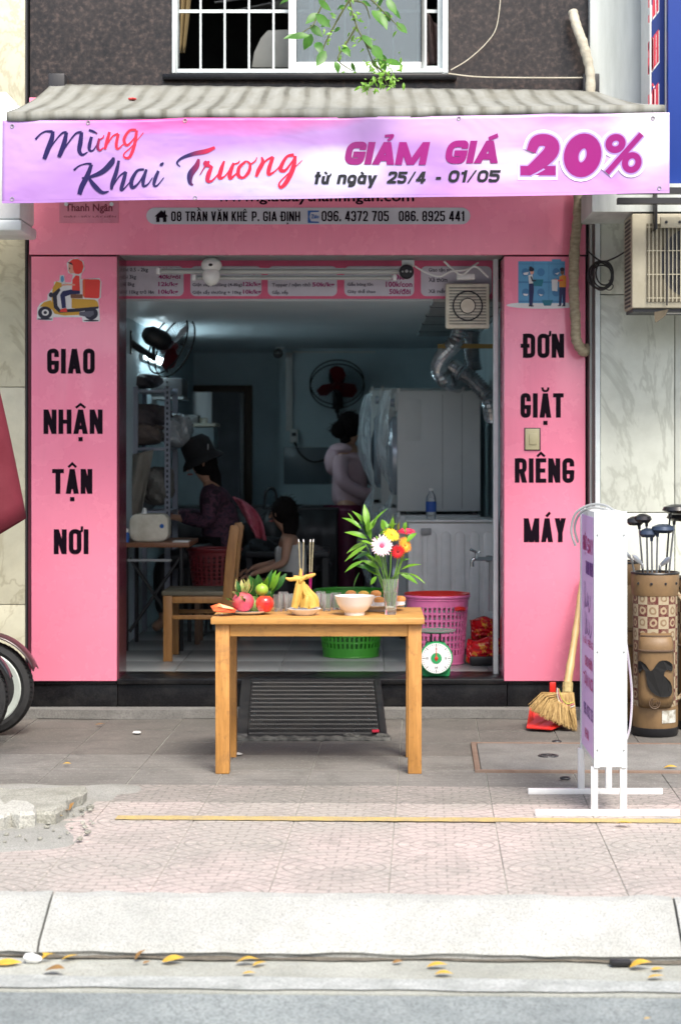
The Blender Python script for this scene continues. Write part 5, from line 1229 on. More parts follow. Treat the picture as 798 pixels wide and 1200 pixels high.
for k, (px, py, L, rot, cu, kd) in enumerate(fl_):
    z = -.137 if py > 1100 else .008
    if kd == 'y' and px == 730: z = .008
    D = F * (H - z) / (py - HY); c = Vector((X(px, D), D, z)); s_ = L * D / F / 2; a = R(rot) + rnd.uniform(-.35, .35)
    d = Vector((math.cos(a), math.sin(a) * 1.2, 0)) * s_
    w = leafmesh(c - d + Vector((0, 0, .003)), c + d + Vector((0, 0, .005 + abs(cu) * .05)), s_ * rnd.uniform(.9, 1.35), .03 + abs(cu) * .2 + rnd.uniform(0, .10), Vector((0, rnd.uniform(-.25, .1), 1)), .10, 7)
    o = w.build('fallen_leaf', m_yleaf if kd == 'y' else m_bleaf, loc=c, smooth=True)
    tag(o, lab_[k], 'leaf', 'fallen leaves')
D = F * 1.637 / (1131 - HY); w = MB(); w.box(X(714, D), X(739, D), D - .02, D + .02, -.1375, -.118)
tag(w.build('black_wrapper', m_blackp, loc=(X(726, D), D, -.1375), bevel=.007), 'small flat black plastic scrap in the gutter right of centre', 'litter')
D = F * 1.637 / (1127 - HY); w = MB(); w.ball((X(38, D), D, -.125), (.03, .02, .014), 8, 5, noise=.3); tag(w.build('paper_scrap', m_white, loc=(X(38, D), D, -.137)), 'crumpled white paper scrap among the yellow leaves', 'litter')
for px, py, lab in ((161, 860, 'small white paper scrap on the paving left of the table'), (278, 885, 'tiny white scrap beside the back left table leg')):
    D = F * H / (py - HY); w = MB(); w.ball((X(px, D), D, .008), (.024, .03, .006), 7, 4, noise=.3); tag(w.build('paper_scrap', m_white, loc=(X(px, D), D, 0)), lab, 'litter')

# light box sign
LD, LB = 7.60, 8.10
lbx = thing('lightbox_sign', 'white free standing light box sign with lilac printed face on a white steel frame', 'sign', (X(712, LD), (LD + LB) / 2, 0))
lx0, lx1 = X(697.5, LD), X(732.5, LD); lz0, lz1 = Z(899, LD), Z(600, LD)
w = MB(); w.box(lx0, lx1, LD, LB, lz0, lz1); bx = w.build('casing', m_wpaint, lbx, bevel=.002)
m_lil = mat('lilac sign face', (.78, .50, .90), .35, (.80, .55, .90), 1.5)
w = MB(); w.box(lx0 - .003, lx0 - .0005, LD + .03, LB - .03, lz0 + .025, lz1 - .025); fc = w.build('printed_face', m_lil, lbx)
w = MB(); w.box(lx1 + .0005, lx1 + .003, LD + .03, LB - .03, lz0 + .025, lz1 - .025); w.build('printed_face', m_lil, lbx)
for a, b in ((lx0 - .006, lx0 + .016), (lx1 - .016, lx1 + .006)):
    w = MB(); w.box(a, b, LD - .003, LD + .02, lz0 - .002, lz1 + .002); w.build('edge_trim', m_alu, lbx)
    w = MB(); w.box(a, b, LB - .02, LB + .003, lz0 - .002, lz1 + .002); w.build('edge_trim', m_alu, lbx)
for px in (699.5, 730.5):
    for py in (627, 764, 879):
        w = MB(); w.lathe([(0, -.003), (.004, -.0025), (.004, 0)], 8, (X(px, LD), LD - .0035, Z(py, LD)), 'Y'); w.build('screw', m_grey, lbx)
for px in (696.5, 730.5):
    w = MB(); w.box(X(px - 4, LD), X(px + 4, LD), LD + .005, LD + .028, .024, lz0 - .0005); w.build('post', m_wpaint, lbx, bevel=.002)
    w = MB(); w.box(X(px - 4, LD), X(px + 4, LD), LB - .028, LB - .005, .024, lz0 - .0005); w.build('post', m_wpaint, lbx, bevel=.002)
w = MB(); w.box(X(627, LD), X(796, LD), LD + .0, LD + .024, 0, .0235); w.build('foot_bar', m_wpaint, lbx, bevel=.002)
w = MB(); w.box(X(618, LB), X(775, LB), LB - .03, LB - .006, 0, .0235); w.build('foot_bar', m_wpaint, lbx, bevel=.002)
def side_text(txt, a, b, pz0, pz1, m, t=.22, yoff=0):
    """a..b: fraction of the face width, read from the street; pz: photo rows at the near edge"""
    mb = MB(); wd_ = LB - LD - .08; letters(mb, txt, a * wd_, b * wd_, Z(pz1, LD), Z(pz0, LD), 0, t, .45)
    mb.v = [Vector((lx0 - .0042 + v.y * .5, LB - .04 - v.x, v.z)) for v in mb.v]; mb.build('lettering', m, fc)
m_pk = mat('pink print', (.55, .03, .25), .4); m_pur = mat('purple print', (.16, .03, .30), .4)
side_text('GIẶT', .12, .45, 632, 650, m_pk); side_text('SẤY', .5, .95, 632, 652, m_pk) if False else side_text('SAY', .5, .95, 634, 652, m_pk)
side_text('THANH NGAN', .35, .95, 662, 678, m_pur, .18)
side_text('MÁY RIÊNG', .15, .95, 756, 764, m_pk, .2); side_text('GIAO NHẬN', .3, .9, 778, 790, m_pk, .2); side_text('TẬN NƠI', .15, .95, 800, 814, m_pk, .2)
side_text('096. 4372 705', .2, .95, 836, 850, m_pur, .16); side_text('KHAI', .3, .6, 866, 878, m_pk, .2)
w = MB()
for k, (a, b, c, d) in enumerate(((.25, .35, 720, 688), (.35, .5, 718, 700), (.5, .6, 716, 704), (.6, .75, 722, 702), (.3, .4, 752, 725), (.42, .55, 750, 732), (.55, .7, 750, 734), (.7, .85, 752, 736))):
    wd_ = LB - LD - .08
    P = catmull([Vector((a * wd_, Z(d, LD), 0)), Vector((a * wd_ + .006, Z(c, LD), 0)), Vector((b * wd_, Z((c + d) / 2, LD), 0)), Vector((b * wd_ - .008, Z(d, LD), 0))], 5)
    vs, fs = ribbon([Vector((p.x, p.y)) for p in P], .007); w.add([(lx0 - .0042 - .0001 * k, LB - .04 - v.x, v.y) for v in vs], fs)
w.build('script_lettering', m_pur, fc)
# grey cable loop on top of the sign
w = MB(); w.tube(catmull([W(674, 640, 7.9), W(669, 622, 7.9), W(674, 602, 7.88), W(690, 592, 7.85), W(708, 592, 7.8), W(720, 600, 7.75), W(712, 603, 7.75)], 6), .0055, 7); w.tube(catmull([W(677, 636, 7.95), W(673, 618, 7.95), W(679, 602, 7.92), W(693, 595, 7.88), W(710, 597, 7.85), W(722, 604, 7.8)], 6), .0055, 7)
cbl = w.build('cable', mat('grey cable sheath', (.36, .38, .38), .5), loc=W(700, 600, 7.8), smooth=True); tag(cbl, 'loop of grey cable draped over the top of the light box sign', 'cable')
w = MB(); w.tube(catmull([W(693, 603, 7.78), W(700, 599, 7.78), W(705, 603, 7.78), W(703, 606, 7.78)], 5), .006, 6); w.build('plug', m_white, cbl)
w = MB(); w.tube(catmull([W(733, 752, 7.95), W(737, 780, 7.98), W(740, 815, 8.0), W(738, 850, 8.0), W(734, 866, 8.0)], 6), .005, 6)
tag(w.build('cable', mat('pale cable', (.55, .55, .57), .5), loc=W(737, 866, 8), smooth=True), 'pale cable hanging in a curve down the right side of the light box sign', 'cable')

# broom and dustpan
br = thing('straw_broom', 'straw fan broom with a bamboo handle leaning on the right pink pillar', 'broom', W(655, 856, 9.86))
m_bam = mat('bamboo', (.52, .36, .17), .5, (.42, .27, .11), 8, stretch=(1, 1, .5))
hp = [W(664, 806, 9.95), W(668, 780, 10.02), W(674, 740, 10.12), W(679, 700, 10.22), W(682, 672, 10.3)]
w = MB(); P = catmull(hp, 5); w.tube(P, [.024 + .003 * (1 if i % 5 == 0 else 0) - .0007 * i for i in range(len(P))], 10); w.build('handle', m_bam, br, smooth=True)
w = MB(); w.tube([W(664.5, 812, 9.94), W(665, 800, 9.96)], .028, 10); w.build('binding', mat('straw binding', (.45, .36, .16), .8, (.3, .22, .09), 60), br)
g = NG('broom straw'); co = g.co((40, 40, 2)); k = g.ramp(g.noise(2, 3, .6, co), [(.35, (.22, .13, .04)), (.6, (.46, .31, .12))]); g.set(color=k, rough=.8); m_straw = g.m
neck = Vector(W(664, 812, 9.94)); w = MB()
for i in range(420):
    t = rnd.random(); tip = Vector(W(619 + 57 * t, 829 + 27 * t ** .75 + rnd.uniform(-3, 2), 9.84)) + Vector((0, rnd.uniform(-.035, .035), 0))
    mid = neck.lerp(tip, .5) + Vector(((-.01 - .02 * (1 - t)), rnd.uniform(-.025, .012), .012 + .02 * (1 - t)))
    st_ = neck + Vector((rnd.uniform(-.02, .02), rnd.uniform(-.02, .02), 0)); P = [st_, mid, tip]
    w.tube(P, [.0026, .0032, .0012], 3, cap=False)
o = w.build('bristles', m_straw, br); o['kind'] = 'stuff'
w = MB()
core = [(.0, 1)]
w.add([Vector(W(658, 812, 9.93)), Vector(W(671, 812, 9.93)), Vector(W(675, 852, 9.88)), Vector(W(650, 846, 9.88)), Vector(W(624, 830, 9.88)), Vector(W(640, 818, 9.9))], [(0, 1, 2, 3, 4, 5)]); solid(w.build('straw_core', m_straw, br), .045)
for k, (q, m) in enumerate(((0, 'w'), (1, 'p'), (2, 'y'))):
    w = MB(); off = 2.2 * k; w.tube(catmull([W(652.5 + off * .4, 806 + off * .2, 9.875), W(653 + off, 816, 9.875), W(657 + off, 825 - off * .6, 9.875), W(665, 829 - off, 9.875), W(673 - off * .3, 827 - off, 9.885)], 5), .0028, 5)
    w.build('stitching', mat({'w': 'pale thread', 'p': 'pink thread', 'y': 'yellow green thread'}[m], {'w': (.7, .66, .6), 'p': (.62, .2, .25), 'y': (.5, .5, .1)}[m], .8), br)
dp = thing('dustpan', 'bright red plastic dustpan standing behind the straw broom', 'dustpan', W(640, 853, 9.95))
m_red = mat('bright red plastic', (.70, .03, .02), .35)
w = MB(); w.box(X(643.5, 10.12), X(651, 10.12), 10.11, 10.125, Z(815, 10.12), Z(799, 10.12)); w.build('handle', m_red, dp, bevel=.006)
w = MB(); pts = [W(622, 830, 10.05), W(650, 812, 10.1), W(664, 830, 10.1), W(672, 850, 10.0), W(650, 855, 9.87), W(617, 852, 9.87)]
w.add([W(620, 832, 10.08), W(668, 832, 10.08), W(668, 846, 9.98), W(646, 855, 9.80), W(617, 853, 9.84)], [(0, 1, 2, 3, 4)]); solid(w.build('pan', m_red, dp), .006)
w = MB(); w.add([W(621, 829, 10.0), W(624, 834, 10.06), W(626, 853, 9.9), W(617, 853, 9.86)], [(0, 1, 2, 3)]); solid(w.build('side_wall', m_red, dp), .006)

# ---------------------------------------------------------------- golf bags and clubs
m_tan = mat('tan leather', (.22, .135, .06), .5, (.14, .085, .038), 9, bump=.35, bscale=30)
m_tand = mat('brown leather', (.12, .075, .045), .55)
g = NG('patchwork tapestry'); sep = g.n('SeparateXYZ'); g.l(g.tc.outputs['Object'], sep.inputs[0])
uu = g.math('MULTIPLY', g.math('ARCTAN2', sep.outputs[0], g.math('MULTIPLY', sep.outputs[1], -1)), .125 / .062); vv = g.math('DIVIDE', sep.outputs[2], .062)
ck = g.math('MODULO', g.math('ADD', g.math('ADD', g.math('FLOOR', uu), 20), g.math('FLOOR', vv)), 2)
fu = g.math('SUBTRACT', g.math('FRACT', uu), .5); fv = g.math('SUBTRACT', g.math('FRACT', vv), .5)
rr = g.math('SQRT', g.math('ADD', g.math('MULTIPLY', fu, fu), g.math('MULTIPLY', fv, fv)))
rr = g.math('ADD', rr, g.math('MULTIPLY', g.math('SUBTRACT', g.noise(22, 3), .5), .35))
k = g.mix(ck, (.10, .018, .016), (.38, .32, .21)); k2 = g.mix(ck, (.42, .33, .2), (.18, .10, .05))
mid = g.ramp(rr, [(.14, 0), (.17, 1), (.30, 1), (.33, 0)]); k = g.mix(g.math('MULTIPLY', mid, .8), k, k2)
k = g.mix(g.ramp(g.noise(70, 4), [(.4, .35), (.6, 0)]), k, (.3, .22, .14)); g.set(color=k, rough=.85); m_tap = g.m
def golfbag(px, D, lab, fabric, r=.125, z1=.84, rot=0):
    t = thing('golf_bag', lab, 'golf bag', (0, 0, 0)); t0 = t
    w = MB(); w.lathe([(r * .9, 0), (r * .98, .012), (r * .98, .045), (r * .9, .05)], 28); w.build('base', m_blackp, t, smooth=True)
    w = MB(); w.lathe([(r * .95, .045), (r * .97, .06), (r * .965, .15), (r * .94, .16)], 28); w.build('lower_cuff', m_tan, t, smooth=True)
    w = MB(); w.lathe([(r * .945, .155), (r * .93, .4), (r * .95, z1 - .12), (r * .95, z1 - .10)], 36); w.build('sleeve', fabric, t, smooth=True)
    w = MB(); w.lathe([(r * .97, z1 - .115), (r * 1.0, z1 - .10), (r * 1.02, z1 - .005), (r * 1.0, z1), (r * .93, z1 - .002), (r * .90, z1 - .09)], 28); cf = w.build('top_cuff', m_tan, t, smooth=True)
    w = MB(); w.torus((0, 0, z1), r * .99, .007, 32, 6, 'Z'); w.build('rim_piping', m_blackp, cf, smooth=True)
    for a in (-.9, -.3, .3, .9):
        w = MB(); w.lathe([(0, -.004), (.007, -.003), (.007, 0)], 10, (r * 1.01 * math.sin(a), -r * 1.01 * math.cos(a), z1 - .05), 'Y'); w.build('stud', m_blackp, cf)
    w = MB(); w.lathe([(0, z1 - .06), (r * .92, z1 - .06)], 24); w.build('divider', m_blackp, t)
    # pocket
    def pk(a, b, dep):
        ang = (a - .5) * 1.55; z = .15 + .385 * b; e = min(1, min(a, 1 - a) * 5) ** .5 * min(1, min(b, 1 - b) * 7) ** .5
        rr_ = r * .93 + dep * e; return Vector((rr_ * math.sin(ang - .12), -rr_ * math.cos(ang - .12), z))
    w = MB(); w.grid(lambda a, b: pk(a, b, .045), 18, 18); po = w.build('pocket', m_tan, t, smooth=True); solid(po, .004)
    w = MB(); w.tube([pk(a / 14, .78, .05) for a in range(1, 14)], .006, 6); w.build('zip', m_tand, po, smooth=True)
    w = MB(); w.tube([pk(.04, b / 16, .047) for b in range(1, 15)] + [pk(a / 12, .97, .047) for a in range(1, 12)] + [pk(.96, b / 16, .047) for b in range(14, 0, -1)], .005, 6); w.build('piping', m_tand, po, smooth=True)
    if fabric is m_tap and r < .13:
        def em(x, y): return pk(.06 + (x - 68) / 150 * .86, 1 - (y - 660) / 350, .054)
        sh = [(70,800),(85,785),(110,800),(125,830),(140,810),(155,785),(180,780),(206,800),(206,832),(182,822),(172,850),(195,880),(206,930),(180,950),(142,940),(116,900),(110,850),(100,820),(80,845)]
        sh = catmull([Vector((a, b, 0)) for a, b in sh], 2, True); c = em(150, 870); w = MB()
        w.add([em(p.x, p.y) + Vector((rnd.uniform(-.001, .001), -.002, rnd.uniform(-.001, .001))) for p in sh], [tuple(range(len(sh)))])
        solid(w.build('black_emblem', mat('black plush', (.008, .008, .008), .95), po), .004)
        w = MB(); cc_ = em(140, 980); w.torus(cc_ + Vector((0, -.001, 0)), .027, .003, 20, 5); w.torus(cc_ + Vector((0, -.001, 0)), .018, .002, 20, 5)
        letters(w, 'U', 0, .1, 0, .1, 0) if False else w.tube([cc_ + Vector((-.009, -.002, .008)), cc_ + Vector((-.007, -.002, -.008)), cc_ + Vector((0, -.002, .004)), cc_ + Vector((.007, -.002, -.008)), cc_ + Vector((.009, -.002, .008))], .002, 4)
        w.build('round_badge', m_tand, po)
        w = MB(); w.grid(lambda a, b: Vector((r * .985 * math.sin(.15 + a * .75), -r * .985 * math.cos(.15 + a * .75), .075 + .065 * b)), 8, 3); w.build('white_label', mat('scuffed white label', (.55, .55, .5), .7, (.3, .28, .22), 30, 5, .12), t)
    w = MB(); P = [Vector((r * .9, -.02, z1 - .1)), Vector((r * 1.35, -.03, z1 - .2)), Vector((r * 1.5, -.03, .45)), Vector((r * 1.3, -.02, .25)), Vector((r * .9, 0, .18))]; w.tube(catmull(P, 5), .022, 8, sq=.5); w.build('strap', fabric, t, smooth=True)
    t.location = (X(px, D), D, 0); t.rotation_euler = (0, 0, rot); ORIG[t.name] = Vector(t.location)
    return t
golfbag(767, 9.74, 'checked tapestry and tan leather golf bag with a black plush emblem on its pocket', m_tap, .122)
golfbag(724, 10.0, 'plain tan golf bag mostly hidden behind the light box sign', mat('beige canvas', (.36, .26, .15), .8, (.28, .19, .1), 14), .115, .88, .3)
golfbag(822, 9.95, 'golf bag of checked tapestry cut off by the right edge of the picture', m_tap, .135, .80, -.3)
m_steel = mat('brushed steel', (.45, .46, .48), .28, metal=.9); m_bhead = mat('glossy black head', (.02, .02, .022), .2); m_bluh = mat('steel blue head', (.04, .06, .10), .3, metal=.4); m_shaft = mat('grey shaft', (.25, .26, .27), .35, metal=.6)
clubs = [('wood', 748, 611, 753, 676, m_bhead, 'leftmost black headed club leaning out of the checked golf bag'), ('wood', 757, 608, 757, 678, m_bhead, 'club with a small dark head second from the left'), ('wood', 770, 620, 768, 680, m_bluh, 'club with a broad steel blue head in front'), ('wood', 785, 597, 779, 680, m_bhead, 'tallest club with a big glossy black head'), ('wood', 790, 606, 783, 682, m_bhead, 'black headed club at the right of the bag'), ('wood', 763, 625, 763, 680, m_bluh, 'smaller blue headed club behind the broad blue one'),
 ('iron', 739, 653, 746, 680, m_steel, 'steel iron club with its head out at the left, lowest of the clubs'), ('iron', 752, 660, 753, 682, m_steel, 'short steel iron club standing at the front rim'), ('iron', 773, 662, 772, 684, m_steel, 'dark short iron club at the middle of the rim')]
for kd, px, py, bx_, by_, m, lab in clubs:
    D = 9.72 + rnd.uniform(-.05, .05); hd = Vector(W(px, py, D)); b_ = Vector(W(bx_, by_, D)); b_.z -= .12
    b_ = Vector((X(767, 9.74) + (b_.x - X(767, 9.74)) * .8, 9.74 + (D - 9.74), b_.z)); t = thing('golf_club', lab, 'golf club', b_, 'golf clubs in the checked bag')
    w = MB(); w.tube([b_, hd], [.006, .005], 7); w.build('shaft', m_shaft if rnd.random() < .6 else m_bhead, t)
    w = MB(); ax = (hd - b_).normalized()
    if kd == 'wood':
        s_ = 1.5 if px in (785, 790) else (1.2 if px == 770 else .9); sg = 1 if px > 765 else -1
        w.lathe([(0, -.022), (.035, -.02), (.052, -.004), (.046, .014), (.02, .026), (0, .028)], 18, hd + Vector((sg * .022 * s_, -.01, .0)), sx=s_ * 1.0, sy=s_ * .8); w.tube([hd - ax * .04, hd], [.008, .011], 8)
    else:
        s_ = Vector((-.028, -.012, .024)) if px != 773 else Vector((.026, -.012, .022))
        q = hd; w.add([q + Vector((0, -.006, -.014)), q + s_ * 1.6 + Vector((0, 0, -.022)), q + s_ * 2.0, q + s_ * 1.1 + Vector((0, 0, .016)), q + Vector((0, -.006, .008)), q + Vector((0, .006, -.014)), q + s_ * 1.6 + Vector((0, .012, -.022)), q + s_ * 2.0 + Vector((0, .01, 0)), q + s_ * 1.1 + Vector((0, .008, .016)), q + Vector((0, .006, .008))], [(0, 1, 2, 3, 4), (9, 8, 7, 6, 5), (0, 5, 6, 1), (1, 6, 7, 2), (2, 7, 8, 3), (3, 8, 9, 4), (4, 9, 5, 0)]); w.tube([hd - ax * .03, hd], .008, 7)
    w.build('head', m, t, smooth=kd == 'wood', bevel=0 if kd == 'wood' else .003)

# ---------------------------------------------------------------- motor scooters at the left, mostly outside the picture
m_scp = mat('maroon brown paint', (.06, .028, .03), .35, (.045, .02, .022), 6, coat=.2); m_scg = mat('dark grey paint', (.03, .035, .04), .3, coat=.3)
m_rim = mat('pale green white alloy', (.55, .60, .55), .35, (.45, .5, .46), 8); m_tyre = mat('tyre rubber', (.014, .014, .015), .7, (.03, .03, .03), 30, bump=.3)
def scooter(label, paint, rimm, loc, rz):
    t = thing('motor_scooter', label, 'scooter', (0, 0, 0), 'motor scooters parked at the left')
    def wheel(x, r):
        c = Vector((x, 0, r)); w = MB(); pr_ = [(r * .74, -.028), (r * .84, -.042), (r * .95, -.034), (r, -.010), (r, .010), (r * .95, .034), (r * .84, .042), (r * .74, .028), (r * .74, -.028)]
        w.lathe(pr_, 44, c, 'Y'); wh = w.build('wheel', m_tyre, t, smooth=True)
        w = MB(); w.lathe([(r * .60, -.022), (r * .62, -.030), (r * .74, -.036), (r * .765, -.032), (r * .765, .032), (r * .60, .026), (r * .60, -.022)], 44, c, 'Y'); w.build('rim', rimm, wh, smooth=True)
        w = MB()
        for k in range(5):
            for s_ in (-.13, .13):
                a = k * 2 * math.pi / 5 + .3; w.tube([c + Vector((math.cos(a) * .03, 0, math.sin(a) * .03)), c + Vector((math.cos(a + s_) * r * .68, 0, math.sin(a + s_) * r * .68))], [.012, .009], 6)
        w.lathe([(0, -.04), (.035, -.035), (.035, .035), (0, .04)], 16, c, 'Y'); w.build('spoke', m_grey, wh, smooth=True)
        w = MB(); w.lathe([(.04, -.046), (.088, -.046), (.088, -.043), (.04, -.043)], 28, c, 'Y'); w.build('brake_disc', m_steel, wh)
        w = MB(); n = 14
        for k in range(60):
            a = 2 * math.pi * k / 60
            for s_ in (-1, 1):
                p = c + Vector((math.cos(a) * r * .99, s_ * .02, math.sin(a) * r * .99)); w.tube([p + Vector((0, -.012 * s_, 0)), c + Vector((math.cos(a + .06) * r * .975, s_ * .034, math.sin(a + .06) * r * .975))], .003, 3, cap=False)
        w.build('tyre_tread', m_tyre, wh)
        return c
    r = .245; c = wheel(0, r); c2 = wheel(-1.22, r)
    w = MB(); w.grid(lambda a, b: c + Vector((math.cos(R(20) + a * R(150)) * (r + .028 + .004 * math.sin(a * 3)), (b - .5) * .115, math.sin(R(20) + a * R(150)) * (r + .028) + .018 * (1 - (2 * b - 1) ** 2))), 22, 6); solid(w.build('front_fender', paint, t, smooth=True), .005)
    for s_ in (-1, 1):
        w = MB(); w.tube([c + Vector((0, s_ * .055, 0)), c + Vector((-.06, s_ * .055, .2)), c + Vector((-.20, s_ * .05, .55))], .018, 8); w.build('fork', m_grey, t, smooth=True)
    side = [(-.16, .42), (-.10, .52), (-.17, .80), (-.26, .96), (-.33, .94), (-.34, .70), (-.36, .42), (-.48, .30), (-.78, .28), (-.86, .40), (-.96, .55), (-1.3, .62), (-1.52, .66), (-1.5, .56), (-1.3, .42), (-1.05, .30), (-.9, .17), (-.42, .17), (-.24, .26)]
    w = MB(); w.prism(side, -.11, .11); w.build('body', paint, t, bevel=.03, bseg=3)
    w = MB(); w.prism([(-.84, .62), (-.80, .70), (-1.0, .76), (-1.4, .78), (-1.46, .70), (-1.3, .64)], -.13, .13); w.build('seat', m_blackp, t, bevel=.03, bseg=3)
    w = MB(); w.tube(catmull([(-.36, -.34, 1.0), (-.30, -.2, .99), (-.26, 0, .97), (-.30, .2, .99), (-.36, .34, 1.0)], 5), .016, 8); w.build('handlebar', m_blackp, t, smooth=True)
    w = MB(); w.ball((-.185, 0, .88), (.05, .09, .07), 14, 8); w.build('headlight', m_white, t, smooth=True)
    for s_ in (-1, 1):
        w = MB(); w.ball((-.30, s_ * .34, 1.16), (.015, .06, .045), 12, 8); w.tube([(-.33, s_ * .28, 1.0), (-.30, s_ * .33, 1.14)], .006, 6); w.build('mirror', m_blackp, t, smooth=True)
    w = MB(); w.prism([(-.95, .17), (-.9, .30), (-1.3, .32), (-1.36, .2)], -.15, -.06); w.build('engine', m_grey, t, bevel=.02)
    w = MB(); w.tube([(-.95, .13, .2), (-1.2, .15, .22), (-1.55, .16, .3)], [.02, .045, .05], 12); w.build('exhaust', m_steel, t, smooth=True)
    w = MB(); w.tube([(-.85, -.1, .17), (-.78, -.22, .01)], .01, 6); w.build('side_stand', m_grey, t)
    t.location = loc; t.rotation_euler = (0, 0, rz); ORIG[t.name] = Vector(loc); return t
scooter('maroon motor scooter with a pale alloy front wheel beside the left marble wall', m_scp, m_rim, (X(-15, 9.72), 9.72, 0), R(-3))
scooter('dark grey motor scooter nearer the street at the left edge, only its front tyre showing', m_scg, m_scg, (X(-46, 9.36), 9.33, 0), R(4))

# closed market umbrella at the left edge
um = thing('umbrella', 'dark red closed parasol with its hanging corner showing at the left edge', 'umbrella', (-1.935, 8.3, 0))
uc = Vector((-1.935, 8.3, 0)); m_umb = mat('dark red canvas', (.13, .006, .018), .8, (.10, .005, .014), 5, bump=.2, bscale=200)
w = MB(); w.tube([uc, uc + Vector((0, 0, 2.5))], .022, 10); w.build('pole', m_grey, um)
w = MB(); w.lathe([(0, 0), (.25, 0), (.25, .06), (.05, .09), (.04, .25), (0, .25)], 24, uc); w.build('base', m_concrete, um, smooth=True)
def drape(a, b):
    t = 2 * math.pi * a; fold = abs(math.cos(t * 4)); tt = 1 - b
    rad = .03 + (.40 * tt ** .6) * (.62 + .38 * fold); zb = 1.18 - .10 * (1 - fold)
    return uc + Vector((math.cos(t) * rad, math.sin(t) * rad, 2.45 + (zb - 2.45) * tt))
w = MB(); w.grid(drape, 128, 16); solid(w.build('canopy', m_umb, um, smooth=True), .004)

# ---------------------------------------------------------------- branch hanging from a street tree above the camera's view
tr = thing('tree_branch', 'thin leafy green branch hanging down in front of the upstairs window', 'branch', W(405, -120, 8.9))
BZ = lambda x, y, D=8.9: Vector(W(190 + x / 2.28, y / 2.28, D))
w = MB()
br_ = [[(430, -330), (470, -150), (500, 0), (520, 70), (545, 120), (565, 170), (590, 205), (605, 235)], [(470, -150), (440, -20), (415, 40), (400, 70), (350, 100)], [(490, -60), (560, 0), (600, 40), (640, 80)], [(500, 0), (465, 60), (430, 130), (425, 165)], [(545, 120), (570, 140), (590, 160), (630, 168)], [(520, 70), (490, 120), (470, 160), (510, 190)], [(590, 205), (560, 220), (540, 240)], [(560, 165), (600, 200), (628, 215)], [(500, 0), (540, 10), (555, 50)]]
for p in br_: P = catmull([BZ(a, b, 8.9 + .02 * math.sin(a)) for a, b in p], 4); w.tube(P, [.006 - .0042 * i / len(P) for i in range(len(P))], 5)
w.build('twig', mat('green brown twig', (.12, .14, .05), .7), tr, smooth=True)
m_bl = leafmat('green branch leaf', (.10, .30, .035), (.035, .13, .018), (.16, .40, .05), .35)  # two greens mixed by noise, tinted per leaf
big_ = [(425,50,30,25,40),(405,45,-25,20,36),(408,78,25,22,40),(392,105,-15,30,40),(372,98,-45,5,34),(350,96,-30,8,22),(418,125,10,25,36),(428,150,-18,28,40),(465,175,6,22,28),(575,45,30,35,50),(590,52,12,30,30),(636,72,22,18,38),(610,10,18,30,36),(600,40,10,20,26),(570,135,22,28,46),(590,160,8,32,42),(612,165,35,10,30),(490,135,15,18,30),(545,105,20,25,36),(540,10,22,8,26),(510,175,6,18,18),(430,10,25,20,30),(470,78,-12,8,20),(455,38,14,6,16),(440,60,-18,14,24),(500,0,25,-10,28),(560,-10,25,15,34),(620,30,20,22,30),(527,55,16,4,18),(330,5,-18,8,20),(585,5,-14,22,24),(480,20,-16,10,20)]
for x, y, dx, dy, wd_ in big_:
    D = 8.9 + rnd.uniform(-.08, .08); s_ = 1.0
    leafmesh(BZ(x - dx * .5, y - dy * .5, D), BZ(x + dx * .85, y + dy * .95, D + rnd.uniform(-.05, .05)), wd_ * .72 / 2.28 * D / F, rnd.uniform(-.05, .15), Vector((rnd.uniform(-.5, .5), -.9, .5)), .2, 6).build('leaf', m_bl, tr, smooth=True)
w = MB()
for k in range(210):
    p = br_[rnd.choice((0, 0, 0, 2, 3, 4, 5, 6, 6, 7, 7))]; i = rnd.randrange(len(p) - 1); t = rnd.random(); q = (p[i][0] + (p[i + 1][0] - p[i][0]) * t + rnd.gauss(0, 12), p[i][1] + (p[i + 1][1] - p[i][1]) * t + rnd.gauss(0, 9)); D = 8.9 + rnd.uniform(-.06, .06)
    b_ = BZ(q[0], q[1], D); a = rnd.uniform(0, 6.28); L = rnd.uniform(.014, .032); l_ = leafmesh(b_, b_ + Vector((math.cos(a) * L, rnd.uniform(-.01, .01), math.sin(a) * L - .008)), L * .5, .1, Vector((rnd.uniform(-.5, .5), -.9, .5)), .2, 4); w.add(l_.v, l_.f)
o = w.build('small_leaves', m_leaf, tr); o['kind'] = 'stuff'

# ================================================================ INSIDE THE SHOP
# door opening at the rear left and its brown frame
m_brownf = mat('dark brown door frame', (.10, .055, .03), .5)
rdf = thing('rear_doorway', 'dark brown door frame standing open at the rear left of the shop', 'doorway', (-1.3, 16.9, FZ))
w = MB(); w.box(-1.10, -1.03, 16.84, 16.9, FZ, 2.04); w.build('jamb', m_brownf, rdf, bevel=.004)
w = MB(); w.box(-1.555, -1.10, 16.84, 16.9, 1.98, 2.04); w.build('head', m_brownf, rdf, bevel=.004)
w = MB(); w.box(-1.14, -1.105, 16.86, 17.2, FZ, 1.97); w.build('door_leaf', m_grey, rdf, bevel=.004)

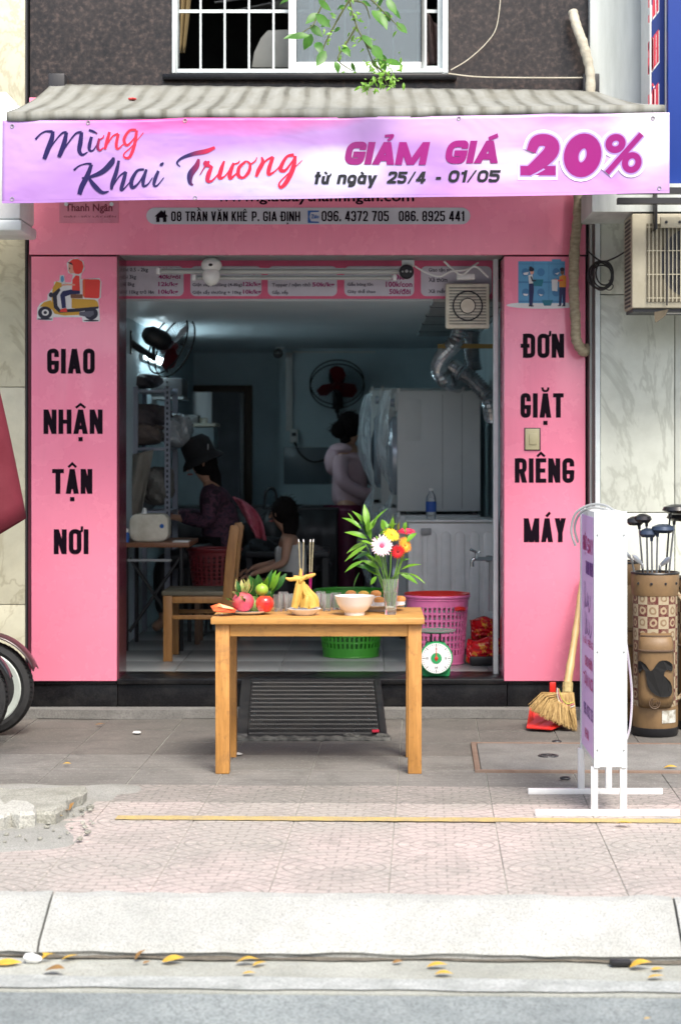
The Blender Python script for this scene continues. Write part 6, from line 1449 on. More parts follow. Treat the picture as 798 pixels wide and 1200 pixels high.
# price board
pbd = thing('price_board', 'red price board with grey rounded panels of laundry prices across the top of the doorway', 'sign', (-.33, 10.72, Z(350, 10.72)))
PD = 10.72
m_pb = mat('crimson board', (.75, .12, .24), .4)
w = MB(); w.box(-1.40, .72, PD, PD + .02, Z(350, PD), 2.56); pbb = w.build('board', m_pb, pbd)
m_pbp = mat('dull lilac panel', (.62, .58, .66), .5); m_pbm = mat('magenta small print', (.33, .005, .14), .5); m_pbk = mat('dark small print', (.04, .03, .06), .5)
def rrect(x0, x1, z0, z1, r, n=5):
    P = []
    for cx, cz, a0 in ((x1 - r, z0 + r, -90), (x1 - r, z1 - r, 0), (x0 + r, z1 - r, 90), (x0 + r, z0 + r, 180)):
        for k in range(n + 1): t = R(a0 + 90 * k / n); P.append((cx + r * math.cos(t), cz + r * math.sin(t)))
    return P
sc_ = lambda a: a
panels = [(128, 215.5, [('Gói 0.5 - 2kg', 142, 174, '30k/gói', 186, 212, 317), ('Gói 3kg', 142, 160, '40k/gói', 186, 212, 325.5), ('4 - 8kg', 142, 158, '12k/kg', 186, 209, 334), ('Từ 10kg trở lên', 142, 181, '10k/kg', 186, 209, 343)]),
 (223.5, 306.5, [('Giá lẻ', 226, 240, '', 0, 0, 317), ('Sấy riêng giặt', 226, 276, '10k/kg', 284, 306, 325.5), ('Giặt sấy thường (4-8kg)', 226, 284, '12k/kg', 285, 306, 334), ('Giặt sấy thường + 10kg', 226, 283, '10k/kg', 285, 306, 343)]),
 (314, 395, [('Ban gối, rèm cửa', 319, 358, '', 0, 0, 325), ('Topper / nệm nhỏ', 319, 364, '50k/kg', 366, 392, 334.5), ('Gấp, xếp', 319, 338, '', 0, 0, 343)]),
 (403.5, 485, [('Gấu bông trung', 407, 441, '40k', 456, 474, 325), ('Gấu bông lớn', 407, 437, '100k/con', 452, 483, 333.5), ('Giày thể thao', 407, 440, '50k/đôi', 456, 481, 342)]),
 (493, 590, [('Giao tận nơi', 502, 530, '', 0, 0, 317), ('Xả thơm', 502, 524, '', 0, 0, 328), ('Xả mềm', 502, 524, '', 0, 0, 341)])]
for a, b, rows_ in panels:
    w = MB(); w.prism(rrect(max(-1.39, X(a, PD)), min(.71, X(b, PD)), Z(347, PD), Z(312, PD), .03), PD - .003, PD - .0005); p_ = w.build('price_panel', m_pbp, pbb)
    for t1, x0_, x1_, t2, x2_, x3_, yb in rows_:
        sans(t1, X(x0_, PD), X(x1_, PD), Z(yb + 2.6, PD), Z(yb - 3.2, PD), PD - .0042, m_pbk, p_, 'lettering', .02)
        if t2: sans(t2, X(x2_, PD), X(x3_, PD), Z(yb + 3, PD), Z(yb - 3.6, PD), PD - .0042, m_pbm, p_, 'lettering', .03)
# tubes under the lintel
for nm, lab, pa, pb, py, r in (('tube_light', 'long white unlit tube lamp just under the pink fascia', 186, 470, 317.5, .016), ('tube_light', 'lower white tube lamp ending beside the dark faced camera', 228, 462, 325, .013)):
    t = thing(nm, lab, 'lamp', W(pa, py, 10.55)); z = Z(py, 10.55)
    w = MB(); w.box(X(pa, 10.55), X(pb, 10.55), 10.545, 10.58, z - .004, z + r); w.build('batten', m_alu, t, bevel=.002)
    w = MB(); w.tube([(X(pa, 10.55) + .02, 10.53, z - .006), (X(pb, 10.55) - .02, 10.53, z - .006)], r * .8, 10); w.build('tube', mat('dull white tube', (.46, .48, .46), .4), t, smooth=True)
    for px in (pa, pb):
        w = MB(); w.box(X(px, 10.55) - .008, X(px, 10.55) + .012, 10.512, 10.545, z - .02, z + r * .9); w.build('end_cap', m_wpaint, t, bevel=.002)
def seccam(lab, px, py, D, s, dark):
    c = Vector(W(px, py, D)); t = thing('security_camera', lab, 'camera', c + Vector((0, 0, .06 * s)))
    w = MB(); w.lathe([(0, .055), (.026, .052), (.028, .03), (.02, .02)], 18, c, 'Z') if not dark else w.box(c.x - .03, c.x + .04, D, D + .05, c.z + .02, c.z + .055); w.build('mount', m_white, t, smooth=not dark)
    w = MB()
    if not dark:
        w.ball(c + Vector((0, 0, .015)), (.058 * s, .058 * s, .045 * s), 18, 10); w.build('dome', m_white, t, smooth=True)
        w = MB(); w.ball(c + Vector((0, -.01, -.045)), (.050 * s, .050 * s, .056 * s), 18, 10); w.build('body', m_white, t, smooth=True)
        w = MB(); w.ball(c + Vector((0, -.057 * s, .012)), (.012, .006, .008), 10, 6); w.build('lens', m_blackp, t)
    else:
        w.lathe([(0, -.02), (.036, -.02), (.042, .0), (.040, .08), (0, .09)], 20, c + Vector((-.005, -.05, -.012)), 'Y'); w.build('body', m_white, t, smooth=True)
        w = MB(); w.lathe([(0, -.012), (.034, -.010), (.041, 0), (.041, .012)], 24, c + Vector((-.005, -.072, -.018)), 'Y'); w.build('black_face', m_blackp, t, smooth=True)
        w = MB(); w.lathe([(0, -.003), (.009, 0)], 12, c + Vector((-.005, -.085, -.016)), 'Y')
        for sx_ in (-.022, .022): w.lathe([(0, -.003), (.006, 0)], 10, c + Vector((-.005 + sx_, -.083, -.018)), 'Y')
        w.build('lens', m_grey, t)
    return t
seccam('white egg shaped security camera hanging in front of the price board', 248, 314, 10.5, 1, False)
seccam('security camera with a round black face below the right end of the price board', 477, 316, 10.55, 1, True)
t = seccam('small white security camera at the ceiling corner of the inner wall', 327, 412, 15.9, 1, True)
w = MB(); w.tube(catmull([W(486, 312, 10.5), W(500, 320, 10.5), W(515, 324, 10.5), W(528, 318, 10.52), W(545, 316, 10.55), W(560, 308, 10.6)], 5), .005, 6); w.tube(catmull([W(520, 306, 10.55), W(540, 322, 10.55), W(556, 312, 10.55), W(572, 325, 10.55)], 5), .006, 6)
tag(w.build('wiring', m_white, loc=W(520, 318, 10.5), smooth=True), 'tangle of white and grey wires above the exhaust fan', 'wire')
w = MB(); w.box(X(535, 10.6), X(556, 10.6), 10.58, 10.62, Z(328, 10.6), Z(321, 10.6)); tag(w.build('junction_box', m_white, loc=W(545, 328, 10.6), bevel=.004), 'small white junction box above the exhaust fan', 'box')

# exhaust fan and ducts
ED = 10.64
ef = thing('exhaust_fan', 'square cream exhaust fan with a round grille high in the right of the doorway', 'fan', W(548, 386, ED))
m_beige = mat('beige plastic', (.72, .69, .58), .4, (.5, .46, .35), 10)
ex0, ex1, ez0, ez1 = X(522, ED), X(573.5, ED), Z(385, ED), Z(332, ED)
w = MB(); w.box(ex0, ex1, ED, ED + .05, ez0, ez1); w.build('front_plate', m_beige, ef, bevel=.012)
w = MB(); w.box(ex0 + .02, ex1 - .02, ED + .05, ED + .14, ez0 + .02, ez1 - .02); w.build('housing', m_dark, ef)
ec = Vector(((ex0 + ex1) / 2, ED, (ez0 + ez1) / 2)); hw = (ex1 - ex0) / 2
w = MB()
for i in range(13):
    z = ec.z - hw * .82 + i * hw * 1.64 / 12; w.box(ex0 + .02, ex1 - .02, ED - .004, ED - .0015, z - .002, z + .002)
w.build('slats', m_dark, ef)
w = MB(); w.torus(ec + Vector((0, -.007, 0)), hw * .66, .004, 36, 6); w.torus(ec + Vector((0, -.007, 0)), hw * .34, .003, 28, 6); w.build('grille_ring', m_dark, ef)
w = MB(); w.lathe([(0, -.012), (hw * .32, -.010), (hw * .34, -.002)], 24, ec, 'Y'); w.build('hub', m_beige, ef, smooth=True)
dbx = thing('duct_box', 'dark grey sheet metal duct running back from the exhaust fan under the ceiling', 'duct', (X(548, 12), 12, 1.9))
w = MB(); w.box(.38, .80, ED + .15, 14.2, Z(350, 12.2), CZ - .01); w.build('duct', m_grey, dbx, bevel=.005)
for y in (11.2, 12.0, 12.8, 13.6):
    w = MB(); w.box(.375, .805, y, y + .03, Z(350, 12.2) - .006, CZ - .012); w.build('flange', m_dark, dbx)
w = MB(); w.box(X(512, 12), .83, 11.9, 11.93, Z(409, 12), Z(404, 12)); w.build('yellow_rail', mat('ochre rail', (.3, .2, .05), .6), dbx)
m_foil = mat('crinkled aluminium foil', (.62, .64, .66), .22, (.3, .32, .34), 14, 6, metal=.9, bump=.5, bscale=40)
def flex(lab, pts, r, D0):
    P = catmull([W(*p) for p in pts], 5); Q = []; rr = []
    for i in range(len(P) - 1):
        for k in range(2): Q.append(P[i].lerp(P[i + 1], k / 2)); rr.append(r * (1.0 if k else .80))
    w = MB(); w.tube(Q, rr, 14); return tag(w.build('flexible_duct', m_foil, loc=P[0]), lab, 'duct')
flex('crinkled silver flexible duct bending down from the exhaust box, left one', [(538, 386, 11.9), (533, 402, 11.9), (520, 416, 12.0), (514, 432, 12.1), (522, 446, 12.2), (538, 451, 12.5), (552, 450, 13.0)], .055, 12)
flex('silver flexible duct slanting down to the right behind the first one', [(530, 430, 12.25), (540, 436, 12.2), (552, 444, 12.2), (564, 456, 12.2), (573, 470, 12.2), (577, 490, 12.3)], .058, 12)
flex('dark shaded flexible duct dropping straight behind the other two', [(553, 388, 12.4), (552, 405, 12.4), (553, 420, 12.4), (556, 436, 12.4)], .06, 12)

# wall fans
m_redb = mat('red fan blade', (.16, .008, .012), .35)
def wallfan(lab, c, nrm, Rf=.205, arm=(0, 0, 0)):
    c = Vector(c); t = thing('wall_fan', lab, 'fan', c)
    q = Vector((0, -1, 0)).rotation_difference(Vector(nrm).normalized()).to_matrix().to_4x4(); Mx = Matrix.Translation(c) @ q
    def tf(w): w.v = [Mx @ v for v in w.v]; return w
    w = MB(); w.torus((0, -.06, 0), Rf, .006, 40, 6); w.torus((0, .0, 0), Rf, .006, 40, 6); tf(w).build('guard_ring', m_blackp, t, smooth=True)
    w = MB()
    for k in range(48):
        a = 2 * math.pi * k / 48; u = Vector((math.cos(a), 0, math.sin(a))); w.tube([u * .035 + Vector((0, -.10, 0)), u * Rf * .6 + Vector((0, -.095, 0)), u * Rf + Vector((0, -.06, 0))], .0013, 3, cap=False); w.tube([u * .05 + Vector((0, .03, 0)), u * Rf * .7 + Vector((0, .03, 0)), u * Rf], .0013, 3, cap=False)
    g_ = tf(w).build('guard_wires', m_blackp, t); g_['kind'] = 'stuff'
    for k in range(3):
        a = 2 * math.pi * k / 3 + .5; w = MB(); Mr = Matrix.Rotation(a, 4, 'Y')
        P = [Mr @ Vector(p) for p in ((.02, -.035, -.03), (.10, -.05, -.075), (.175, -.045, -.05), (.185, -.03, .02), (.14, -.015, .06), (.02, -.02, .03))]
        w.add(P, [(0, 1, 2, 3, 4, 5)]); tf(w); solid(w.build('blade', m_redb, t), .004)
    w = MB(); w.lathe([(0, -.075), (.03, -.065), (.035, -.02), (0, -.02)], 16, (0, 0, 0), 'Y'); tf(w).build('hub', m_redb, t, smooth=True)
    w = MB(); w.lathe([(0, .0), (.055, .01), (.07, .05), (.065, .15), (.04, .19), (0, .195)], 20, (0, 0, 0), 'Y'); tf(w).build('motor', m_blackp, t, smooth=True)
    w = MB(); p0 = Mx @ Vector((0, .12, 0)); a1 = Vector(arm); w.tube([p0, p0 + Vector((0, 0, -.14)), c + a1], .025, 8); w.build('bracket', m_blackp, t)
    w = MB(); w.box((c + a1).x - .045, (c + a1).x + .045, (c + a1).y - .03, (c + a1).y + .03, (c + a1).z - .1, (c + a1).z + .06); w.build('wall_plate', m_blackp, t, bevel=.01)
wallfan('black caged wall fan with red blades on the rear wall', W(395, 448, 15.85), (.05, -.8, -.6), .228, (0, .31, -.12))
wallfan('black caged wall fan with red blades tilted down on the left wall of the shop', W(197, 403, 12.6), (.70, .55, -.35), .215, (-.26, -.2, .02))
w = MB(); w.tube([W(395, 462, 16.1), W(395, 478, 16.15), W(396, 490, 16.17)], .01, 6); w.ball(W(395, 481, 16.12), (.02, .02, .03), 8, 6); tag(w.build('pull_cord', m_blackp, loc=W(395, 470, 16.1)), 'black pull cord hanging below the rear wall fan', 'cord')

# lit lamp on the left wall
lmp = thing('wall_lamp', 'bright white lamp glowing on the left wall beside the shelving', 'lamp', (RX0 + .005, 12.2, Z(440, 12.2)))
g = NG('lit lamp diffuser'); g.set(color=(.9, 1, 1), ecol=(.72, .92, 1), emit=9.0); m_lit = g.m
w = MB(); w.box(RX0 + .03, RX0 + .06, 12.9, 14.2, Z(416, 12.5), Z(409, 12.5)); w.build('diffuser', m_lit, lmp, bevel=.004)
w = MB(); w.box(RX0 + .002, RX0 + .029, 12.88, 14.22, Z(418, 12.5), Z(407, 12.5)); w.build('housing', m_white, lmp, bevel=.004)

# trunking, socket and wire on the rear wall
tk = thing('wall_socket', 'white cable trunking and socket box on the pale rear wall with a black wire', 'socket', W(342, 520, 16.15))
w = MB(); w.box(X(335, 16.17), X(343, 16.17), 16.15, 16.18, Z(505, 16.17), Z(413, 16.17)); w.build('trunking', m_white, tk, bevel=.003)
w = MB(); w.box(X(343, 16.17), X(440, 16.17), 16.16, 16.19, Z(413.5, 16.17), Z(411.5, 16.17)); w.build('trunking', m_white, tk, bevel=.003)
w = MB(); w.box(X(340, 16.12), X(349, 16.12), 16.1, 16.18, Z(519, 16.12), Z(503, 16.12)); so_ = w.build('socket_box', m_white, tk, bevel=.006)
w = MB(); w.box(X(342, 16.1), X(347, 16.1), 16.092, 16.099, Z(511, 16.1), Z(507, 16.1)); w.build('outlet', m_dark, so_)
w = MB(); w.tube(catmull([W(345, 518, 16.08), W(352, 532, 16.08), W(366, 541, 16.08), W(382, 538, 16.08), W(392, 528, 16.08)], 6), .008, 6); w.build('wire', m_blackp, tk, smooth=True)

# washing machines stacked two high, doors facing left
m_wm = mat('grey white enamel', (.62, .64, .63), .35, (.56, .58, .58), 3); m_wmd = mat('silver door', (.50, .54, .60), .25, (.4, .44, .5), 6, metal=.4)
def washer(x, y, z, lab, d=.56, wd=.60, h=.85):
    t = thing('washing_machine', lab, 'washing machine', (x + d / 2, y + wd / 2, z), 'front loading machines stacked along the right wall')
    w = MB(); w.box(x, x + d, y, y + wd, z + .02, z + h - .002); b_ = w.build('casing', m_wm, t, bevel=.012)
    w = MB(); w.prism(rrect(x + .05, x + .16, z + h - .34, z + h - .06, .02), y - .004, y + .001); w.build('side_emboss', m_wm, b_, bevel=.0015)
    for xx in (.30, .43):
        w = MB(); w.box(x + xx, x + xx + .004, y - .003, y + .001, z + .04, z + h - .03); w.build('side_seam', m_grey, b_)
    c = Vector((x, y + wd / 2, z + h * .47))
    w = MB(); w.lathe([(.27, .004), (.265, -.03), (.23, -.05), (.19, -.035), (.185, -.02)], 36, c, 'X'); w.build('door', m_wmd, t, smooth=True)
    w = MB(); w.lathe([(.186, -.02), (.16, -.05), (.09, -.07), (0, -.075)], 28, c, 'X'); w.build('door_glass', mat('dark bulging glass', (.05, .07, .09), .08, coat=.4), t, smooth=True)
    w = MB(); w.box(x - .012, x + .001, y + .01, y + wd - .01, z + h - .14, z + h - .015); cp_ = w.build('control_panel', m_wm, t, bevel=.004)
    w = MB(); w.lathe([(0, -.03), (.028, -.028), (.03, 0)], 18, (x - .013, y + wd * .62, z + h - .077), 'X'); w.build('knob', m_wmd, cp_, smooth=True)
    for a in (.04, wd - .04):
        for b in (.04, d - .04):
            w = MB(); w.lathe([(.02, 0), (.02, .022)], 10, (x + b, y + a, z)); w.build('foot', m_dark, t)
    w = MB(); w.box(x + .0, x + .02, y - .008, y + .006, z + h - .02, z + h + .012); w.build('corner_clip', m_white, t)
for x, y, nm, d, h in ((.20, 12.5, 'nearest', .555, .83), (.10, 13.35, 'middle', .60, .85), (.03, 14.15, 'farthest', .6, .86)):
    washer(x, y, FZ, 'lower grey white washing machine of the %s stack' % nm, d, .60, h); washer(x, y, FZ + h, 'upper grey white dryer of the %s stack' % nm, d, .60, h)
# clear plastic wrap sagging off the door side of the stacks
g = NG('clear plastic wrap'); n_ = g.noise(9, 5, .6, g.co((1, 1, .5)), 1.0); g.set(color=(.80, .86, .90), rough=g.ramp(n_, [(.4, .12), (.6, .35)]), spec=.8, alpha=g.ramp(n_, [(.36, .30), (.52, .42), (.66, .62)])); g.bump(n_, .8, .03); m_wrap = g.m
for k, (y0_, y1_, x_, lab) in enumerate(((13.25, 14.0, .0, 'clear crinkled plastic wrap hanging over the doors of the middle stack of machines'), (12.44, 13.1, .125, 'clear plastic wrap bulging off the doors of the nearest stack of machines'))):
    w = MB(); w.grid(lambda a, b: Vector((x_ + .055 - (.125 * abs(math.sin(math.pi * (.12 + 1.76 * b))) ** .7 + .006 * math.sin(a * 9 + b * 23 + k)) * (.30 + .70 * math.sin(math.pi * a)), y0_ + (y1_ - y0_) * a + .01 * math.sin(b * 14), FZ + .30 + 1.36 * b)), 24, 44)
    tag(w.build('plastic_wrap', m_wrap, loc=(x_, y0_, FZ + .42), smooth=True), lab, 'plastic wrap')
# white ribbed cabinet with a bottle
cb_ = thing('ribbed_cabinet', 'white ribbed plastic cabinet in front of the washing machines on the right', 'cabinet', (X(530, 11.7), 11.8, FZ))
cx0, cx1, cz1 = X(478, 11.7), .80, Z(612, 11.7)
w = MB(); w.box(cx0, cx1, 11.72, 12.2, FZ + .02, cz1); cbb = w.build('body', m_white, cb_, bevel=.012)
for i in range(6):
    a = cx0 + .03 + i * .088; w = MB(); w.prism(rrect(a, a + .06, FZ + .08, cz1 - .06, .029), 11.708, 11.722); w.build('rib', m_white, cbb, bevel=.005)
w = MB(); w.box(cx0 - .01, cx1 + .002, 11.695, 12.21, cz1 + .0005, cz1 + .014); w.build('top', m_white, cb_, bevel=.005)
w = MB(); w.box(X(493, 11.7), X(505, 11.7), 11.698, 11.708, Z(627, 11.7), Z(619, 11.7)); w.build('latch', m_grey, cb_, bevel=.003)
bt = thing('water_bottle', 'clear water bottle with a blue label standing on the ribbed cabinet', 'bottle', (X(505, 11.85), 11.85, cz1 + .0145))
bc = Vector((X(505, 11.85), 11.85, cz1 + .0145))
w = MB(); w.lathe([(0, 0), (.030, .002), (.033, .02), (.031, .07), (.033, .12), (.028, .145), (.013, .17), (.012, .18), (0, .18)], 20, bc); w.build('bottle_body', m_cg, bt, smooth=True)
w = MB(); w.lathe([(.0335, .045), (.0338, .05), (.0338, .105), (.0335, .11)], 20, bc); w.build('label', mat('blue bottle label', (.02, .08, .35), .4), bt, smooth=True)
w = MB(); w.lathe([(0, .195), (.014, .194), (.014, .178), (0, .178)], 14, bc); w.build('cap', m_white, bt)
# tap and pipe
m_chr = mat('chrome', (.6, .62, .62), .15, metal=1)
tp = thing('water_tap', 'chrome tap on a grey pipe beside the right door jamb', 'tap', W(573, 657, 10.95))
w = MB(); w.tube(catmull([W(576, 655, 10.95), W(565, 655, 10.93), W(556, 655, 10.9), W(553, 658, 10.9), W(553, 664, 10.9)], 5), .012, 10); w.build('spout', m_chr, tp, smooth=True)
w = MB(); w.tube([W(558, 655, 10.9), W(558, 648, 10.9)], .01, 8); w.tube([W(551, 644, 10.88), W(559, 648, 10.9), W(562, 646, 10.9)], .008, 8); w.build('handle', m_chr, tp)
w = MB(); w.tube(catmull([W(570, 655, 10.96), W(576, 656, 10.97), W(576, 668, 10.97), W(576, 716, 10.97)], 5), .020, 10); w.build('pipe', m_grey, tp, smooth=True)

# laundry baskets with pierced walls
def basket(nm, lab, c, r0, r1, h, m, seg=40, rowsz=(.22, .30, .45, .53, .68, .76), sx=1.15, cat='basket'):
    c = Vector(c); t = thing(nm, lab, cat, c, None)
    rad = lambda q: r0 + (r1 - r0) * q
    zs = [0, .05] + [.12 + .105 * i for i in range(8)] + [.97, 1.0]
    w = MB(); vs = []; fs = []
    for i, q in enumerate(zs):
        for k in range(seg * 2):
            a = 2 * math.pi * (k + (.0 if k % 2 == 0 else .1)) / (seg * 2); vs.append(c + Vector((math.cos(a) * rad(q) * sx, math.sin(a) * rad(q), q * h)))
    n = seg * 2
    for i in range(len(zs) - 1):
        for k in range(n):
            hole = 2 <= i <= 8 and k % 2 == 0
            if not hole: fs.append((i * n + k, i * n + (k + 1) % n, (i + 1) * n + (k + 1) % n, (i + 1) * n + k))
            else:
                # leave a rounded gap, keep a rib below it
                a, b = vs[i * n + k], vs[i * n + (k + 1) % n]; a2, b2 = vs[(i + 1) * n + k], vs[(i + 1) * n + (k + 1) % n]
                vs += [a.lerp(a2, .28), b.lerp(b2, .28)]; fs.append((i * n + k, i * n + (k + 1) % n, len(vs) - 1, len(vs) - 2))
    fs.append(tuple(range(n - 1, -1, -1))); w.add(vs, fs); o = w.build('wall', m, t); solid(o, .004)
    w = MB(); w.torus(c + Vector((0, 0, h)), r1 * 1.02, .010, 48, 8, 'Z', sx=sx, sz=1); w.torus(c + Vector((0, 0, h * .955)), r1 * 1.0, .006, 48, 6, 'Z', sx=sx, sz=1); w.build('rim', m, t, smooth=True)
    w = MB(); w.torus(c + Vector((0, 0, .006)), r0 * 1.0, .006, 40, 6, 'Z', sx=sx, sz=1); w.build('foot_ring', m, t, smooth=True)
    return t
m_pinkb = mat('pink basket plastic', (.90, .22, .48), .35); m_grnb = mat('green basket plastic', (.05, .30, .03), .35); m_redbk = mat('dark red basket plastic', (.16, .01, .015), .4)
pc = Vector((X(513, 11.0), 11.12, FZ)); basket('laundry_basket', 'tall pink laundry basket with a red basin on top, right of the table', pc, .135, .16, .40, m_pinkb)
w = MB(); rc = pc + Vector((0, 0, .405)); w.lathe([(.0, -.05), (.13, -.05), (.165, .0), (.170, .012), (.162, .012), (.127, -.04), (0, -.04)], 40, rc, sx=1.15); tag(w.build('basin', m_red, loc=rc - Vector((0, 0, .05)), smooth=True), 'shallow bright red basin sitting in the top of the pink basket', 'basin')
w = MB(); w.tube(catmull([pc + Vector((.10, -.135, .33)), pc + Vector((.13, -.13, .335)), pc + Vector((.155, -.11, .33))], 4), .012, 6); tag(w.build('basket_clip', m_red, loc=pc + Vector((.13, -.13, .33))), 'red handle clip on the front of the pink basket', 'clip')
gc2 = Vector((X(411, 11.35), 11.5, FZ)); basket('laundry_basket', 'bright green laundry basket on the floor behind the wooden table', gc2, .145, .19, .40, m_grnb)
basket('laundry_basket', 'dark red plastic basket on a stool behind the wooden chair', Vector((X(250, 12.2), 12.3, .56)), .12, .15, .26, m_redbk, 28)
w = MB(); w.box(X(226, 12.2), X(276, 12.2), 12.15, 12.45, .525, .555)
for a in (X(229, 12.2), X(272, 12.2)):
    for b in (12.17, 12.42): w.box(a, a + .03, b, b + .03, FZ, .525)
tag(w.build('stool', m_brownf, loc=(X(250, 12.2), 12.3, FZ)), 'low dark stool under the red basket', 'stool')

# kitchen scale
ks = thing('kitchen_scale', 'green spring scale with a round white dial on the door sill', 'scale', (X(511, 10.45), 10.47, FZ + .003))
kc = Vector((X(511, 10.42), 10.42, Z(771, 10.42))); m_grs = mat('green scale enamel', (.03, .36, .12), .35)
kz = FZ + .003
w = MB(); w.prism([(kc.x - .075, kz), (kc.x + .075, kz), (kc.x + .080, kz + .03), (kc.x + .055, kz + .19), (kc.x - .055, kz + .19), (kc.x - .080, kz + .03)], 10.44, 10.56); w.build('body', m_grs, ks, bevel=.012)
w = MB(); w.lathe([(0, -.015), (.088, -.015), (.092, -.008), (.090, .018), (0, .018)], 40, kc, 'Y'); w.build('dial_case', m_grs, ks, smooth=True)
w = MB(); w.lathe([(0, -.018), (.084, -.018), (.084, -.0155)], 40, kc, 'Y'); dl = w.build('dial', m_wpaint, ks)
w = MB()
for k in range(40):
    a = 2 * math.pi * k / 40; r_0 = .071 if k % 5 else .064; u = Vector((math.cos(a), 0, math.sin(a))); v_ = Vector((-u.z, 0, u.x)) * (.0009 if k % 5 else .0018)
    w.add([kc + Vector((0, -.0186, 0)) + u * r_0 - v_, kc + Vector((0, -.0186, 0)) + u * r_0 + v_, kc + Vector((0, -.0186, 0)) + u * .08 + v_, kc + Vector((0, -.0186, 0)) + u * .08 - v_], [(0, 1, 2, 3)])
w.build('dial_ticks', m_black_ink, dl)
for k, tx in enumerate(('0', '5', '10', '15')):
    a = math.pi / 2 - k * math.pi / 2; cx_, cz_ = kc.x + math.cos(a) * .052, kc.z + math.sin(a) * .052; sans(tx, cx_ - .004 * len(tx), cx_ + .004 * len(tx), cz_ - .006, cz_ + .006, kc.y - .0188, m_black_ink, dl, 'numeral', .03)
w = MB(); w.lathe([(0, -.0205), (.030, -.0205), (.030, -.0190)], 24, kc, 'Y'); w.build('dial_centre', m_grs, dl)
w = MB(); w.add([kc + Vector(p) for p in ((-.004, -.022, -.015), (.004, -.022, -.015), (.0005, -.022, .070), (-.0005, -.022, .070))], [(0, 1, 2, 3)]); w.ball(kc + Vector((0, -.022, 0)), (.010, .004, .010), 10, 6); w.build('needle', m_red, ks)
w = MB(); w.box(kc.x - .03, kc.x - .02, 10.47, 10.53, kz + .185, kz + .23); w.box(kc.x + .02, kc.x + .03, 10.47, 10.53, kz + .185, kz + .23); w.build('tray_support', m_dark, ks)
w = MB(); w.lathe([(0, 0), (.09, 0), (.112, .010), (.112, .014), (.088, .006), (0, .006)], 30, (kc.x, 10.5, Z(741, 10.5))); w.build('tray', mat('green tinted tray', (.25, .36, .30), .2, metal=.3), ks, smooth=True)

# red detergent bags
def pillow(c, a, b, sx_, sy_, sz_, k):
    t = a * 2 * math.pi; f = -1 + 2 * b; e = max(0, 1 - abs(f) ** 3) ** .6; cr = .012 * math.sin(a * 41 + b * 13 + k) * math.sin(b * 17 + a * 9) + .008 * math.sin(a * 77 + k * 3) * abs(f)
    ct, st = math.cos(t), math.sin(t); x = math.copysign(abs(ct) ** .7, ct) * sx_ * (.93 + .07 * e); y = st * (sy_ * e + .003)
    return c + Vector((x + f * f * .01 * math.sin(k * 4 + f), y + cr, f * sz_ + .012 * math.sin(x * 40 + k)))
g = NG('glossy red printed packaging'); n_ = g.noise(11, 3, .6, None, 1.5)
g.set(color=g.ramp(n_, [(.36, (.60, .01, .015)), (.52, (.66, .02, .02)), (.56, (.72, .42, .04)), (.60, (.66, .03, .03)), (.66, (.12, .25, .06)), (.70, (.5, .01, .02))], 'CONSTANT'), rough=.2, coat=.4); g.bump(g.noise(16, 3, .5), .5, .02); m_bag = g.m
for k, (px, py, sx_, sz_, D, lab) in enumerate(((563, 762, .085, .07, 11.05, 'lower red plastic bag beside the pink basket at the door jamb'), (566, 737, .075, .065, 11.2, 'upper red plastic bag with yellow print beside the pink basket'), (577, 757, .05, .05, 11.35, 'red packet pushed behind the other two against the jamb'))):
    c = Vector(W(px, py, D)); w = MB(); w.grid(lambda a, b: pillow(c, a, b, sx_, .055, sz_, k), 36, 24); o = w.build('detergent_bag', m_bag, loc=c - Vector((0, 0, sz_)), smooth=True); tag(o, lab, 'bag')
w = MB(); w.box(X(548, 11.2), .76, 10.98, 11.42, FZ + .001, FZ + .055); tag(w.build('plastic_crate', m_blackp, loc=(X(563, 11.2), 11.2, FZ), bevel=.01), 'low dark crate under the red bags', 'crate')

# wooden chair, facing left
m_chw = wood('older brown varnish', (.34, .17, .05), (.24, .11, .03), (5, 5, .8))
ch = thing('wooden_chair', 'plain varnished wooden chair facing left inside the doorway', 'chair', (X(232, 11.3), 11.3, FZ))
CD = 11.2
def cb3(nm, px0, px1, py0, py1, y0, y1, m=m_chw, bev=.004): w = MB(); w.box(X(px0, CD), X(px1, CD), y0, y1, Z(py1, CD), Z(py0, CD)); return w.build(nm, m, ch, bevel=bev)
zl = 522 + 2200 * (H - FZ) / CD
for y in (CD, CD + .38): cb3('leg', 191.5, 202, 698, zl, y, y + .05)
for y in (CD, CD + .38):
    w = MB(); w.prism([(X(262, CD), FZ), (X(271, CD), FZ), (X(273, CD), Z(695, CD)), (X(278, CD), Z(640, CD)), (X(281, CD), Z(620, CD)), (X(278, CD), Z(615, CD)), (X(270, CD), Z(616, CD)), (X(265, CD), Z(650, CD)), (X(261, CD), Z(698, CD))], y, y + .045); w.build('back_post', m_chw, ch, bevel=.004)
cb3('seat', 190, 262, 693, 698, CD - .005, CD + .435, mat('dark seat pad', (.10, .09, .06), .6)); cb3('rail', 202, 262, 699, 707, CD + .005, CD + .035, m_chw); cb3('rail', 202, 262, 699, 707, CD + .40, CD + .425, m_chw)
cb3('stretcher', 202, 262, 721, 726, CD + .01, CD + .03, m_chw, .002); cb3('stretcher', 202, 262, 721, 726, CD + .4, CD + .42, m_chw, .002)
for a, b in ((622, 640), (655, 662), (672, 679)): w = MB(); w.box(X(268, CD), X(272, CD), CD + .046, CD + .379, Z(b, CD), Z(a, CD)); w.build('back_slat', m_chw, ch, bevel=.003)

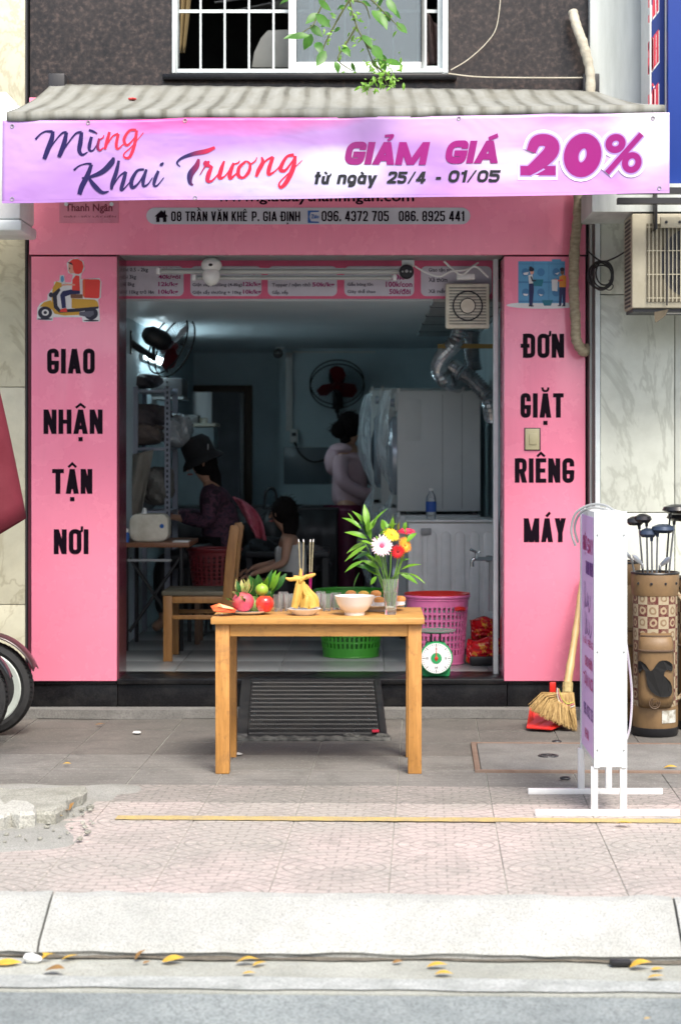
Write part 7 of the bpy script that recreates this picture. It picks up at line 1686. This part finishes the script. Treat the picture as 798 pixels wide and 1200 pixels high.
# desk with things on it
dk = thing('desk', 'narrow brown desk on black folding legs inside the left of the doorway', 'desk', (X(180, 11.9), 12, FZ))
DZ = Z(636, 11.75)
w = MB(); w.box(RX0 + .01, X(222, 11.75), 11.75, 12.4, DZ - .03, DZ); w.build('desktop', mat('reddish brown laminate', (.22, .09, .04), .4), dk, bevel=.004)
for x in (RX0 + .05, X(212, 11.75)):
    for y in (11.8, 12.33): w = MB(); w.tube([(x, y, FZ), (x, y, DZ - .031)], .014, 8); w.build('leg', m_blackp, dk)
w = MB(); w.tube([(RX0 + .07, 11.8, DZ - .1), (X(210, 11.75), 11.8, FZ + .12)], .011, 6); w.build('cross_brace', m_blackp, dk)
w = MB(); w.tube([(X(210, 11.75), 11.8, DZ - .1), (RX0 + .07, 11.8, FZ + .12)], .011, 6); w.build('cross_brace', m_blackp, dk)
w = MB(); w.box(RX0 + .02, X(200, 11.75), 11.79, 11.81, DZ - .12, DZ - .105); w.build('rail', m_grey, dk)
bx_ = thing('label_printer', 'cream rounded printer box with a small blue mark standing on the desk', 'printer', W(176, 635, 11.95))
w = MB(); w.prism(rrect(X(153, 11.9), X(198, 11.9), DZ + .001, DZ + .175, .05), 11.85, 12.05); w.build('body', m_beige, bx_, bevel=.01)
w = MB(); w.lathe([(0, -.002), (.014, -.001)], 14, (X(190, 11.85), 11.849, DZ + .10), 'Y'); w.build('blue_mark', m_blue, bx_)
w = MB(); w.tube([(X(168, 11.9), 11.95, DZ + .172), (X(169, 11.9), 11.95, DZ + .21)], [.02, .012], 8); w.build('paper_tip', m_white, bx_)
bb = thing('small_bottle', 'little white capped bottle with a blue label at the left end of the desk', 'bottle', (X(148, 11.8), 11.8, DZ + .0005)); c = Vector((X(148, 11.8), 11.8, DZ + .0005))
w = MB(); w.lathe([(0, 0), (.021, 0), (.021, .055), (.014, .062), (0, .062)], 16, c); w.build('body', m_blue, bb, smooth=True)
w = MB(); w.lathe([(0, .0625), (.016, .0625), (.016, .085), (0, .085)], 16, c); w.build('cap', m_white, bb)
w = MB(); w.box(X(203, 11.8), X(221, 11.8), 11.78, 11.95, DZ + .0005, DZ + .008); tag(w.build('papers', m_white, loc=(X(212, 11.8), 11.86, DZ), bevel=.001), 'short stack of papers at the right end of the desk', 'papers')

# shelving with bags of laundry
m_shelf = mat('grey slotted steel', (.30, .32, .38), .4, metal=.2)
sh_ = thing('steel_shelving', 'grey slotted angle shelving holding bags of laundry on the left', 'shelf', (-1.4, 12.6, FZ))
SD = 12.55
for px in (X(199.5, SD), RX0 + .03):
    for y in (SD, SD + .5):
        w = MB(); w.box(px - .036, px, y, y + .004, FZ, Z(453, SD)); w.box(px - .004, px, y + .004, y + .036, FZ, Z(453, SD)); po = w.build('post', m_shelf, sh_)
        if y == SD and px > -1.4:
            w = MB()
            for k in range(34): z = FZ + .62 + k * .035; w.box(px - .024, px - .012, y - .0015, y + .001, z, z + .018)
            w.build('slot_holes', m_blackp, po)
for py in (458, 526, 600): w = MB(); w.box(RX0 + .01, X(199, SD), SD + .005, SD + .5, Z(py + 2, SD), Z(py - 1.5, SD)); w.build('shelf_board', m_shelf, sh_, bevel=.002)
m_plas = mat('cloudy plastic bag', (.40, .44, .46), .25, (.16, .17, .18), 9, 5, .3, .4, 20, coat=.3)
m_clothd = mat('bundled dark clothes', (.07, .06, .07), .8, (.16, .13, .12), 9, 5, bump=.5, bscale=14)
m_clothb = mat('bundled tan clothes', (.18, .14, .12), .8, (.05, .05, .06), 7, 5, bump=.5, bscale=14)
def lump(c, a, b, sx_, sy_, sz_, k):
    t = a * 2 * math.pi; p = b * math.pi; u = Vector((math.cos(t) * math.sin(p), math.sin(t) * math.sin(p), -math.cos(p)))
    q = 1 + math.sin(p) * (.13 * math.sin(3 * t + k + 2 * p) + .09 * math.sin(5 * t - k + 7 * p) + .06 * math.sin(11 * t + 9 * p + k) + .04 * math.sin(17 * t - 13 * p))
    sq = lambda v: math.copysign(abs(v) ** .75, v)
    return c + Vector((sq(u.x) * sx_ * q, sq(u.y) * sy_ * q, max(-1, sq(u.z) * (q if u.z > 0 else 1)) * sz_))
def bundle(px, py, sx_, sz_, D, m, lab, nm='laundry_bag'):
    c = Vector(W(px, py, D)); w = MB(); w.grid(lambda a, b: lump(c, a, b, sx_, .17, sz_, px), 44, 26); tag(w.build(nm, m, loc=c - Vector((0, 0, sz_)), smooth=True), lab, 'bag')
bundle(168, 488, .16, .085, 12.8, m_clothd, 'dark bundled clothes on the top shelf, upper bundle')
bundle(165, 509, .17, .075, 12.75, m_clothb, 'tan and black bundled clothes low on the top shelf')
bundle(206, 505, .10, .12, 12.95, m_plas, 'cloudy plastic bag bulging past the right post of the shelving')
bundle(160, 575, .15, .16, 12.85, m_plas, 'big cloudy plastic bag on the lower shelf')
bundle(185, 570, .10, .13, 12.7, mat('grey cloth bag', (.2, .19, .17), .85, (.1, .09, .08), 8, bump=.4), 'grey cloth bag leaning on the lower shelf')
bundle(168, 447, .11, .05, 12.9, m_clothd, 'dark bundle lying on the very top of the shelving')
w = MB(); w.grid(lambda a, b: Vector((X(146 + 34 * a * (1 - b * .5), 12.5), 12.5 + .03 * math.sin(a * 8 + b * 3), Z(535 + 92 * b - 8 * a, 12.5))), 10, 12)
tag(solid(w.build('hanging_sheet', mat('dull cream plastic', (.26, .24, .20), .5, (.14, .13, .11), 4), loc=W(160, 560, 12.5), smooth=True), .004), 'dull cream plastic sheet draped in front of the lower shelf', 'sheet')
# black bench added to stand in for shade at the rear left; garments
bn = thing('darkening_bench', 'made up black bench added to darken the rear left of the shop', 'bench', (-.9, 14.3, FZ))
w = MB(); w.grid(lambda a, b: Vector((-1.5 + 1.28 * a, 14.1 + .014 * math.sin(a * 60) * (1 - b), FZ + .01 + .80 * b)), 60, 4); solid(w.build('dark_front', m_blackp, bn, smooth=True), .01, 1)
w = MB(); w.box(-1.51, -.21, 14.115, 14.7, FZ + .78, FZ + .825); w.build('bench_top', m_blackp, bn, bevel=.01)
for x in (-1.48, -.24):
    for y in (14.15, 14.65): w = MB(); w.box(x - .02, x + .02, y, y + .04, FZ, FZ + .779); w.build('leg', m_dark, bn)
rk2 = MB(); rk2.grid(lambda a, b: Vector((X(272, 13.4) + .36 * a, 13.5 + .03 * math.sin(a * 22 + b * 3), FZ + .02 + (.62 + .10 * math.sin(a * 5)) * b)), 24, 10)
tag(solid(rk2.build('dark_garment', mat('black garment', (.014, .014, .017), .9), loc=(X(290, 13.4), 13.5, FZ), smooth=True), .03), 'black garments hanging down beside the wooden chair', 'clothes')
# grey cabinet with boxes behind, near the rear door
gcab = thing('grey_cabinet', 'pale grey cabinet at the rear left behind the woman in the hat', 'cabinet', (X(228, 15), 15.1, FZ))
w = MB(); w.box(X(205, 15), X(251, 15), 15, 15.4, FZ + .001, Z(500, 15)); w.build('body', mat('grey blue enamel', (.22, .28, .30), .4), gcab, bevel=.01)
w = MB(); w.box(X(203, 15), X(253, 15), 14.98, 15.42, Z(499.8, 15), Z(496, 15)); w.build('top', m_beige, gcab, bevel=.004)
w = MB(); w.box(X(214, 15), X(232, 15), 15.05, 15.3, Z(495.9, 15), Z(486, 15)); tag(w.build('carton', m_grey, loc=W(223, 496, 15.1), bevel=.01), 'grey box standing on the rear cabinet', 'box')
w = MB(); w.lathe([(0, 0), (.03, 0), (.034, .04), (0, .045)], 14, W(239, 495.8, 15.1)); tag(w.build('paper_roll', m_beige, loc=W(239, 496, 15.1), smooth=True), 'small cream pot on the right of the rear cabinet', 'pot')
w = MB(); w.box(X(162, 13.6), X(214, 13.6), 13.6, 14.0, Z(465, 13.6), Z(443, 13.6)); tag(w.build('dark_box', m_dark, loc=W(188, 465, 13.8), bevel=.01), 'wide dark box high on the left behind the fan', 'box')
w = MB(); w.box(RX0 + .01, X(214, 13.6) + .01, 13.55, 14.05, Z(468, 13.6), Z(465.2, 13.6)); w.box(RX0 + .002, RX0 + .03, 13.6, 13.64, Z(490, 13.6), Z(468, 13.6)); tag(w.build('wall_shelf', m_grey, loc=(RX0, 13.8, Z(468, 13.6))), 'grey wall shelf carrying the wide dark box', 'shelf')
# black backpack / hanging bag, small rack, dark table with things between
bkp = MB(); c = Vector(W(318, 625, 14.0)); bkp.ball(c, (.11, .1, .17), 18, 12, noise=.06); bkp.tube(catmull([c + Vector((-.05, -.08, .18)), c + Vector((-.03, -.05, .32)), c + Vector((.03, -.05, .32)), c + Vector((.05, -.08, .18))], 4), .012, 6)
tag(bkp.build('black_bag', m_blackp, loc=c - Vector((0, 0, .22)), smooth=True), 'big black bag between the rear wall and the seated child', 'bag')
st_ = thing('work_table', 'dark table in the middle of the shop behind the wooden table', 'table', (X(365, 13.4), 13.4, FZ))
w = MB(); w.box(X(288, 13.2), X(385, 13.2), 13.2, 13.9, FZ + .50, FZ + .54); w.build('top', m_dark, st_, bevel=.005)
for x in (X(292, 13.2), X(381, 13.2)):
    for y in (13.23, 13.86): w = MB(); w.box(x - .02, x + .02, y, y + .03, FZ, FZ + .4995); w.build('leg', m_dark, st_)
bundle(358, 655, .16, .10, 13.5, m_clothd, 'dark heap of clothes on the work table', 'clothes_heap')
bundle(310, 650, .15, .13, 13.5, mat('black clothes', (.02, .02, .024), .85, bump=.4), 'black heap of clothes at the left of the work table', 'clothes_heap')
w = MB(); w.grid(lambda a, b: Vector((X(274 + 10 * a + 28 * b, 12.95), 12.9 + .03 * math.sin(a * 7 + b * 5), Z(582 + 4 * a + 48 * b - 6 * math.sin(b * 3) * a, 12.95))) + Vector((.035 * a * math.sin(b * 3), 0, 0)), 8, 14)
tag(solid(w.build('pink_cloth', mat('pink satin', (.42, .05, .10), .35, (.55, .18, .22), 14), loc=W(292, 600, 12.95), smooth=True), .012), 'shiny pink cloth thrown over the back of a chair beside the woman in the hat', 'cloth')
rk = thing('bottle_rack', 'small white rack of cleaning bottles on the rear wall right of the fan', 'rack', W(433, 510, 15.9))
w = MB()
for py in (508, 490): w.box(X(424, 15.9), X(446, 15.9), 15.9, 16.1, Z(py + 1.5, 15.9), Z(py, 15.9))
w.box(X(424, 15.9), X(424, 15.9) + .01, 15.9, 16.1, Z(509, 15.9), Z(474, 15.9)); w.box(X(446, 15.9), X(446, 15.9) + .01, 15.9, 16.1, Z(509, 15.9), Z(474, 15.9)); w.build('frame', m_white, rk)
for k, px in enumerate((427, 431, 435, 439, 443)):
    c = Vector(W(px, 508 if k % 2 else 490, 15.98)); w = MB(); w.lathe([(0, 0), (.018, 0), (.02, .06), (.008, .09), (.008, .105), (0, .105)], 12, c)
    tag(w.build('cleaning_bottle', (m_white, m_beige, m_blue, m_grnb, m_white)[k], loc=c, smooth=True), ('white', 'beige', 'blue', 'green', 'white capped')[k] + ' cleaning bottle on the little wall rack', 'bottle')

# ---------------------------------------------------------------- people
m_skin = mat('warm skin', (.46, .26, .17), .5, (.40, .21, .14), 12); m_hair = mat('black hair', (.010, .008, .008), .85, spec=.1, stretch=(6, 6, 1), bump=.4, bscale=50)
def skinned(name, chains, m, par, sub=2, fingers=None):
    """chains: list of [(x,y,z,r), ...]; the first point of later chains may repeat an existing point"""
    vs = []; rs = []; es = []
    def vid(p):
        for i, q in enumerate(vs):
            if (q - Vector(p[:3])).length < 1e-4: return i
        vs.append(Vector(p[:3])); rs.append(p[3] if not hasattr(p[3], '__len__') else p[3]); return len(vs) - 1
    for c_ in chains:
        last = None
        for p in c_:
            i = vid(p)
            if last is not None: es.append((last, i))
            last = i
    me = bpy.data.meshes.new(name); me.from_pydata([tuple(v) for v in vs], es, [])
    o = bpy.data.objects.new(name, me); COL.objects.link(o)
    md = o.modifiers.new('skin', 'SKIN'); md.use_smooth_shade = True; md.branch_smoothing = .6
    for i, r in enumerate(rs): me.skin_vertices[0].data[i].radius = r if hasattr(r, '__len__') else (r, r)
    me.skin_vertices[0].data[0].use_root = True
    sb = o.modifiers.new('sub', 'SUBSURF'); sb.levels = sub; sb.render_levels = sub
    dg = bpy.context.evaluated_depsgraph_get(); dg.update()
    m2 = bpy.data.meshes.new_from_object(o.evaluated_get(dg)); bpy.data.objects.remove(o)
    w = MB(); w.add([v.co.copy() for v in m2.vertices], [tuple(p.vertices) for p in m2.polygons]); bpy.data.meshes.remove(m2)
    if fingers:
        for f_ in fingers: w.tube(catmull([f_[0], f_[1], f_[2]], 3), [.009, .009, .0085, .008, .008, .0075, .006], 7)
    return w.build(name, m, par, smooth=True)
def hand(wr, d, side):
    wr = Vector(wr); d = Vector(d).normalized(); s_ = Vector(side).normalized(); n_ = d.cross(s_).normalized(); out = []
    for k, (o_, L) in enumerate(((-.027, .062), (-.009, .074), (.009, .070), (.027, .055))):
        b = wr + d * .075 + s_ * o_; out.append((b, b + d * L * .55 + n_ * .008, b + d * L * .85 + n_ * .03))
    b = wr + d * .03 - s_ * .03; out.append((b, b + d * .03 - s_ * .025 + n_ * .01, b + d * .055 - s_ * .028 + n_ * .022)); return out
def strands(w, c, r, n, L=.05):
    for i in range(n):
        a, b = rnd.uniform(0, 6.28), rnd.uniform(-.3, 1.4); u = Vector((math.cos(a) * math.cos(b), math.sin(a) * math.cos(b), math.sin(b))); p = Vector(c) + u * r * .96
        d = Vector((rnd.uniform(-1, 1), rnd.uniform(-1, 1), rnd.uniform(-.9, .4))) * L; w.tube([p, p + d * .5 + u * .012, p + d + u * .004], [.0022, .0018, .0006], 3, cap=False)
def face(c, fwd, par, s=1.0):
    c = Vector(c); f = Vector(fwd).normalized(); sd = f.cross(Vector((0, 0, 1))).normalized(); w = MB()
    for q in (-1, 1): w.ball(c + f * .086 * s + sd * q * .032 * s + Vector((0, 0, .004)), (.011 * s, .008 * s, .006 * s), 8, 6)
    w.build('eye', m_blackp, par)
    w = MB(); w.ball(c + f * .084 * s + Vector((0, 0, -.052 * s)), (.022 * s, .022 * s, .007 * s), 10, 6); w.build('mouth', mat('lips', (.4, .1, .09), .5), par)
def head_extras(c, fwd, s=1.0):
    """nose and ears, joined to the body mesh by overlap"""
    c = Vector(c); f = Vector(fwd).normalized(); sd = f.cross(Vector((0, 0, 1))).normalized()
    return [(c + f * .08 * s + Vector((0, 0, .01)), c + f * .098 * s + Vector((0, 0, -.012)), c + f * .102 * s + Vector((0, 0, -.026))), (c + sd * .078 * s + Vector((0, 0, .015)), c + sd * .088 * s, c + sd * .08 * s + Vector((0, 0, -.02))), (c - sd * .078 * s + Vector((0, 0, .015)), c - sd * .088 * s, c - sd * .08 * s + Vector((0, 0, -.02)))]

# woman standing at the machines, seen from behind and to the right
p2 = thing('person', 'woman in a pale pink hooded top and maroon trousers standing at the washing machines', 'person', (X(410, 14.3), 14.3, FZ))
o = Vector((X(410, 14.3), 14.3, FZ)); A = lambda x, y, z, r: (o.x + x, o.y + y, o.z + z, r)
fw = Vector((.75, .6, 0)); wr1 = o + Vector((.33, .02, .93)); wr2 = o + Vector((.35, .22, .98))
hc_ = (o.x + .02, o.y + .02, o.z + 1.42)
skinned('body', [[A(0, 0, .86, (.13, .10)), A(0, 0, 1.0, (.11, .09)), A(0, .0, 1.16, (.14, .10)), A(0, .0, 1.25, (.10, .08)), A(0, .0, 1.31, (.048, .048)), A(.01, .01, 1.36, (.06, .07)), A(.02, .02, 1.42, (.082, .09)), A(.02, .02, 1.48, (.07, .08))],
 [A(0, .0, 1.25, .08), A(-.07, -.11, 1.23, .05), A(-.06, -.17, 1.02, .042), A(.12, -.12, .92, .034), (wr1.x, wr1.y, wr1.z, (.022, .028)), (wr1.x + .07, wr1.y, wr1.z, (.016, .036))],
 [A(0, .0, 1.25, .08), A(.07, .12, 1.23, .05), A(.14, .18, 1.04, .042), A(.24, .22, .98, .034), (wr2.x, wr2.y, wr2.z, (.022, .028)), (wr2.x + .07, wr2.y, wr2.z, (.016, .036))],
 [A(0, 0, .86, .13), A(-.03, -.08, .80, .088), A(-.02, -.085, .45, .058), A(-.04, -.09, .08, .035), A(.03, -.07, .03, .035), A(.10, -.05, .02, .03)],
 [A(0, 0, .86, .13), A(.03, .08, .80, .088), A(.04, .085, .45, .058), A(.02, .09, .08, .035), A(.09, .12, .03, .035), A(.16, .15, .02, .03)]], m_skin, p2, 2,
 hand(wr1, (1, 0, 0), (0, 1, 0)) + hand(wr2, (1, 0, 0), (0, 1, 0)) + head_extras(hc_, fw)); face(hc_, fw, p2)
m_hood = mat('dusty pink fleece', (.52, .36, .40), .9, (.42, .28, .32), 4, bump=.5, bscale=12)
skinned('hooded_top', [[A(0, 0, .80, (.160, .135)), A(0, 0, .95, (.15, .125)), A(-.01, 0, 1.13, (.165, .125)), A(-.01, .0, 1.24, (.12, .10)), A(0, .0, 1.29, (.065, .065))],
 [A(-.01, .0, 1.24, .11), A(-.08, -.12, 1.21, .07), A(-.07, -.19, 1.02, .062), A(.10, -.14, .92, .052), A(.27, -.01, .93, .042)],
 [A(-.01, .0, 1.24, .11), A(.08, .13, 1.21, .07), A(.14, .19, 1.04, .062), A(.29, .22, .98, .044)]], m_hood, p2)
w = MB(); w.ball(o + Vector((-.12, -.06, 1.17)), (.075, .10, .11), 16, 12, noise=.04); w.ball(o + Vector((-.07, -.05, 1.26)), (.09, .11, .05), 16, 8); w.build('hood', m_hood, p2, smooth=True)
m_mar = mat('maroon satin', (.15, .02, .06), .5, (.09, .01, .04), 9, stretch=(2, 2, .4)); legs_ = [[A(0, 0, .86, (.15, .125)), A(-.03, -.085, .76, .105), A(-.02, -.09, .45, .085), A(-.03, -.09, .12, .08)], [A(0, 0, .86, .15), A(.03, .085, .76, .105), A(.04, .09, .45, .085), A(.03, .09, .12, .08)]]
skinned('trousers', legs_, m_mar, p2)
w = MB(); hcv = Vector(hc_); w.ball(hcv + Vector((-.025, -.02, .025)), (.098, .10, .108), 20, 14, noise=.015); w.ball(hcv + Vector((-.10, -.07, -.015)), (.062, .062, .062), 14, 10, noise=.05); w.tube(catmull([hcv + Vector((-.03, -.03, .0)), hcv + Vector((-.06, -.06, -.05)), hcv + Vector((-.05, -.05, -.10))], 4), .045, 8); strands(w, hcv + Vector((-.025, -.02, .025)), .102, 160); strands(w, hcv + Vector((-.10, -.07, -.015)), .064, 120, .04); w.build('hair', m_hair, p2, smooth=True)

# woman in a dark hat sitting at the desk
p1 = thing('person', 'woman in a dark brimmed hat and patterned purple jacket bent over behind the desk', 'person', (X(252, 13.0), 13.0, FZ))
o = Vector((X(252, 13.0), 13.0, FZ)); fw = Vector((-1, -.25, -.35)); hc_ = (o.x - .09, o.y - .03, o.z + 1.17); wr1 = o + Vector((-.28, -.12, .80)); wr2 = o + Vector((-.32, .1, .82))
skinned('body', [[A(.05, 0, .55, (.14, .12)), A(.05, 0, .72, (.11, .10)), A(.01, 0, .90, (.14, .10)), A(-.02, 0, .98, (.10, .08)), A(-.05, 0, 1.05, (.048, .048)), A(-.07, -.015, 1.10, (.06, .065)), A(-.09, -.03, 1.17, (.08, .088)), A(-.09, -.03, 1.23, (.07, .075))],
 [A(-.02, 0, .98, .08), A(-.02, -.15, .95, .05), A(-.04, -.19, .76, .042), (wr1.x, wr1.y, wr1.z, (.022, .026)), (wr1.x - .07, wr1.y, wr1.z, (.016, .034))],
 [A(-.02, 0, .98, .08), A(-.02, .15, .95, .05), A(-.06, .19, .78, .042), (wr2.x, wr2.y, wr2.z, (.022, .026)), (wr2.x - .07, wr2.y, wr2.z, (.016, .034))],
 [A(.05, 0, .55, .13), A(-.02, -.09, .53, .085), A(-.36, -.10, .50, .062), A(-.34, -.10, .08, .036), A(-.42, -.11, .03, .034)],
 [A(.05, 0, .55, .13), A(-.02, .09, .53, .085), A(-.36, .10, .50, .062), A(-.34, .10, .08, .036), A(-.42, .11, .03, .034)]], m_skin, p1, 2, hand(wr1, (-1, 0, 0), (0, 1, 0)) + hand(wr2, (-1, 0, 0), (0, 1, 0)) + head_extras(hc_, fw)); face(hc_, fw, p1)
g = NG('patterned purple cotton'); k = g.ramp(g.noise(22, 3, .6, None, 1), [(.40, (.02, .010, .02)), (.50, (.11, .04, .07)), (.60, (.035, .02, .04))]); g.set(color=k, rough=.85); m_jk = g.m
skinned('jacket', [[A(.05, 0, .52, (.165, .15)), A(.05, 0, .70, (.15, .13)), A(.02, 0, .88, (.165, .125)), A(-.01, 0, .98, (.12, .10)), A(-.035, 0, 1.03, (.07, .07))],
 [A(-.01, 0, .98, .10), A(-.01, -.16, .95, .072), A(-.03, -.20, .76, .06), (wr1.x + .05, wr1.y, wr1.z, .042)], [A(-.01, 0, .98, .10), A(-.01, .16, .95, .072), A(-.05, .20, .78, .06), (wr2.x + .05, wr2.y, wr2.z, .042)]], m_jk, p1)
skinned('trousers', [[A(.05, 0, .55, (.15, .14)), A(-.03, -.095, .53, .10), A(-.36, -.10, .50, .078), A(-.34, -.10, .12, .06)], [A(.05, 0, .55, .15), A(-.03, .095, .53, .10), A(-.36, .10, .50, .078), A(-.34, .10, .12, .06)]], m_blackp, p1)
hcv = Vector(hc_); Mh = Euler((0, R(-24), 0)).to_matrix().to_4x4()
w = MB(); w.ball(hcv + Vector((.02, .01, .0)), (.090, .093, .10), 16, 12, noise=.02); w.tube([hcv + Vector((.05, .02, -.02)), hcv + Vector((.09, .02, -.10)), hcv + Vector((.11, .02, -.18))], [.06, .05, .03], 8); w.build('hair', m_hair, p1, smooth=True)
w = MB(); w.lathe([(.155, -.04), (.14, -.01), (.108, .02), (.108, .03), (.104, .11), (.07, .15), (0, .155)], 28, hcv + Vector((-.0, 0, .035)), M=Mh, sx=1.0); ht = w.build('hat', mat('black felt', (.015, .014, .016), .9), p1, smooth=True); solid(ht, .005)
w = MB(); w.box(hcv.x + .05, hcv.x + .058, hcv.y - .105, hcv.y - .10, hcv.z + .09, hcv.z + .13); w.build('hat_clip', m_grey, p1)
w = MB(); c = o + Vector((.06, 0, 0)); w.lathe([(0, .40), (.15, .40), (.15, .425), (0, .425)], 20, c)
for k in range(4): a = k * math.pi / 2 + .7; w.tube([c + Vector((math.cos(a) * .11, math.sin(a) * .11, .40)), c + Vector((math.cos(a) * .15, math.sin(a) * .15, 0))], .012, 6)
tag(w.build('stool', m_dark, loc=c), 'dark round stool under the woman in the hat', 'stool')

# child in a white sleeveless top
p3 = thing('person', 'dark haired child in a white sleeveless top sitting near the rear wall', 'person', (X(338, 12.75), 12.75, FZ))
o = Vector((X(338, 12.75), 12.75, FZ)); fw = Vector((-1, .5, -.1)); hc_ = (o.x - .045, o.y, o.z + .83); wr1 = o + Vector((-.20, -.14, .44)); wr2 = o + Vector((-.22, .14, .46))
skinned('body', [[A(.02, 0, .34, (.11, .10)), A(.02, 0, .46, (.09, .075)), A(.01, 0, .60, (.11, .075)), A(0, 0, .665, (.07, .055)), A(-.01, 0, .71, (.036, .036)), A(-.03, 0, .76, (.055, .06)), A(-.045, 0, .83, (.076, .085)), A(-.045, 0, .89, (.065, .07))],
 [A(0, 0, .665, .06), A(.0, -.12, .64, .04), A(-.02, -.15, .50, .03), (wr1.x, wr1.y, wr1.z, .02), (wr1.x - .05, wr1.y, wr1.z - .02, (.014, .028))],
 [A(0, 0, .665, .06), A(.0, .12, .64, .04), A(-.02, .15, .50, .03), (wr2.x, wr2.y, wr2.z, .02), (wr2.x - .05, wr2.y, wr2.z - .02, (.014, .028))],
 [A(.02, 0, .34, .11), A(-.04, -.07, .33, .065), A(-.28, -.08, .34, .046), A(-.27, -.08, .05, .028), A(-.34, -.08, .02, .026)],
 [A(.02, 0, .34, .11), A(-.04, .07, .33, .065), A(-.28, .08, .34, .046), A(-.27, .08, .05, .028), A(-.34, .08, .02, .026)]], m_skin, p3, 2, hand(wr1, (-1, 0, -.3), (0, 1, 0)) + hand(wr2, (-1, 0, -.3), (0, 1, 0)) + head_extras(hc_, fw, .9)); face(hc_, fw, p3, .92)
skinned('sleeveless_top', [[A(.02, 0, .36, (.125, .115)), A(.02, 0, .48, (.11, .095)), A(.01, 0, .59, (.122, .085)), A(.0, 0, .635, (.09, .07))]], mat('white cotton', (.62, .62, .60), .9, (.5, .5, .48), 6), p3)
skinned('shorts', [[A(.02, 0, .34, (.125, .115)), A(-.04, -.075, .33, .078), A(-.18, -.08, .335, .066)], [A(.02, 0, .34, .125), A(-.04, .075, .33, .078), A(-.18, .08, .335, .066)]], m_dark, p3)
w = MB(); hcv = Vector(hc_); w.ball(hcv + Vector((.02, -.012, .02)), (.088, .09, .098), 18, 12, noise=.02); w.tube([hcv + Vector((.05, -.01, 0)), hcv + Vector((.06, -.01, -.10)), hcv + Vector((.05, -.01, -.17))], [.07, .06, .035], 9); strands(w, hcv + Vector((.02, -.012, .02)), .092, 120); w.build('hair', m_hair, p3, smooth=True)
w = MB(); c = o + Vector((.02, 0, 0)); w.lathe([(0, .20), (.13, .20), (.13, .225), (0, .225)], 20, c)
for k in range(4): a = k * math.pi / 2 + .7; w.tube([c + Vector((math.cos(a) * .10, math.sin(a) * .10, .20)), c + Vector((math.cos(a) * .12, math.sin(a) * .12, 0))], .012, 6)
tag(w.build('stool', m_redbk, loc=c), 'low red stool under the child in the white top', 'stool')

# ================================================================ ACROSS THE STREET (behind the camera): unseen houses added to shade the low sky
def terrace(x0, x1, h, m, lab):
    t = thing('unseen_shade_house', lab, 'house', ((x0 + x1) / 2, -9.6, -.14), 'unseen houses added to cut the low sky')
    w = MB(); w.box(x0, x1, -16, -9.6, -.14, h); w.build('wall', m, t)
    w = MB(); w.box(x0 - .1, x1 + .1, -16.1, -9.4, h + .002, h + .25); w.build('roof', m_concrete, t)
    n = max(2, int((x1 - x0) / 1.8))
    for fl_i in range(int(h / 3.3)):
        for k in range(n):
            cx = x0 + (k + .5) * (x1 - x0) / n; z = .1 + fl_i * 3.3; w = MB(); w.box(cx - .55, cx + .55, -9.598, -9.56, z + (.0 if fl_i == 0 else .9), z + 2.4); f_ = w.build('window', m_alu, t)
            w = MB(); w.box(cx - .5, cx + .5, -9.559, -9.55, z + (.05 if fl_i == 0 else .95), z + 2.35); w.build('pane', m_dark, f_)
terrace(-26, -8.5, 6.8, m_stain, 'unseen stained two storey house added to cut sky light, left of the camera')
terrace(-8.4, -1.6, 3.6, mat('ochre wall', (.45, .36, .22), .9), 'unseen ochre house added to cut sky light behind the camera')
terrace(-1.5, 5.2, 6.8, m_plaster, 'unseen pale blue house added to cut sky light behind the camera')
terrace(5.3, 24, 3.8, m_stain, 'unseen long stained house added to cut sky light, right of the camera')
